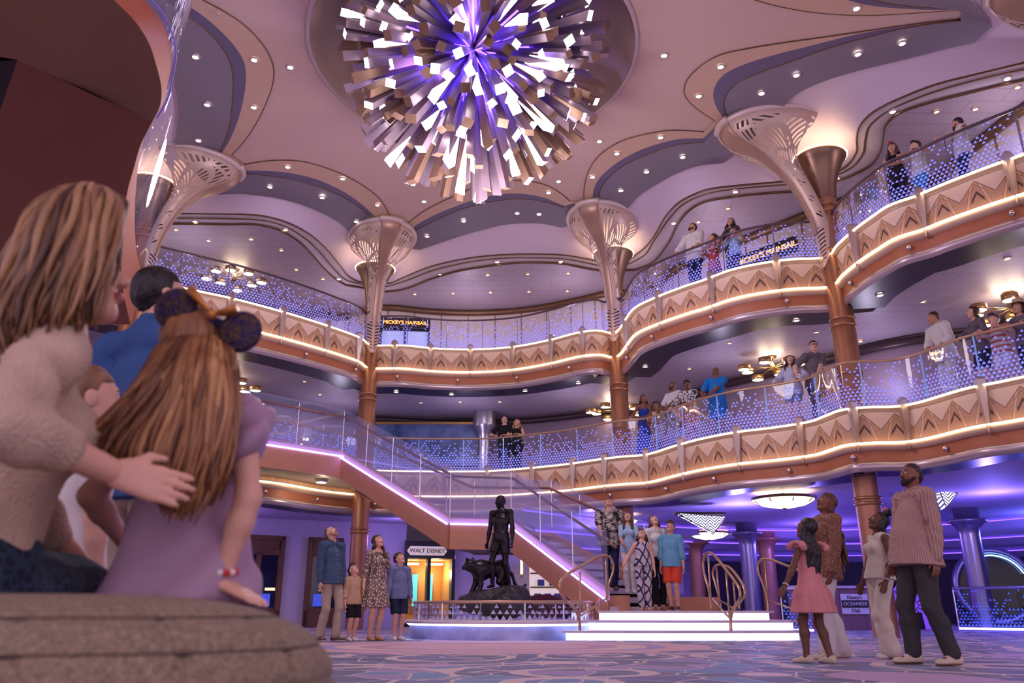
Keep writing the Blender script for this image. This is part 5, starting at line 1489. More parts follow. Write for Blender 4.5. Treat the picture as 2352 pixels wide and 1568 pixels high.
fab = lambda n, c, **kw: mat('fabric_' + n, c, 0.85, spec=0.25, var=kw.pop('var', 0.10), vscale=6, bump=0.25, bscale=120, **kw)
F_navy = fab('navy_chambray', (72, 92, 122)); F_khaki = fab('khaki', (190, 172, 152)); F_black = fab('black', (34, 32, 40)); F_tan = fab('tan_linen', (206, 170, 136))
F_cham = fab('pale_chambray', (120, 132, 172)); F_navys = fab('navy_short', (38, 46, 76)); F_white = fab('white', (232, 226, 224)); F_pink = fab('rose_pink', (226, 150, 150))
F_cream = fab('cream_knit', (236, 226, 206)); F_char = fab('charcoal_denim', (72, 70, 72)); F_red = fab('red', (222, 78, 58)); F_sky = fab('sky_blue', (112, 172, 206))
F_pale = fab('pale_blue', (176, 202, 232)); F_blue = fab('bright_blue', (36, 128, 206)); F_dress = fab('cobalt', (34, 70, 168)); F_yel = fab('buff', (222, 196, 150)); F_grey = fab('grey', (116, 106, 116))
F_polo = fab('denim_blue', (64, 96, 150)); F_beige = mat('fabric_beige_knit', (234, 204, 178), 0.9, spec=.2, var=.12, vscale=5, bump=.7, bscale=160); F_lil = mat('fabric_lilac_satin', (182, 148, 174), 0.5, spec=.4, var=.10, vscale=6); F_coral = fab('coral', (206, 70, 74)); F_teal = fab('teal', (60, 150, 190))
F_floral = pattern('floral_shirt', (26, 26, 36), (222, 206, 192), 11, 'flower')
F_snake = pattern('snake_print', (196, 182, 196), (38, 36, 66), 7, 'diamond', 0.10)
F_paisley = pattern('paisley', (216, 196, 176), (112, 92, 86), 30, 'edge', 0.16, (1, 1, .6))
F_stripe = pattern('pinstripe', (192, 154, 142), (158, 120, 114), 13, 'stripe', 0.6)
F_leaf = pattern('leaf_print', (232, 224, 220), (40, 40, 50), 14, 'edge', 0.09)
F_sweater = pattern('sequin_knit', (128, 84, 62), (236, 190, 150), 60, 'voronoi', 0.22, rough=.6)
F_bands = pattern('colour_bands', (206, 200, 210), (196, 92, 70), 5.5, 'stripe', 0.6, (1, 1, 2))
F_redbloom = pattern('red_bloom', (226, 210, 206), (206, 44, 48), 9, 'voronoi', 0.5)
F_redgirl = pattern('red_gingham', (196, 62, 58), (226, 120, 110), 30, 'voronoi', 0.3)
S_white = mat('shoe_white', (228, 222, 214), 0.6); S_sole = mat('shoe_sole', (206, 186, 166), 0.6); S_brown = mat('shoe_brown', (98, 74, 62), 0.6); S_tan = mat('sandal_tan', (196, 146, 112), 0.6)
S_off = mat('shoe_offwhite', (216, 200, 176), 0.6); S_dark = mat('shoe_maroon', (70, 40, 50), 0.6); S_gum = mat('sole_gum', (150, 112, 84), 0.6); S_wsole = mat('sole_white', (232, 226, 220), 0.6)
H_black = hairmat((24, 20, 22), (44, 36, 38)); H_dbrown = hairmat((56, 36, 28), (84, 54, 40)); H_brown = hairmat((92, 60, 42)); H_blond = hairmat((206, 172, 126), (150, 112, 76)); H_braid = hairmat((58, 36, 30), (126, 76, 46))
H_gold = hairmat((158, 108, 64), (196, 146, 90)); H_cara = hairmat((136, 96, 62), (80, 54, 38)); H_grey = hairmat((150, 140, 136))
W1, W2, W3 = (232, 180, 156), (216, 162, 138), (196, 142, 116); B1, B2 = (142, 94, 74), (118, 78, 62)

def bracelet(k, m, r=.034):
    def f(c):
        mb = MB(); d = Vector(nrm(c['Wr'][k] - c['E'][k])); x = d.orthogonal().normalized(); y = d.cross(x); p = Vector(c['Wr'][k]) - d * .02
        mb.tube([p + x * (r * c['S'] * math.cos(2 * PI * j / 20)) + y * (r * c['S'] * math.sin(2 * PI * j / 20)) for j in range(20)], .006, 6, closed=True)
        mb.build('bracelet', m, c['t'], world=False)
    return f
def glasses(m):
    def f(c):
        mb = MB()
        for x in (-1, 1):
            mb.tube([tuple(c['HC'] + c['Rh'] @ (np.array((x * .032 + .022 * math.cos(2 * PI * j / 14), -.098, .010 + .017 * math.sin(2 * PI * j / 14))) * c['s'])) for j in range(14)], .0035, 5, closed=True)
            mb.tube([tuple(c['HC'] + c['Rh'] @ (np.array(p) * c['s'])) for p in ((x * .054, -.098, .012), (x * .078, -.02, .014), (x * .08, .02, .01))], .003, 5)
        mb.tube([tuple(c['HC'] + c['Rh'] @ (np.array(p) * c['s'])) for p in ((-.011, -.1, .012), (.011, -.1, .012))], .003, 5)
        mb.build('glasses', m, c['t'], world=False)
    return f
def beard(m, full=1.0):
    def f(c):
        T = lambda p: c['HC'] + c['Rh'] @ (np.array(p, float) * c['s']); s = c['s']
        g = Field(.006 if c['lod'] != 'far' else .009)
        for x in (-1, 1):
            g.cone(T((x * .066, -.012, -.035)), T((x * .040, -.052, -.078)), .017 * s, .020 * s, .015); g.cone(T((x * .040, -.052, -.078)), T((0, -.070, -.096)), .020 * s, .024 * s, .015)
            g.cone(T((x * .028, -.078, -.066)), T((0, -.096, -.040)), .009 * s, .008 * s, .008)
        V, F = g.mesh(); mesh_obj('beard', V, F, m, c['t'])
    return f
def bow(p, m, sc=1.0, name='hair_bow'):
    def f(c):
        mb = MB(); o = Vector(c['HC'] + c['Rh'] @ (np.array(p, float) * c['s']))
        for x in (-1, 1):
            mb.ball(tuple(o + Vector(c['Rh'] @ np.array((x * .035 * sc, 0, .012 * sc)))), (.036 * sc, .014 * sc, .024 * sc), 10, 6)
        mb.ball(tuple(o), .013 * sc, 8, 6); mb.build(name, m, c['t'], world=False)
    return f
def straw_hat(m):
    def f(c):
        T = lambda p: Vector(c['HC'] + c['Rh'] @ (np.array(p, float) * c['s'])); R = Matrix([list(r) for r in c['Rh']])
        mb = MB(); mb.lathe([(.17, .058), (.10, .07), (.092, .10), (.085, .16), (.05, .172), (0, .172)], tuple(c['HC']), 22, M=R.to_3x3()); mb.build('hat', m, c['t'], world=False)
    return f
M_brace = mat('bracelet_white', (230, 226, 222), 0.5); M_frame = mat('glasses_black', (24, 22, 26), 0.3); M_bowr = mat('bow_red', (214, 52, 70), 0.6); M_bowb = mat('bow_black', (26, 24, 30), 0.6)
M_belt = mat('print_green', (120, 196, 120), 0.6)

# ------------------------------------------------------------------ family beside the window wall (left group)
def fl(u, v, z=0.0): return at(u, v, z)
p = at(752, 1473, 0)
figure('person in navy button-down shirt and khaki trousers standing by the copper column, looking up', (p.x, p.y, 0), 50, 1.80, 'm', W1, 'mid', head=(12, 42, 0),
       hands={-1: (-.24, -.02, .78), 1: (.22, -.04, .80)}, feet={1: (.10, -.08, 0, 14), -1: (-.10, .06, 0, -10)}, lean=-4,
       top=dict(mat=F_navy, sleeve='long', hem=-.14, flare=.02, collar=F_navy), bottom=dict(kind='pants', mat=F_khaki, hemg=.035), shoes=dict(mat=S_brown, sole=S_wsole),
       hair=dict(kind='crop', mat=mat('hair_shaved', (120, 92, 78), 0.7), vol=-.006, line=.085), extras=[beard(mat('stubble', (168, 122, 100), 0.8))])
p = at(806, 1472, 0)
figure('small child in tan shirt and black shorts, head thrown back to look up', (p.x, p.y, 0), 40, 1.20, 'm', W1, 'mid', head=(10, 48, 0),
       hands={-1: (-.17, -.04, .50), 1: (.19, -.03, .52)}, top=dict(mat=F_tan, sleeve='elbow', hem=-.12, collar=F_tan, g=.02), bottom=dict(kind='shorts', mat=F_black, g=.025, len=.46), shoes=dict(mat=S_white),
       hair=dict(kind='short', mat=H_dbrown, quiff=1))
p = at(858, 1471, 0)
figure('person in brown and cream paisley dress looking up between two children', (p.x, p.y, 0), 38, 1.68, 'f', W1, 'mid', head=(20, 25, 0),
       hands={-1: (-.26, -.04, .78), 1: (.30, -.05, .80)}, dress=dict(mat=F_paisley, hem=.30, flare=.27, sleeve='elbow', neck=.085), shoes=dict(mat=S_tan, kind='flat'),
       hair=dict(kind='long', mat=H_dbrown, len=.42, front=1, w=.08))
p = at(912, 1470, 0)
figure('child in pale blue long-sleeved shirt and navy shorts looking up beside the paisley dress', (p.x, p.y, 0), 28, 1.40, 'm', W1, 'mid', head=(25, 30, 0),
       hands={-1: (-.21, -.04, .64), 1: (.20, -.03, .62)}, top=dict(mat=F_cham, sleeve='long', hem=-.13, collar=F_cham, g=.018), bottom=dict(kind='shorts', mat=F_navys, g=.025, len=.46), shoes=dict(mat=S_white),
       hair=dict(kind='curly', mat=H_brown, vol=.008))

# ------------------------------------------------------------------ family on the right of the carpet
p = at(1918, 1513, 0)
figure('person in sparkling brown sweater and white trousers looking up behind the pink dress', (p.x, p.y, 0), -78, 1.70, 'f', B1, 'near', head=(-4, 28, 0), lean=-9,
       hands={1: (.20, -.06, .82), -1: (-.22, -.02, .80)}, feet={1: (.10, -.16, 0, 8), -1: (-.09, .14, 0, -8)}, top=dict(mat=F_sweater, sleeve='long', hem=-.18, g=.028, flare=.03),
       bottom=dict(kind='wide', mat=F_white, wide=.03), shoes=dict(mat=S_off, sole=S_tan), hair=dict(kind='long', mat=H_braid, len=.72, w=.125, wave=.3, front=0))
p = at(1884, 1524, 0)
figure('child in frilled rose pink dress seen from behind, one arm held out', (p.x, p.y, 0), -148, 1.33, 'f', B2, 'near', head=(10, 22, 0),
       hands={-1: (-.17, -.08, .62), 1: (.36, -.05, .60)}, hand_dir={1: ((.55, -.2, -.8), (.6, .3, .5), 5)}, feet={1: (.07, -.1, 0, 10), -1: (-.07, .05, 0, -6)},
       dress=dict(mat=F_pink, hem=.33, flare=.26, sleeve='none', frill=.13, neck=.075, pleats=13), shoes=dict(mat=S_off, sole=S_sole), hair=dict(kind='long', mat=H_black, len=.52, w=.075, wave=.4),
       extras=[bracelet(1, M_brace)])
def pink_frills(c):
    for k in (1, -1):
        g = Field(.010); a = c['sh'][k]
        for j in range(7):
            th = -1.7 + j * .62
            q = a + c['up'] * (.045 * math.cos(th) ) + c['Y'] * (.085 * math.sin(th)) + c['X'] * k * (.025 + .02 * (j % 2))
            g.ell(q, (.03, .03, .022), None, .03)
        V, F = g.mesh(); mesh_obj('shoulder_frill', V, F, F_pink, c['t'])
pink_frills(dict(t=bpy.data.objects[[o.name for o in COL.objects if o.get('label', '').startswith('child in frilled rose')][0]], sh={1: np.array((.127, .01, 1.03)), -1: np.array((-.127, .01, 1.03))}, up=np.array((0, 0, 1.)), Y=np.array((0, 1., 0)), X=np.array((1., 0, 0))))
p = at(2047, 1512, 0)
figure('child in cream sleeveless top and wide cream trousers with a black hair bow', (p.x, p.y, 0), -86, 1.50, 'f', B2, 'near', head=(-6, 30, 0), lean=-5,
       hands={1: (.22, -.06, .74), -1: (-.20, -.10, .72)}, hand_dir={1: ((.15, -.45, -.85), (.9, -.2, .3), 8)}, feet={1: (.07, -.05, 0, 6), -1: (-.07, .05, 0, -6)},
       top=dict(mat=F_cream, sleeve='none', hem=-.04, g=.016, flare=.03), bottom=dict(kind='wide', mat=F_cream, wide=.045), shoes=dict(mat=S_white, kind='flat'),
       hair=dict(kind='long', mat=H_black, len=.50, w=.03, wave=.3, vol=-.004), extras=[bow((0, .06, .135), M_bowb, 1.7), bow((.02, .0, .16), mat('bow_coral', (226, 120, 110), .5), .8, 'hair_clip'), bracelet(1, M_brace)])
p = at(2145, 1527, 0)
figure('person in pinstriped rose shirt and charcoal trousers standing on the carpet, looking up', (p.x, p.y, 0), -84, 1.84, 'm', B1, 'near', head=(4, 14, 0), lean=-5, width=1.13, belly=.035,
       hands={1: (.25, .02, .82), -1: (-.27, -.10, .84)}, feet={1: (.12, .10, 0, 12), -1: (-.12, -.12, 0, -6)}, top=dict(mat=F_stripe, sleeve='long', hem=-.16, flare=.03, collar=F_stripe, g=.02),
       bottom=dict(kind='pants', mat=F_char, hemg=.03, g=.02), shoes=dict(mat=S_off, sole=S_gum), hair=dict(kind='crop', mat=H_black, vol=-.003, line=.085), extras=[beard(mat('beard_black', (40, 28, 26), .8))])

# ------------------------------------------------------------------ family at the foot of the staircase
q = aty(1397, 1138, 15.75)
figure('person in black and white floral shirt on the stairs, face turned right up', (q.x, q.y, q.z - 1.78), -4, 1.78, 'm', W2, 'mid', head=(0, 52, 0), width=1.12, belly=.02, lean=2,
       hands={-1: (-.16, -.34, .86), 1: (.26, -.12, .80)}, poles={-1: (-.8, .4, -.1)}, top=dict(mat=F_floral, sleeve='short', hem=-.15, g=.024, cuff=.035, collar=F_floral), bottom=dict(kind='pants', mat=F_navys), shoes=dict(mat=S_brown),
       hair=dict(kind='short', mat=H_black), extras=[])
q = aty(1441, 1171, 15.45)
figure('child in pale blue top on the stairs beside the floral shirt', (q.x, q.y, q.z - 1.52), -8, 1.52, 'f', W2, 'mid', head=(-6, 32, 0),
       hands={-1: (-.10, -.30, .86), 1: (.14, -.28, .84)}, top=dict(mat=F_pale, sleeve='short', hem=-.1, v=.1), bottom=dict(kind='pants', mat=F_white), shoes=dict(mat=S_white),
       hair=dict(kind='long', mat=H_dbrown, len=.55, front=2, flen=.34))
q = aty(1503, 1177, 14.95)
figure('person in white tied blouse and black cropped trousers at the stair foot', (q.x, q.y, .45), 8, q.z - .45, 'f', W1, 'mid', head=(2, 36, -4),
       hands={-1: (-.20, -.12, .86), 1: (.24, -.05, .82)}, top=dict(mat=F_white, sleeve='short', hem=.02, v=.12, collar=F_white), bottom=dict(kind='capri', mat=F_black, waist=.16, hemg=.03), shoes=dict(mat=S_tan, kind='flat'),
       hair=dict(kind='long', mat=H_dbrown, len=.42, front=0))
q = aty(1473, 1209, 14.62)
figure('child in black and grey diamond print jumpsuit laughing upwards at the stair foot', (q.x, q.y, .45), -8, q.z - .45, 'f', W1, 'mid', head=(-4, 50, 0),
       hands={-1: (-.34, -.12, .76), 1: (.20, -.03, .60)}, top=dict(mat=F_snake, sleeve='none', hem=-.02, name='jumpsuit_top'), bottom=dict(kind='wide', mat=F_snake, wide=.012, name='jumpsuit_legs', waist=.14), shoes=dict(mat=S_tan, kind='flat'),
       hair=dict(kind='bob', mat=H_dbrown, len=.30))
q = aty(1537, 1193, 14.72)
figure('child in blue short-sleeved shirt and red shorts at the stair foot', (q.x, q.y, .45), -22, q.z - .45, 'm', W2, 'mid', head=(-12, 34, 0),
       hands={1: (.22, -.03, .64), -1: (-.20, -.06, .66)}, top=dict(mat=F_sky, sleeve='elbow', hem=-.13, collar=F_sky, g=.02, v=.1), bottom=dict(kind='shorts', mat=F_red, g=.025, len=.44), shoes=dict(mat=S_dark, sole=S_wsole),
       hair=dict(kind='short', mat=H_dbrown, quiff=1, vol=.004))

# ------------------------------------------------------------------ people at the balconies
def at_rail(u, v, P, zr, out, turn=0, **kw):
    """stand behind the balustrade where the photo shows column u; the head top fixes the height"""
    Q = radial(P, out)
    N = normals(P)
    i = int(np.argmin([abs(pixu(q[0], q[1], zr + .6)[0] - u) for q in Q])); x, y = Q[i]
    top = aty(u, v, y); x = top.x
    h = top.z - (zr - .08); n = N[i]; rz = math.degrees(math.atan2(n[0], -n[1])) + turn
    lab = kw.pop('label'); HEIGHTS.append((lab[:30], round(h, 2), round(x, 1), round(y, 1)))
    hf = kw.pop('hfix', None)
    h = min(max(h, .9), 1.95) if hf is None else hf
    if kw.pop('rail', True):
        sp = kw.pop('sp', .16); hz = zr + .96 - (zr - .08)
        t_ = math.radians(-turn)
        def L(a, b): return (a * math.cos(t_) - b * math.sin(t_), a * math.sin(t_) + b * math.cos(t_))
        k0 = L(sp, -out + .06); k1 = L(-sp, -out + .06)
        kw.setdefault('hands', {1: (*k0, hz + .03), -1: (*k1, hz + .03)}); kw.setdefault('poles', {1: (.8, .3, -.6), -1: (-.8, .3, -.6)})
        fwd = np.array([*L(0, -1), 0.]); kw.setdefault('hand_dir', {k: (np.array([*L(-k * .7, -.7), -.1]), (0, 0, 1), 38) for k in (1, -1)})
    return figure(lab, (x, y, zr - .08), rz, h, lod=kw.pop('lod', 'far'), **kw)
HEIGHTS = []
P4 = PL4
at_rail(1159, 953, P4, Z4, .40, 20, label='person in black short-sleeved shirt leaning on the lower rail, one of a pair in black', sex='m', skin_c=W1, lean=8, head=(5, 28, 0), width=1.08,
        top=dict(mat=F_black, sleeve='short', hem=-.1, g=.02), bottom=dict(kind='pants', mat=F_navys), hair=dict(kind='crop', mat=H_grey, vol=-.008, line=.06))
at_rail(1188, 960, P4, Z4, .40, 10, label='person in black sleeveless top leaning on the lower rail beside the black shirt', sex='f', skin_c=W1, lean=6, head=(0, 18, 0),
        top=dict(mat=F_black, sleeve='none', hem=-.1, v=.12), bottom=dict(kind='pants', mat=F_black), hair=dict(kind='long', mat=H_blond, len=.28, front=2, flen=.1))
at_rail(1477, 903, P4, Z4, .38, 15, label='person in strapless cobalt blue dress with folded arms on the lower rail', sex='f', skin_c=B1, head=(20, 10, 0), sp=.1,
        dress=dict(mat=F_dress, hem=.05, flare=.24, strapless=1), hair=dict(kind='bob', mat=H_dbrown, len=.26))
at_rail(1505, 920, P4, Z4, .40, 15, label='child in buff shirt beside the cobalt dress at the lower rail', sex='m', skin_c=B1, head=(15, 15, 0),
        hands={1: (.1, -.2, .85), -1: (-.1, -.2, .85)}, top=dict(mat=F_yel, sleeve='short', hem=-.12), bottom=dict(kind='shorts', mat=F_khaki), hair=dict(kind='curly', mat=H_black, vol=.012))
at_rail(1543, 873, P4, Z4, .40, 10, label='person in white v-neck T-shirt leaning on the lower rail', sex='m', skin_c=B1, head=(0, 12, 0), width=1.06,
        top=dict(mat=F_white, sleeve='short', hem=-.14, v=.1), bottom=dict(kind='pants', mat=F_khaki), hair=dict(kind='crop', mat=H_black, vol=-.008, line=.05), extras=[beard(mat('beard_black', (40, 28, 26), .8))])
at_rail(1577, 870, P4, Z4, .38, 30, label='person in leaf print top and red bloom skirt at the lower rail', sex='f', skin_c=B2, head=(15, 0, 0),
        top=dict(mat=F_leaf, sleeve='elbow', hem=-.05, g=.03), bottom=dict(kind='wide', mat=F_redbloom, wide=.05, name='skirt'), hair=dict(kind='curly', mat=H_black, vol=.012))
at_rail(1641, 839, P4, Z4, .42, 25, label='person in bright blue T-shirt with green print, folded arms, at the lower rail', sex='m', skin_c=B1, head=(-5, 32, 0), sp=.08,
        top=dict(mat=F_blue, sleeve='short', hem=-.2, g=.02), bottom=dict(kind='shorts', mat=F_blue), hair=dict(kind='crop', mat=H_black, vol=-.003),
        extras=[lambda c: (lambda mb: (mb.ball(tuple(c['B'](.02, -.13, .30)), (.05, .012, .05), 10, 6), mb.build('shirt_print', M_belt, c['t'], world=False)))(MB())])
at_rail(1812, 812, P4, Z4, .38, -10, label='person in open pale shirt and denim shorts holding the lower rail', sex='f', skin_c=W1, head=(30, 12, 0), sp=.26,
        top=dict(mat=fab('pale_shirt', (206, 210, 232)), sleeve='long', hem=-.16, g=.03, v=.2), bottom=dict(kind='shorts', mat=fab('light_denim', (140, 156, 190)), len=.28), hair=dict(kind='long', mat=H_dbrown, len=.34, front=2, flen=.12))
at_rail(1860, 778, P4, Z4, .42, 50, label='person in grey polo shirt and black glasses leaning on the lower rail', sex='m', skin_c=W1, lean=10, head=(-8, 2, 0), sp=.2,
        top=dict(mat=F_grey, sleeve='short', hem=-.14, collar=F_grey), bottom=dict(kind='pants', mat=F_navys), hair=dict(kind='short', mat=H_dbrown), extras=[glasses(M_frame)])
at_rail(2154, 712, P4, Z4, .42, -20, label='person in white collared shirt and white trousers leaning over the lower rail', sex='m', skin_c=W3, lean=10, head=(-25, 0, 0), sp=.1, width=1.08,
        top=dict(mat=F_white, sleeve='elbow', hem=-.14, g=.025, collar=F_white), bottom=dict(kind='pants', mat=F_white), hair=dict(kind='short', mat=H_dbrown))
at_rail(2236, 700, P4, Z4, .45, -20, label='person in grey top and dark shorts at the lower rail', sex='f', skin_c=W1, head=(-15, 8, 0), lean=4,
        top=dict(mat=F_grey, sleeve='elbow', hem=-.1), bottom=dict(kind='shorts', mat=F_navys), hair=dict(kind='bob', mat=H_brown, len=.30))
at_rail(2284, 718, P4, Z4, .42, -10, label='child in colour-banded shirt at the lower rail', sex='m', skin_c=W1, head=(-10, 5, 0), lean=6,
        top=dict(mat=F_bands, sleeve='short', hem=-.14, g=.02), bottom=dict(kind='shorts', mat=F_white), hair=dict(kind='short', mat=H_brown, quiff=1))
at_rail(2338, 690, P4, Z4, .45, -15, label='person in pale straw hat at the lower rail by the edge of the picture', sex='f', skin_c=W2, head=(-10, 8, 0), lean=4,
        top=dict(mat=F_grey, sleeve='short', hem=-.1), bottom=dict(kind='pants', mat=F_navys), hair=dict(kind='long', mat=H_dbrown, len=.28), extras=[straw_hat(mat('hat_straw', (222, 190, 150), .8))])
R5, RR5_ = PL5['right'], PL5['far_right']
at_rail(1590, 510, R5, Z5, .40, 5, label='person in white V-neck shirt and dark trousers beside the red dress, upper rail', sex='m', skin_c=W2, head=(-20, 18, 0), sp=.3, lean=3, width=1.05,
        top=dict(mat=F_white, sleeve='elbow', hem=-.14, g=.025, v=.12), bottom=dict(kind='pants', mat=F_navys), hair=dict(kind='short', mat=H_black), extras=[beard(mat('beard_black', (40, 28, 26), .8))])
at_rail(1634, 534, R5, Z5, .36, -35, label='child in red dress at the upper rail', sex='f', skin_c=W2, head=(-20, 20, 0),
        hands={1: (.12, -.25, .9), -1: (-.1, -.25, .9)}, dress=dict(mat=F_redgirl, hem=.3, flare=.24, sleeve='cap'), hair=dict(kind='up', mat=H_dbrown))
at_rail(1676, 497, R5, Z5, .52, 0, label='person in charcoal T-shirt behind the small child, upper rail', sex='f', skin_c=W2, head=(10, 18, 0),
        hands={1: (.22, -.3, 1.05), -1: (-.2, -.3, 1.05)}, top=dict(mat=F_char, sleeve='short', hem=-.12), bottom=dict(kind='pants', mat=F_navys), hair=dict(kind='long', mat=H_black, len=.36, front=2, flen=.12))
at_rail(1683, 521, R5, Z5, .26, 0, label='small child in pale blue shirt in front of the charcoal T-shirt, upper rail', sex='m', skin_c=W2, head=(0, 12, 0),
        hands={1: (.12, -.14, .98), -1: (-.12, -.14, .98)}, top=dict(mat=F_pale, sleeve='short', hem=-.12, g=.02), bottom=dict(kind='pants', mat=F_navys), hair=dict(kind='short', mat=H_dbrown))
at_rail(2003, 388, RR5_, Z5, .36, 15, label='child in pale mint shirt at the upper rail, next to the red hair bow', sex='m', skin_c=W3, head=(25, 5, 0),
        hands={1: (.1, -.24, 1.0), -1: (-.1, -.24, 1.0)}, top=dict(mat=fab('mint', (160, 196, 200)), sleeve='short', hem=-.16, g=.02), bottom=dict(kind='shorts', mat=F_pale), hair=dict(kind='short', mat=H_black))
at_rail(2047, 326, RR5_, Z5, .38, 30, label='person in black with a red hair bow at the upper rail', sex='f', skin_c=W2, head=(5, -4, 0), sp=.1,
        top=dict(mat=F_black, sleeve='none', hem=-.1), bottom=dict(kind='wide', mat=F_black, wide=.02), hair=dict(kind='long', mat=H_dbrown, len=.38, front=2, flen=.14, wave=.6, vol=.006, w=.1), extras=[bow((0, -.03, .14), M_bowr, .8)])
at_rail(2100, 321, RR5_, Z5, .42, -20, label='person in cream polo shirt and teal trousers at the upper rail', sex='m', skin_c=W1, head=(-25, 8, 0), sp=.18,
        top=dict(mat=fab('cream_polo', (226, 220, 206)), sleeve='short', hem=-.14, g=.02, collar=F_white), bottom=dict(kind='pants', mat=F_teal), hair=dict(kind='short', mat=H_black, quiff=1))
at_rail(2196, 268, RR5_, Z5, .42, -50, label='person in white shirt and navy trousers with arms spread along the upper rail', sex='m', skin_c=W2, head=(-30, 0, 0), sp=.3, width=1.08,
        top=dict(mat=F_white, sleeve='long', hem=-.16, g=.025, collar=F_white), bottom=dict(kind='pants', mat=F_navys), hair=dict(kind='short', mat=H_black), extras=[beard(mat('beard_black', (40, 28, 26), .8))])

# ------------------------------------------------------------------ bronze statue on the plinth
m_stat = mat('statue_bronze', (52, 46, 50), 0.32, 0.75, var=.3, vscale=10)
SKIN[(1, 1, 1)] = [m_stat] * 5
q = aty(1150, 1344, 15.15)
c = figure('dark bronze statue of a standing man and a big cat on rough rock', (q.x, q.y, .80), -30, 1.74, 'm', (1, 1, 1), 'mid', head=(-35, -4, 0), width=1.15,
           hands={1: (.27, -.04, .84), -1: (-.28, -.02, .84)}, curl=60, feet={1: (.11, .10, 0, 10), -1: (-.10, -.14, .02, -6)}, bottom=dict(kind='shorts', mat=m_stat, len=.30, g=.018), hair=dict(kind='short', mat=m_stat, vol=-.003), name='bronze_statue')
stt = c['t']; stt['category'] = 'statue'
def to_local(t, p):
    M = Matrix.Translation(t.location) @ t.rotation_euler.to_matrix().to_4x4(); return np.array(M.inverted() @ Vector(p))
def SP(u, v, y): return to_local(stt, aty(u, v, y))
f = Field(.014)      # the cat, walking towards the left
f.ell(SP(1079, 1297, 15.0), .105, None, .03); f.cone(SP(1074, 1299, 14.97), SP(1066, 1303, 14.93), .062, .045, .03)
for du, yy in ((1073, 14.92), (1086, 15.06)): f.ell(SP(du, 1284, yy), .034, None, .02)
f.cone(SP(1082, 1300, 15.0), SP(1100, 1306, 15.08), .10, .145, .06)
f.ell(SP(1106, 1309, 15.1), (.17, .17, .19), None, .06); f.cone(SP(1106, 1308, 15.1), SP(1150, 1304, 15.28), .165, .135, .06); f.ell(SP(1153, 1306, 15.3), (.16, .16, .17), None, .06)
for e, p0, p1, p2 in ((-.08, (1103, 1318), (1104, 1342), (1098, 1368)), (.09, (1096, 1316), (1092, 1340), (1080, 1366))):
    a, b, d = SP(*p0, 15.08 + e), SP(*p1, 15.06 + e), SP(*p2, 15.02 + e); f.cone(a, b, .085, .05, .03); f.cone(b, d, .05, .040, .02); f.ell(d + np.array((0, -.03, -.01)), (.055, .06, .035), None, .02)
for e, p0, p1, p2, p3 in ((-.08, (1155, 1315), (1146, 1335), (1160, 1350), (1153, 1366)), (.09, (1160, 1315), (1158, 1336), (1171, 1350), (1166, 1364))):
    a, b, d, g = SP(*p0, 15.3 + e), SP(*p1, 15.25 + e), SP(*p2, 15.3 + e), SP(*p3, 15.24 + e)
    f.cone(a, b, .10, .06, .03); f.cone(b, d, .055, .04, .02); f.cone(d, g, .04, .036, .02); f.ell(g, (.05, .05, .035), None, .02)
tail = [SP(u, v, 15.35) for u, v in ((1163, 1302), (1176, 1318), (1182, 1338), (1190, 1350), (1200, 1351), (1207, 1343))]
for a, b in zip(tail, tail[1:]): f.cone(a, b, .032, .028, .02)
V, F = f.mesh(); mesh_obj('cat', V, F, m_stat, stt)
f = Field(.022)      # rough rock
rd = random.Random(5)
for u, v, y, r in ((1090, 1384, 15.1, .22), (1120, 1378, 15.15, .28), (1150, 1370, 15.25, .32), (1175, 1374, 15.25, .30), (1195, 1384, 15.3, .20), (1070, 1386, 15.0, .14), (1135, 1384, 15.5, .35), (1160, 1390, 15.0, .30)):
    p = SP(u, v, y); f.ell(p, (r * 1.15, r * 1.15, r * rd.uniform(.7, .95)), None, .05)
f.waves.append(lambda x, y, z: .022 * np.sin(17 * x + 9 * z) * np.sin(19 * y - 7 * z) + .012 * np.sin(41 * x) * np.sin(37 * y + 29 * z))
zt = .845 - .80; f.cuts.append(lambda x, y, z: z - zt - .05 * np.sin(7 * x)); zb_ = .30 - .80; f.cuts.append(lambda x, y, z: zb_ - z)
V, F = f.mesh(); mesh_obj('rock', V, F, mat('statue_rock', (64, 58, 64), .5, .5, var=.4, vscale=9, bump=.6, bscale=25), stt)

# ------------------------------------------------------------------ ground floor behind the atrium
m_walll = mat('wall_lavender', (206, 190, 214), 0.6, var=0.06, vscale=3)
m_slat = mat('wall_slats', (70, 52, 66), 0.5, var=0.5, vscale=3, vstretch=(12, 12, 0.1))
m_wood = mat('frame_walnut', (120, 76, 58), 0.45, var=0.2, vscale=6, vstretch=(1, 1, 0.2))
GW = smooth([(-13, 8), (-12.5, 15), (-10, 20), (-6.5, 22.9), (-4.4, 23.8), (-3.15, 24.4)], 80)
GW2 = smooth([(-1.72, 24.95), (0.6, 25.8), (3.5, 27.6), (8, 30), (14, 30), (19, 25), (21.5, 15), (21, 5)], 120)
mb = MB(); mb.loft([r3(GW, 0), r3(GW, 3.0)]); struct(mb.build('wall_left', m_walll))
half = 26
mb = MB(); mb.loft([r3(GW2[:half], 0), r3(GW2[:half], 3.0)]); struct(mb.build('wall_back', m_walll))
mb = MB(); mb.loft([r3(GW2[half - 1:], 0), r3(GW2[half - 1:], 3.0)]); struct(mb.build('wall_right', m_slat))
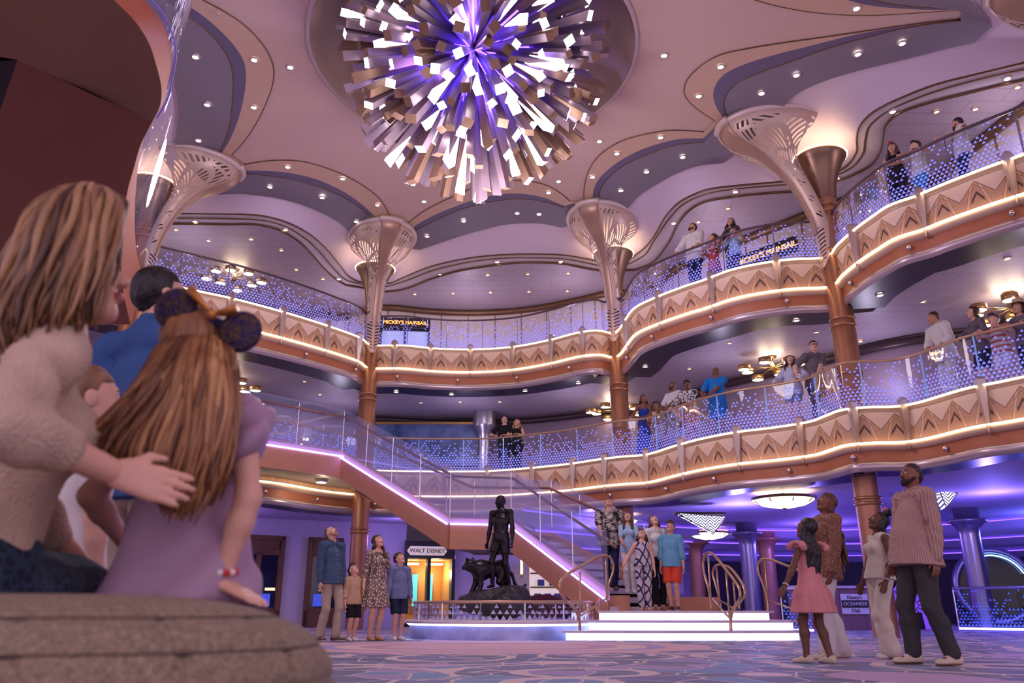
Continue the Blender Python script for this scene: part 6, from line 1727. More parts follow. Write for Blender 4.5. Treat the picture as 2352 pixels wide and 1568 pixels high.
# stepped ceiling cornices on the right
for j, (d, zb, m) in enumerate(((0.9, 2.12, mat('cornice_violet', (176, 160, 206), 0.5)), (2.6, 2.42, mat('cornice_violet2', (190, 172, 214), 0.5)), (5.5, 2.66, mat('cornice_violet3', (186, 168, 210), 0.5)))):
    Q = np.array([p + (CEN - p) / np.linalg.norm(CEN - p) * d for p in GW2[8:]])
    Q2 = np.array([p + (CEN - p) / np.linalg.norm(CEN - p) * (d + .35) for p in GW2[8:]])
    mb = MB(); mb.loft([r3(GW2[8:], zb - .02), r3(Q, zb), r3(Q, zb + 0.14), r3(Q2, zb + .16), r3(Q2, zb + .3)]); struct(mb.build('trim_%d' % (20 + j), m))
    mb = MB(); mb.tube(r3(Q2, zb + .17), 0.018, 6); struct(mb.build('trim_%d' % (30 + j), mat('led_violet_soft', (120, 90, 255), .5, emit=(110, 70, 255), es=3.5)))
def wall_at(u, W):
    i = int(np.argmin([abs(pixu(p[0], p[1], 1.2)[0] - u) for p in W])); i = min(max(i, 1), len(W) - 2)
    tg = W[i + 1] - W[i - 1]; tg /= np.linalg.norm(tg); nn = np.array([tg[1], -tg[0]])
    return W[i] + nn * 0.0, tg, math.atan2(tg[1], tg[0])
m_dkglass = mat('display_glass', (30, 32, 60), 0.08, 0.0, spec=0.8)
m_mag = mat('display_glow', (90, 110, 220), 0.4, emit=(60, 80, 220), es=0.6)
m_magw = mat('display_warm', (255, 214, 150), 0.4, emit=(255, 206, 140), es=2.0)
def display_window(u0, u1, n, label):
    p, tg, rz = wall_at((u0 + u1) / 2, GW)
    w = abs(wall_at(u1, GW)[0] - wall_at(u0, GW)[0]).max() * 1.1
    c = p + np.array([tg[1], -tg[0]]) * 0.06
    t = thing('display_window', label, 'window', (c[0], c[1], 0), rz)
    mb = MB()
    mb.box((0, 0, 2.36), (w + .16, .14, .12)); mb.box((0, 0, 0.22), (w + .16, .14, .44)); mb.box((0, 0, 2.0), (w, .12, .09))
    for k in (-1, 1): mb.box((k * (w / 2 + .03), 0, 1.2), (.12, .14, 2.4))
    mb.build('frame', m_wood, t, world=False)
    mb = MB(); mb.box((0, .01, 2.18), (w - .1, .06, .26)); mb.build('transom', m_wood, t, world=False)
    dw = w / n
    for k in range(n):
        x = -w / 2 + dw * (k + .5)
        mb = MB()
        for q in (-1, 1): mb.box((x + q * (dw / 2 - .035), -.02, 1.2), (.07, .08, 1.52))
        for zz in (.47, 1.93): mb.box((x, -.02, zz), (dw, .08, .07))
        o = mb.build('sash', m_wood, t, world=False)
        mb = MB(); mb.box((x, -.01, 1.2), (dw - .14, .02, 1.4)); mb.build('pane', m_dkglass, o, world=False)
        mb = MB(); mb.box((x + .08, -.024, 1.0), (dw * .45, .006, .07)); mb.build('lit_shelf', m_magw, o, world=False)
        mb = MB(); mb.box((x - .05, -.024, .72), (dw * .5, .006, .32)); mb.build('poster', m_mag, o, world=False)
display_window(528, 640, 2, 'wood-framed double display window on the lavender wall')
display_window(692, 772, 1, 'wood-framed single display window behind the navy shirt')

# theatre entrance
p, tg, rz = wall_at(984, np.vstack([GW, GW2])); p = np.array([-1.45, 25.1]); p = np.array(aty(984, 1330, 24.6)[:2]); rz = 0.3
ent = thing('theatre_entrance', 'dark framed theatre entrance with warm lit lobby and turquoise door panels', 'entrance', (p[0], p[1], 0), rz)
m_ebony = mat('ebony_frame', (34, 24, 26), 0.4)
mb = MB(); mb.box((0, 0, 2.16), (1.50, .35, .50)); 
for x in (-.72, -.02, .72): mb.box((x, 0, .95), (.10, .30, 1.92))
mb.box((0, 0, .06), (1.5, .3, .12)); mb.build('frame', m_ebony, ent, world=False)
m_goldw = mat('lobby_gold', (206, 150, 84), 0.5, 0.2, emit=(255, 180, 90), es=0.06)  # walls given a faint glow of their own as lamplight
mb = MB(); mb.smooth = False
mb.box((0, 1.6, 1.0), (1.5, .05, 2.0)); mb.box((-.74, .8, 1.0), (.04, 1.6, 2.0)); mb.box((.74, .8, 1.0), (.04, 1.6, 2.0)); mb.box((0, .8, 1.92), (1.5, 1.6, .04)); mb.build('lobby', m_goldw, ent, world=False)
m_turq = mat('turquoise_glass', (90, 200, 210), 0.3, emit=(70, 190, 205), es=0.9)
for x in (-.42, -.12, .36):
    mb = MB(); mb.box((x, 1.55, .98), (.24, .05, 1.2)); o = mb.build('lobby_door', m_brass, ent, world=False)
    mb = MB(); mb.box((x, 1.52, 1.05), (.17, .02, .95)); mb.build('panel', m_turq, o, world=False)
for x in (-.4, .35):
    mb = MB(); mb.box((x, .9, 1.80), (.5, .25, .05)); mb.build('lobby_lamp', mat('lobby_white', (255, 240, 210), .5, emit=(255, 232, 190), es=7.0), ent, world=False)
mb = MB(); mb.box((.35, 1.35, .35), (.55, .1, .5)); mb.build('counter', m_wood, ent, world=False)
lamp('POINT', 'lobby_glow', (p[0] + .1, p[1] + .9, 1.5), 25, (1.0, .76, .45), .12)
sg = thing('entrance_sign', 'pale hexagonal sign board with dark lettering over the theatre entrance', 'sign', (p[0] - .03, p[1] - .28, 2.12), rz)
mb = MB(); mb.prism([(-.60, 0, 0), (-.50, 0, .13), (.50, 0, .13), (.60, 0, 0), (.50, 0, -.13), (-.50, 0, -.13)], (0, .05, 0)); mb.build('plate', mat('sign_cream', (222, 200, 190), .5, emit=(255, 230, 215), es=.35), sg, world=False)
text_obj('lettering', 'WALT DISNEY', .165, m_signd, sg, (0, -.012, -.005), (PI / 2, 0, 0))

# domes, lattice lanterns
m_dome = mat('dome_glass', (255, 240, 214), 0.5, emit=(255, 228, 186), es=2.6)
for u, v, z, r, lab in ((1800, 1148, 2.72, .66, 'large shallow glass dome ceiling lamp behind the sparkling brown sweater'), (1628, 1226, 2.72, .62, 'shallow glass dome ceiling lamp hanging beyond the stair-foot family'),
                        (1418, 1196, 2.72, .55, 'shallow glass dome ceiling lamp seen through the stair glass')):
    q = at(u, v, z)
    t = thing('dome_lamp', lab, 'ceiling lamp', tuple(q))
    mb = MB(); mb.lathe([(0, -.17), (.3 * r, -.165), (.7 * r, -.11), (.95 * r, -.02), (r, .03)], tuple(q), 32); mb.build('bowl', m_dome, t)
    mb = MB(); mb.lathe([(r * .97, .0), (r * 1.03, .01), (r * 1.03, .05), (r * .97, .06)], tuple(q), 32); mb.lathe([(0, -.215), (.035, -.20), (.05, -.175), (.02, -.16)], tuple(q), 12)
    mb.lathe([(.03, .0), (.03, .15)], tuple(q), 10); mb.build('rim', m_bronze, t)
    for k in range(8):
        a = k * PI / 4; mb = MB(); mb.tube([(q.x + r * c_ * math.cos(a), q.y + r * c_ * math.sin(a), q.z + zz - .006) for c_, zz in ((.97, 0), (.95, -.02), (.85, -.07))], .012, 5); mb.build('clip', m_bronze, t)
def lattice_mat():
    m = bpy.data.materials.new('lattice_light'); m.use_nodes = True
    k = NT(m); b = k.n['Principled BSDF']
    sp = k.add('ShaderNodeSeparateXYZ', ins={0: k.add('ShaderNodeTexCoord').outputs['Object']})
    zz = k.math('ABSOLUTE', k.math('SUBTRACT', k.math('FRACT', k.math('MULTIPLY', sp.outputs[0], 4.5)), .5))
    f = k.math('GREATER_THAN', k.math('FRACT', k.math('ADD', k.math('MULTIPLY', sp.outputs[2], 15.0), k.math('MULTIPLY', zz, 3.2))), .45)
    c = k.mix(f, (.02, .02, .06, 1), (.85, .88, 1, 1))
    k.put(b.inputs['Base Color'], c); k.put(b.inputs['Emission Color'], c); b.inputs['Emission Strength'].default_value = 1.8
    return m
m_latt = lattice_mat()
for pts, y, lab in (([(1553, 1177), (1667, 1186), (1640, 1224)], 19.3, 'glowing triangular lattice lantern above the child in red shorts'), ([(2158, 1127), (2200, 1131), (2174, 1166)], 17.5, 'glowing triangular lattice lantern behind the pinstriped shirt')):
    P3 = [aty(u, v, y) for u, v in pts]; c = sum(P3, Vector()) / 3
    t = thing('lattice_lantern', lab, 'lantern', tuple(c))
    mb = MB(); mb.prism([tuple(q) for q in P3], (0.05, .35, 0)); mb.build('shade', m_latt, t)
    mb = MB()
    for q, r_ in zip(P3, P3[1:] + P3[:1]): mb.tube([q, r_], .012, 5)
    mb.build('frame', m_bronze, t)
    mb = MB(); mb.box(tuple((P3[0] + P3[1]) / 2 + Vector((0, .17, .04))), ((P3[1] - P3[0]).length, .3, .05)); mb.build('mount', m_ebony, t)

# steel pillars
for u, D, lab in ((1722, 24.0, 0), (1764, 26.0, 0), (2240, 20.5, 0), (1600, 27.5, 0)):
    q = aty(u, 1300, D)
    mb = MB(); mb.lathe([(.24, 0), (.24, 2.25), (.26, 2.4), (.36, 2.52), (.46, 2.56), (.46, 2.62), (.3, 2.62), (.3, 3.0)], (q.x, q.y, 0), 24); struct(mb.build('pillar', m_steel if D < 25 else m_copper))
# far pillar on the lower balcony
q = aty(1112, 1000, 24.5); mb = MB(); mb.lathe([(.2, Z4 - .1), (.2, 5.4), (.22, 5.7), (.34, 5.86), (.36, 5.95), (.36, 6.4)], (q.x, q.y, 0), 24); struct(mb.build('pillar', m_steel))

# counter with sign, low balustrades, ring window on the right
q = aty(1928, 1400, 20.5)
ct = thing('reception_counter', 'wood-slatted counter with a pale top and a club sign', 'counter', (q.x, q.y, 0), .05)
mb = MB(); mb.box((0, 0, .48), (2.3, .5, .96)); mb.build('body', mat('counter_slats', (150, 110, 120), .5, var=.35, vscale=3, vstretch=(14, 1, .1)), ct, world=False)
mb = MB(); mb.box((0, -.02, .99), (2.4, .6, .06)); mb.build('top', m_marble, ct, world=False)
s2 = thing('club_sign', 'small white and black club sign on the front of the counter', 'sign', (q.x + .28, q.y - .275, .60), .05)
mb = MB(); mb.box((0, 0, 0), (.66, .03, .46)); mb.build('plate', mat('sign_white', (236, 230, 244), .5), s2, world=False)
mb = MB(); mb.box((0, -.02, 0), (.66, .012, .17)); mb.build('dark_band', m_signd, s2, world=False)
text_obj('lettering', "Disney's", .11, m_signd, s2, (0, -.022, .15), (PI / 2, 0, 0), .004)
text_obj('lettering', 'OCEANEER', .118, mat('sign_white', (236, 230, 244), .5), s2, (0, -.032, 0), (PI / 2, 0, 0), .004)
text_obj('lettering', 'Club', .11, m_signd, s2, (0, -.022, -.155), (PI / 2, 0, 0), .004)
q = aty(2100, 1390, 21.3)
pt_ = thing('round_emblem', 'violet disc with radiating lines beside the counter', 'emblem', (q.x, q.y, q.z), .1)
mb = MB(); mb.lathe([(0, 0), (.62, 0), (.64, .03), (.64, .08)], (0, 0, 0), 32, M=Matrix.Rotation(PI / 2, 3, 'X')); mb.build('disc', mat('emblem_violet', (170, 110, 220), .5, emit=(140, 80, 255), es=.5), pt_, world=False)
for k in range(10):
    a = k * PI / 5; mb = MB(); mb.tube([(.08 * math.cos(a), -.02, .08 * math.sin(a)), (.35 * math.cos(a + .15), -.03, .35 * math.sin(a + .15)), (.6 * math.cos(a), -.02, .6 * math.sin(a))], .012, 5); mb.build('ray', m_ebony, pt_, world=False)
mb = MB(); mb.box((0, .1, -.72), (.3, .3, 1.1)); mb.build('stand', m_ebony, pt_, world=False)
m_fritb = frit_glass('etched_glass_blue', frit=(150, 190, 255), glow=.45, dens=(1.1, -.7), glowcol=(40, 90, 255))
def low_balustrade(pts, h, label):
    P = smooth(pts, 30); t = thing('low_balustrade', label, 'balustrade', (P[0][0], P[0][1], 0))
    L = np.r_[0, np.cumsum(np.linalg.norm(np.diff(P, axis=0), axis=1))]
    k = max(1, int(L[-1] / 1.2))
    for j in range(k):
        a, b = int(j * 29 / k), int((j + 1) * 29 / k); sg_ = P[a:b + 1]
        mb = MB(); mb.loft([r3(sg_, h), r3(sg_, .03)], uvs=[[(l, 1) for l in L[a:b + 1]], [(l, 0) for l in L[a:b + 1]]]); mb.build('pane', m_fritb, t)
        mb = MB(); mb.box((P[a][0], P[a][1], h / 2), (.025, .025, h)); mb.build('post', m_chrome, t)
    mb = MB(); mb.tube(r3(P, h + .02), .03, 8); mb.build('handrail', m_steel, t)
    mb = MB(); mb.tube(r3(P - np.array([0, .05]), .05), .03, 6); mb.build('light_strip', m_ledblue, t)
a, b = aty(2196, 1400, 20.0), aty(2420, 1400, 18.5); low_balustrade([(a.x, a.y), ((a.x + b.x) / 2, (a.y + b.y) / 2 - .15), (b.x, b.y)], .93, 'low blue etched glass balustrade behind the steel pillar, beside the pinstriped shirt')
a, b = aty(1796, 1400, 18.5), aty(1862, 1400, 18.2); low_balustrade([(a.x, a.y), ((a.x + b.x) / 2, a.y - .1), (b.x, b.y)], .88, 'short blue etched glass balustrade beside the lit platform')
q = aty(2284, 1345, 25.5)
mb = MB(); mb.tube([(1.05 * math.cos(2 * PI * j / 48), 0, 1.05 * math.sin(2 * PI * j / 48)) for j in range(48)], .12, 10, closed=True)
t = thing('ring_window', 'big round porthole frame with a blue light arc, right edge of the ground floor', 'window frame', tuple(q), -.3)
mb.build('ring', m_steel, t, world=False)
mb = MB(); mb.tube([(.9 * math.cos(a_), -.1, .9 * math.sin(a_)) for a_ in [.4 + j * .1 for j in range(20)]], .02, 6); mb.build('light_arc', mat('led_ice2', (150, 190, 255), .5, emit=(120, 170, 255), es=8.0), t, world=False)
mb = MB(); mb.lathe([(0, 0), (1.0, 0)], (0, .05, 0), 40, M=Matrix.Rotation(PI / 2, 3, 'X')); mb.build('pane', mat('porthole_dark', (10, 12, 20), .1), t, world=False)
mb = MB(); mb.box((0, .05, -1.0), (2.4, .3, .36)); mb.build('base', m_slat, t, world=False)

# maroon lounge chairs and sconce near the stairs
m_maroon = mat('velvet_maroon', (96, 32, 52), 0.8, sheen=.4)
for u, D, w, lab in ((1248, 20.5, 1.0, 'maroon curved-back lounge chair behind the statue plinth'), (1300, 21.5, .8, 'dark maroon lounge chair half hidden behind the brass step rail')):
    q = aty(u, 1400, D); t = thing('lounge_chair', lab, 'chair', (q.x, q.y, 0))
    mb = MB()
    rings = []
    for j in range(17):
        a_ = PI * j / 16; ca, sa = math.cos(a_), math.sin(a_)
        hgt = .66 + .16 * sa
        rings.append([(q.x + (w / 2) * ca * k_, q.y - .35 + (-.55) * 0 + .3 * sa * k_ * -1 + .3, zz) for k_, zz in ((1.0, .12), (1.0, hgt - .04), (.96, hgt), (.84, hgt), (.8, hgt - .05), (.8, .12))])
    mb.loft(rings); mb.build('backrest', m_maroon, t)
    mb = MB(); mb.box((q.x, q.y + .1, .36), (w * .8, .5, .16)); mb.build('seat', m_maroon, t)
    for k_ in (-1, 1):
        for e_ in (-.15, .3): mb = MB(); mb.box((q.x + k_ * w * .35, q.y + e_, .14), (.04, .04, .28)); mb.build('leg', m_ebony, t)
q = aty(1198, 1302, 24.8)
t = thing('wall_sconce', 'narrow glowing wall sconce right of the bronze cat', 'wall lamp', tuple(q))
mb = MB(); mb.box(tuple(q), (.10, .06, .62)); mb.build('plate', m_brass, t)
mb = MB(); mb.tube([q + Vector((0, -.06, -.2)), q + Vector((0, -.06, .2))], .035, 8); mb.build('tube', mat('sconce_glow', (255, 236, 210), .5, emit=(255, 226, 180), es=5.0), t)
q = aty(1258, 1330, 25.0)
t = thing('lit_shelf_unit', 'bright white shelf unit seen under the staircase', 'shelf', (q.x, q.y, 0))
mb = MB(); mb.box((q.x, q.y, .95), (1.1, .3, 1.9)); mb.build('case', mat('shelf_white', (236, 220, 206), .5, emit=(255, 232, 200), es=.5), t)
for zz in (.7, 1.1, 1.5): mb = MB(); mb.box((q.x, q.y - .17, zz), (1.05, .08, .04)); mb.build('shelf', m_wood, t)
q = aty(1250, 1322, 24.75)
for k_, (dx, zz) in enumerate(((-.3, .72), (0, .72), (.28, .72), (-.2, 1.12), (.15, 1.12))):
    mb = MB(); mb.box((q.x + dx + .1, q.y - .0, zz + .11), (.2, .1, .18)); tag(mb.build('display_box', mat('box_slate', (80, 90, 130), .6)), 'dark box on the bright shelf unit under the staircase', 'box', 'boxes on the bright shelf unit')

# dark blue mural on the lower deck wall, left of the couple in black
m_mural = mat('mural_blue', (38, 66, 118), 0.4, col2=(96, 112, 168), vscale=1.6)
a, b = aty(868, 968, 24.9), aty(1108, 972, 24.9); tw_ = (b - a); n_w = 6
mu = thing('wall_mural', 'long dark blue cloudy mural on the wall behind the lower balustrade', 'mural', tuple((a + b) / 2))
mb = MB(); mb.box(tuple((a + b) / 2 + Vector((0, 0, -.72))), (tw_.length, .05, 1.3)); mb.build('panel', m_mural, mu)
mb = MB(); mb.box(tuple((a + b) / 2 + Vector((0, -.01, -.03))), (tw_.length + .1, .08, .08)); mb.build('frame', m_brass, mu)

# ------------------------------------------------------------------ curved stair overhead, left of the camera
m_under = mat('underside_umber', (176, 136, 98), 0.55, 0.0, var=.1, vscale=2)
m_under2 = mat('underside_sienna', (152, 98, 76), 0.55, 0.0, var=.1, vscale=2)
m_lipo = mat('lip_copper', (206, 112, 66), 0.45, 0.2)
ov = thing('curved_stair', 'dark brown curved stair underside looming overhead with copper edge and glass rail', 'staircase', (-2.0, 3.6, 3.0))
edge = smooth([tuple(at(u, v, 3.0)) for u, v in [(200, -70), (262, 0), (306, 44), (340, 95), (360, 153), (371, 204), (367, 245), (350, 279)]], 40)
def slope(u, v):
    a, b = (u - 1176) / FPX, -(v - 784) / FPX
    t_ = (ST + CT * b) / (CT - ST * b); y = 4.75 / (t_ + .592); k = y / (CT - ST * b); return (a * k, y, CZ + t_ * y)
low = smooth([slope(u, v) for u, v in [(350, 279), (323, 333), (306, 391), (292, 442), (281, 520), (278, 600), (283, 670), (300, 745)]], 40)
A_ = np.array([(-4.6, 2.2, 3.0)] * 40); A_[:, 1] = np.linspace(2.0, 3.15, 40); A_[:, 0] = -4.8
seamL = np.array(at(40, 137, 3.0))
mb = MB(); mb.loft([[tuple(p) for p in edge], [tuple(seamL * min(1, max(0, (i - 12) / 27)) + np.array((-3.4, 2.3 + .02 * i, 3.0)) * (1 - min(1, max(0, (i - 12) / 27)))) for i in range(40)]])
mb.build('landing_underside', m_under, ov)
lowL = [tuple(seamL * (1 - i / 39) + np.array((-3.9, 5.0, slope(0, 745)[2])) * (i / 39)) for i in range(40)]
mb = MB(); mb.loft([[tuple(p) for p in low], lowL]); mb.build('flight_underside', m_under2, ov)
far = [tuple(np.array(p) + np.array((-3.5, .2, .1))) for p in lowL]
mb = MB(); mb.loft([lowL, far]); mb.loft([[tuple(seamL), tuple(edge[0] + np.array((-3.4, -.2, 0)))], [tuple(np.array(seamL) + np.array((-3, 0, .0))), (-6, 1.5, 3.0)]]); mb.build('shadowed_underside', mat('underside_dark', (52, 40, 44), .6), ov)  # shade put into a darker colour of this underside
outer = smooth([tuple(at(u, v, 3.34)) for u, v in [(290, -70), (333, 0), (367, 44), (391, 102), (394, 143), (386, 190), (376, 235), (352, 277)]], 40)
mb = MB(); mb.loft([[tuple(p) for p in edge], [tuple(p) for p in outer]]); mb.build('copper_lip', m_lipo, ov)
mb = MB(); mb.loft([[tuple(p) for p in low], [tuple(p + np.array((.04, .0, .30))) for p in low]]); mb.build('copper_lip', m_lipo, ov)
mb = MB(); mb.tube([tuple(p + np.array((.02, 0, .02))) for p in outer], .005, 6); mb.build('light_strip', mat('led_violet_dim', (170, 150, 175), .5, emit=(110, 80, 255), es=.25), ov)
top_ = np.vstack([outer, low[2:] + np.array((.04, 0, .32))])
mb = MB(); mb.loft([[tuple(p) for p in top_], [tuple(p + np.array((.10, .0, .95))) for p in top_]]); mb.build('glass_panel', clear_glass('curved_glass', (.86, .88, .98), .8, haze=.14, hazecol=(190, 196, 235)), ov)

# ------------------------------------------------------------------ tweed pouf
def tweed():
    m = bpy.data.materials.new('tweed'); m.use_nodes = True
    k = NT(m); b = k.n['Principled BSDF']; tc = k.add('ShaderNodeTexCoord').outputs['Object']
    n1 = k.add('ShaderNodeTexNoise', ins={'Vector': tc, 'Scale': 120.0, 'Detail': 5.0})
    n2 = k.add('ShaderNodeTexNoise', ins={'Vector': tc, 'Scale': 260.0, 'Detail': 2.0})
    f = k.math('ADD', k.math('MULTIPLY', n1.outputs[0], .5), k.math('MULTIPLY', n2.outputs[0], .5))
    k.put(b.inputs['Base Color'], k.ramp(f, [(.36, lin((112, 98, 80))), (.5, lin((146, 128, 106))), (.64, lin((176, 158, 132)))]))
    b.inputs['Roughness'].default_value = .95
    k.put(b.inputs['Normal'], k.add('ShaderNodeBump', ins={'Strength': .5, 'Distance': .006, 'Height': n2.outputs[0]}))
    return m
pf = thing('tweed_pouf', 'big rounded grey-brown tweed pouf with stitched seams', 'pouf', (-.82, 1.42, 0))
n_, m_ = 160, 130; rings = []
for i in range(m_ + 1):
    q = i / m_
    if q < .62:    # side, from the floor up
        z = q / .62 * .36; r = 1.0 - .10 * ((z - .20) / .2) ** 2
    else:
        a_ = (q - .62) / .38 * PI / 2; z = .36 + .135 * math.sin(a_) ; r = .936 * (math.cos(a_)) ** .55 if a_ < PI / 2 - 1e-6 else 0.0
    for sv in (.07, .17, .27, .36, .412, .458):
        r -= .009 * math.exp(-((z - sv) / .006) ** 2)
    ring = []
    for j in range(n_):
        t_ = 2 * PI * j / n_; ex = .82
        c_, s_ = math.cos(t_), math.sin(t_)
        dent = 1 - .026 * max(math.exp(-((((t_ / (2 * PI) * 12) % 1) - .5) / .05) ** 2), 0)
        ring.append((-.82 + .55 * r * dent * math.copysign(abs(c_) ** ex, c_), 1.42 + .36 * r * dent * math.copysign(abs(s_) ** ex, s_), z))
    rings.append(ring)
mb = MB(); mb.loft(rings, closed=True); mb.build('cushion', tweed(), pf)
for sv in (.07, .17, .27, .412, .458):
    r = 1.0 - .10 * ((sv - .20) / .2) ** 2 - .011 if sv < .36 else .936 * math.cos(math.asin((sv - .36) / .135)) ** .55 - .012
    mb = MB(); mb.tube([(-.82 + .55 * r * math.copysign(abs(math.cos(2 * PI * j / 80)) ** .82, math.cos(2 * PI * j / 80)), 1.42 + .36 * r * math.copysign(abs(math.sin(2 * PI * j / 80)) ** .82, math.sin(2 * PI * j / 80)), sv) for j in range(80)], .003, 5, closed=True)
    mb.build('seam', mat('seam_brown', (88, 72, 62), .9), pf)

# ------------------------------------------------------------------ the four people close to the camera
def locks(t, guides, n, r0, m, seed, spread=.012, name='hair'):
    """tapered locks between neighbouring guide curves (world points)"""
    rd = random.Random(seed); G = [smooth(g, 14) for g in guides]; mb = MB()
    for i in range(n):
        x = rd.uniform(0, len(G) - 1.001); k = int(x); f = x - k
        P = G[k] * (1 - f) + G[k + 1] * f
        j = np.array([rd.gauss(0, spread), rd.gauss(0, spread), rd.gauss(0, spread * .6)])
        ph = rd.uniform(0, 6); cut = rd.uniform(.82, 1.0)
        P = resample(P[:max(4, int(14 * cut))], 14)
        Q = [tuple(p + j * min(1, q / 5) + np.array((math.sin(q * .8 + ph), math.cos(q * .7 + ph), 0)) * .004 * q / 8) for q, p in enumerate(P)]
        mb.cur = rd.choice([0, 0, 1, 2])
        mb.tube(Q, [r0 * (.5 + .9 * math.sin(min(1, .15 + q / 9) * PI / 2)) * (1 if q < 9 else (14.2 - q) / 5.2) for q in range(14)], 6)
    return mb.build(name, m, t)
def P_(u, v, y): return tuple(aty(u, v, y))
HG = [hairmat((168, 118, 74), (140, 94, 58)), hairmat((128, 84, 52), (104, 66, 42)), hairmat((206, 158, 104), (170, 122, 78))]
HC_ = [hairmat((158, 116, 80), (124, 90, 60)), hairmat((104, 74, 52), (80, 56, 40)), hairmat((192, 150, 106), (160, 120, 82))]
def toL(loc, rz, p):
    a = -math.radians(rz); d = Vector(p) - Vector(loc); return (d.x * math.cos(a) - d.y * math.sin(a), d.x * math.sin(a) + d.y * math.cos(a), d.z)

# the seated girl with the ear headband
gl = (-.72, 1.80, 0.0); grz = 172
gp = .595
c = figure('child in lilac satin top seated on the tweed pouf, back to the camera', gl, grz, 1.22, 'f', W1, 'near', head=(-10, 22, 4),
           pelvis=(0, 0, -.055), hands={-1: toL(gl, grz, P_(505, 1338, 1.72)), 1: (.22, -.12, .62)}, poles={-1: (-.9, .5, -.1)}, hand_dir={-1: (np.array(toL((0, 0, 0), grz, (.8, -.2, -.32))), (0, 0, 1), 4)},
           feet={1: (.08, -.42, 0, 4), -1: (-.08, -.42, 0, -4)}, top=dict(mat=F_lil, sleeve='cap', hem=-.16, g=.022, flare=.05, cuff=.04, amp=.012), bottom=dict(kind='shorts', mat=F_navys, len=.4), shoes=dict(mat=S_white), hair=dict(kind='short', mat=HG[0], vol=.004))
gt = c['t']
guides = [[P_(455, 752, 1.80), P_(415, 778, 1.70), P_(372, 830, 1.66), P_(320, 890, 1.63), P_(262, 950, 1.62), P_(212, 1010, 1.62), P_(250, 1030, 1.62)],
          [P_(460, 750, 1.80), P_(428, 785, 1.69), P_(395, 850, 1.64), P_(345, 930, 1.61), P_(290, 1010, 1.60), P_(265, 1060, 1.60), P_(330, 1100, 1.60)],
          [P_(465, 748, 1.80), P_(445, 790, 1.68), P_(425, 860, 1.63), P_(390, 950, 1.60), P_(350, 1050, 1.59), P_(360, 1110, 1.59), P_(395, 1180, 1.60)],
          [P_(475, 748, 1.80), P_(465, 800, 1.68), P_(455, 880, 1.62), P_(440, 970, 1.60), P_(420, 1070, 1.59), P_(400, 1150, 1.60), P_(375, 1235, 1.61)],
          [P_(485, 748, 1.80), P_(492, 800, 1.68), P_(492, 880, 1.62), P_(490, 960, 1.60), P_(478, 1050, 1.60), P_(455, 1140, 1.60), P_(410, 1245, 1.61)],
          [P_(495, 752, 1.80), P_(518, 805, 1.70), P_(528, 880, 1.64), P_(528, 960, 1.62), P_(520, 1030, 1.62), P_(495, 1110, 1.62), P_(455, 1190, 1.63)]]
locks(gt, guides, 430, .0056, HG, 3, .012)
# headband with two round ears and a gold bow
hb = thing('ear_headband', 'dark sequined headband with two round ears and a gold bow', 'headband', P_(468, 775, 1.74))
m_seq = mat('sequin_purple', (44, 34, 84), .35, .4, var=.4, vscale=60, bump=.6, bscale=120, col2=(90, 66, 50))
m_band = mat('headband_blue', (30, 42, 88), .6); m_bowg = mat('bow_gold', (206, 140, 70), .4, .5)
mb = MB(); mb.tube([tuple(p) for p in smooth([P_(388, 790, 1.72), P_(415, 748, 1.72), P_(462, 735, 1.72), P_(520, 752, 1.72), P_(560, 795, 1.72)], 24)], .013, 8); mb.build('band', m_band, hb)
for u, v in ((404, 708), (552, 762)):
    mb = MB(); mb.ball(P_(u, v, 1.70), (.050, .018, .050), 22, 14, M=Matrix.Rotation(.35, 3, 'Y')); mb.build('ear', m_seq, hb)
for u0, v0, u1, v1 in ((487, 722, 440, 668), (487, 722, 545, 712)):
    mb = MB(); a_, b_ = Vector(P_(u0, v0, 1.69)), Vector(P_(u1, v1, 1.69)); mb.tube([a_, a_.lerp(b_, .5), b_], [.006, .016, .024], 8, flat=.5); mb.build('bow_loop', m_bowg, hb)
mb = MB(); mb.ball(P_(487, 722, 1.685), .012, 10, 8); mb.build('bow_knot', m_bowg, hb)
br = thing('bead_bracelet', 'red and white bead bracelet on the wrist resting on the pouf', 'bracelet', P_(505, 1335, 1.72))
w_ = Vector(c['t'].location) ; wr = c['Wr'][-1]; a_ = math.radians(grz); wp = Vector((wr[0] * math.cos(a_) - wr[1] * math.sin(a_), wr[0] * math.sin(a_) + wr[1] * math.cos(a_), wr[2])) + w_
m_bd = [mat('bead_red', (214, 40, 50), .3), mat('bead_white', (238, 228, 224), .3)]
for k in range(14):
    mb = MB(); a2 = 2 * PI * k / 14; mb.ball(tuple(wp + Vector((.030 * math.cos(a2), .026 * math.sin(a2), .022 + .004 * math.sin(a2)))), .0075, 8, 6); mb.build('bead', m_bd[0 if k % 3 == 0 else 1], br)

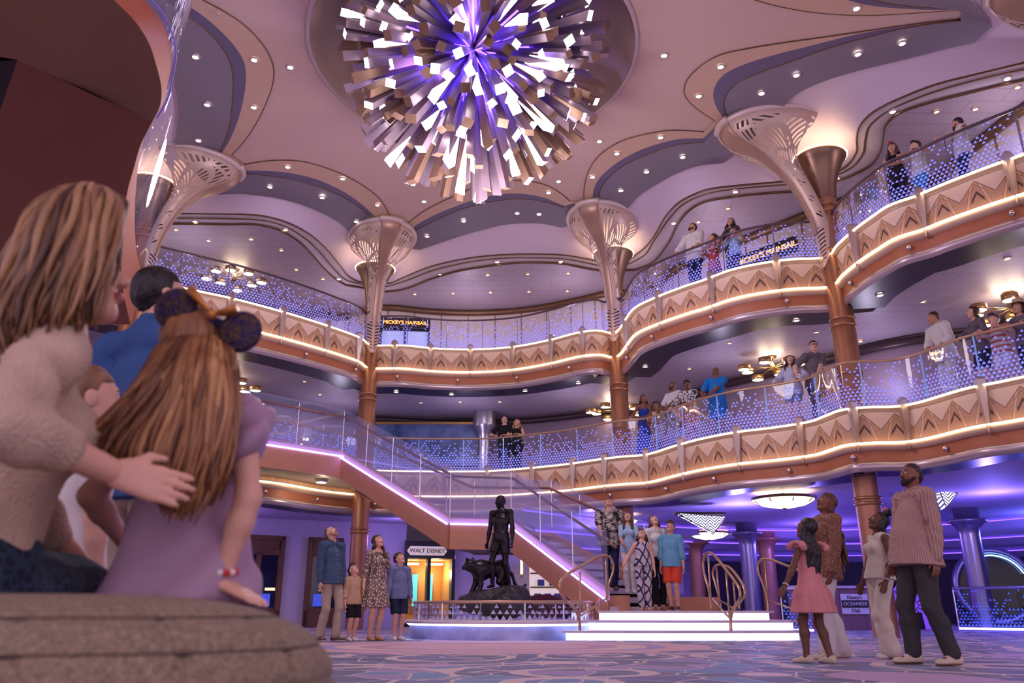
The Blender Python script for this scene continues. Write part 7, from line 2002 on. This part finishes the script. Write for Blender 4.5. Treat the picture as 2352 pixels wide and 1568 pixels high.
# the woman hugging her
wl = (-1.085, 1.58, 0.0); wrz = 128
c = figure('person in beige knit top with one arm round the child in lilac', wl, wrz, 1.70, 'f', W1, 'near', head=(-22, 14, -4), lean=13, roll=-5, width=.92,
           pelvis=(0, 0, -.385), hands={-1: toL(wl, wrz, P_(262, 1085, 1.50)), 1: (.25, -.3, .55)}, poles={-1: (-1.0, .9, -.5)}, hand_dir={-1: (np.array(toL((0, 0, 0), wrz, (.9, .25, -.22))), np.array(toL((0, 0, 0), wrz, (0, -1, .2))), 8)},
           feet={1: (.44, -.20, 0, 50), -1: (.28, -.36, 0, 46)}, knee_pole=(.79, -.62, .3), top=dict(mat=F_beige, sleeve='three', hem=-.03, g=.017, cuff=.014, flare=.0, amp=.005), dress=None,
           bottom=dict(kind='wide', mat=pattern('navy_print', (24, 34, 54), (40, 62, 88), 40, 'edge', .10), wide=.06, name='skirt', g=.05), shoes=dict(mat=S_dark), hair=dict(kind='short', mat=HC_[0], vol=.006))
wt = c['t']
guides = [[P_(205, 425, 1.62), P_(130, 450, 1.56), P_(75, 520, 1.52), P_(40, 590, 1.50), P_(5, 660, 1.48), P_(-25, 750, 1.47), P_(-10, 850, 1.47)],
          [P_(205, 424, 1.60), P_(150, 450, 1.53), P_(105, 530, 1.48), P_(75, 600, 1.45), P_(40, 670, 1.44), P_(25, 770, 1.43), P_(45, 850, 1.44)],
          [P_(208, 424, 1.60), P_(175, 450, 1.51), P_(145, 530, 1.46), P_(115, 610, 1.44), P_(85, 690, 1.43), P_(70, 770, 1.43), P_(35, 830, 1.43)],
          [P_(212, 424, 1.60), P_(205, 450, 1.51), P_(190, 530, 1.46), P_(170, 610, 1.44), P_(140, 680, 1.44), P_(115, 745, 1.44), P_(80, 800, 1.44)],
          [P_(220, 426, 1.60), P_(232, 455, 1.52), P_(222, 530, 1.48), P_(205, 600, 1.46), P_(185, 670, 1.46), P_(165, 740, 1.46), P_(160, 790, 1.46)],
          [P_(226, 428, 1.62), P_(252, 462, 1.55), P_(246, 520, 1.52), P_(232, 590, 1.50), P_(212, 660, 1.49), P_(205, 720, 1.49), P_(215, 770, 1.49)]]
locks(wt, guides, 430, .0060, HC_, 8, .014)

# the man in the blue polo shirt, seen from behind
ml = tuple(at(365, 1500, 0)); ml = (-1.40, 2.98, 0)
figure('person in blue polo shirt standing with back to the camera', ml, 160, 1.80, 'm', W1, 'near', head=(-22, 14, 0), width=1.06,
       top=dict(mat=F_polo, sleeve='short', hem=-.14, g=.022, collar=F_polo), bottom=dict(kind='pants', mat=F_khaki), shoes=dict(mat=S_brown), hair=dict(kind='short', mat=H_black, vol=.003))
# the small child between them
cl = tuple(aty(192, 1000, 2.3)); cl = (cl[0], cl[1], 0)
figure('small child with a dark hair clip half hidden between beige top and blue polo', cl, 150, 1.18, 'f', W1, 'near', head=(-20, 8, 0),
       top=dict(mat=F_white, sleeve='short', hem=-.12), bottom=dict(kind='shorts', mat=F_cham), shoes=dict(mat=S_white), hair=dict(kind='up', mat=HC_[0]), extras=[bow((.05, .03, .12), M_bowb, .8, 'hair_clip')])
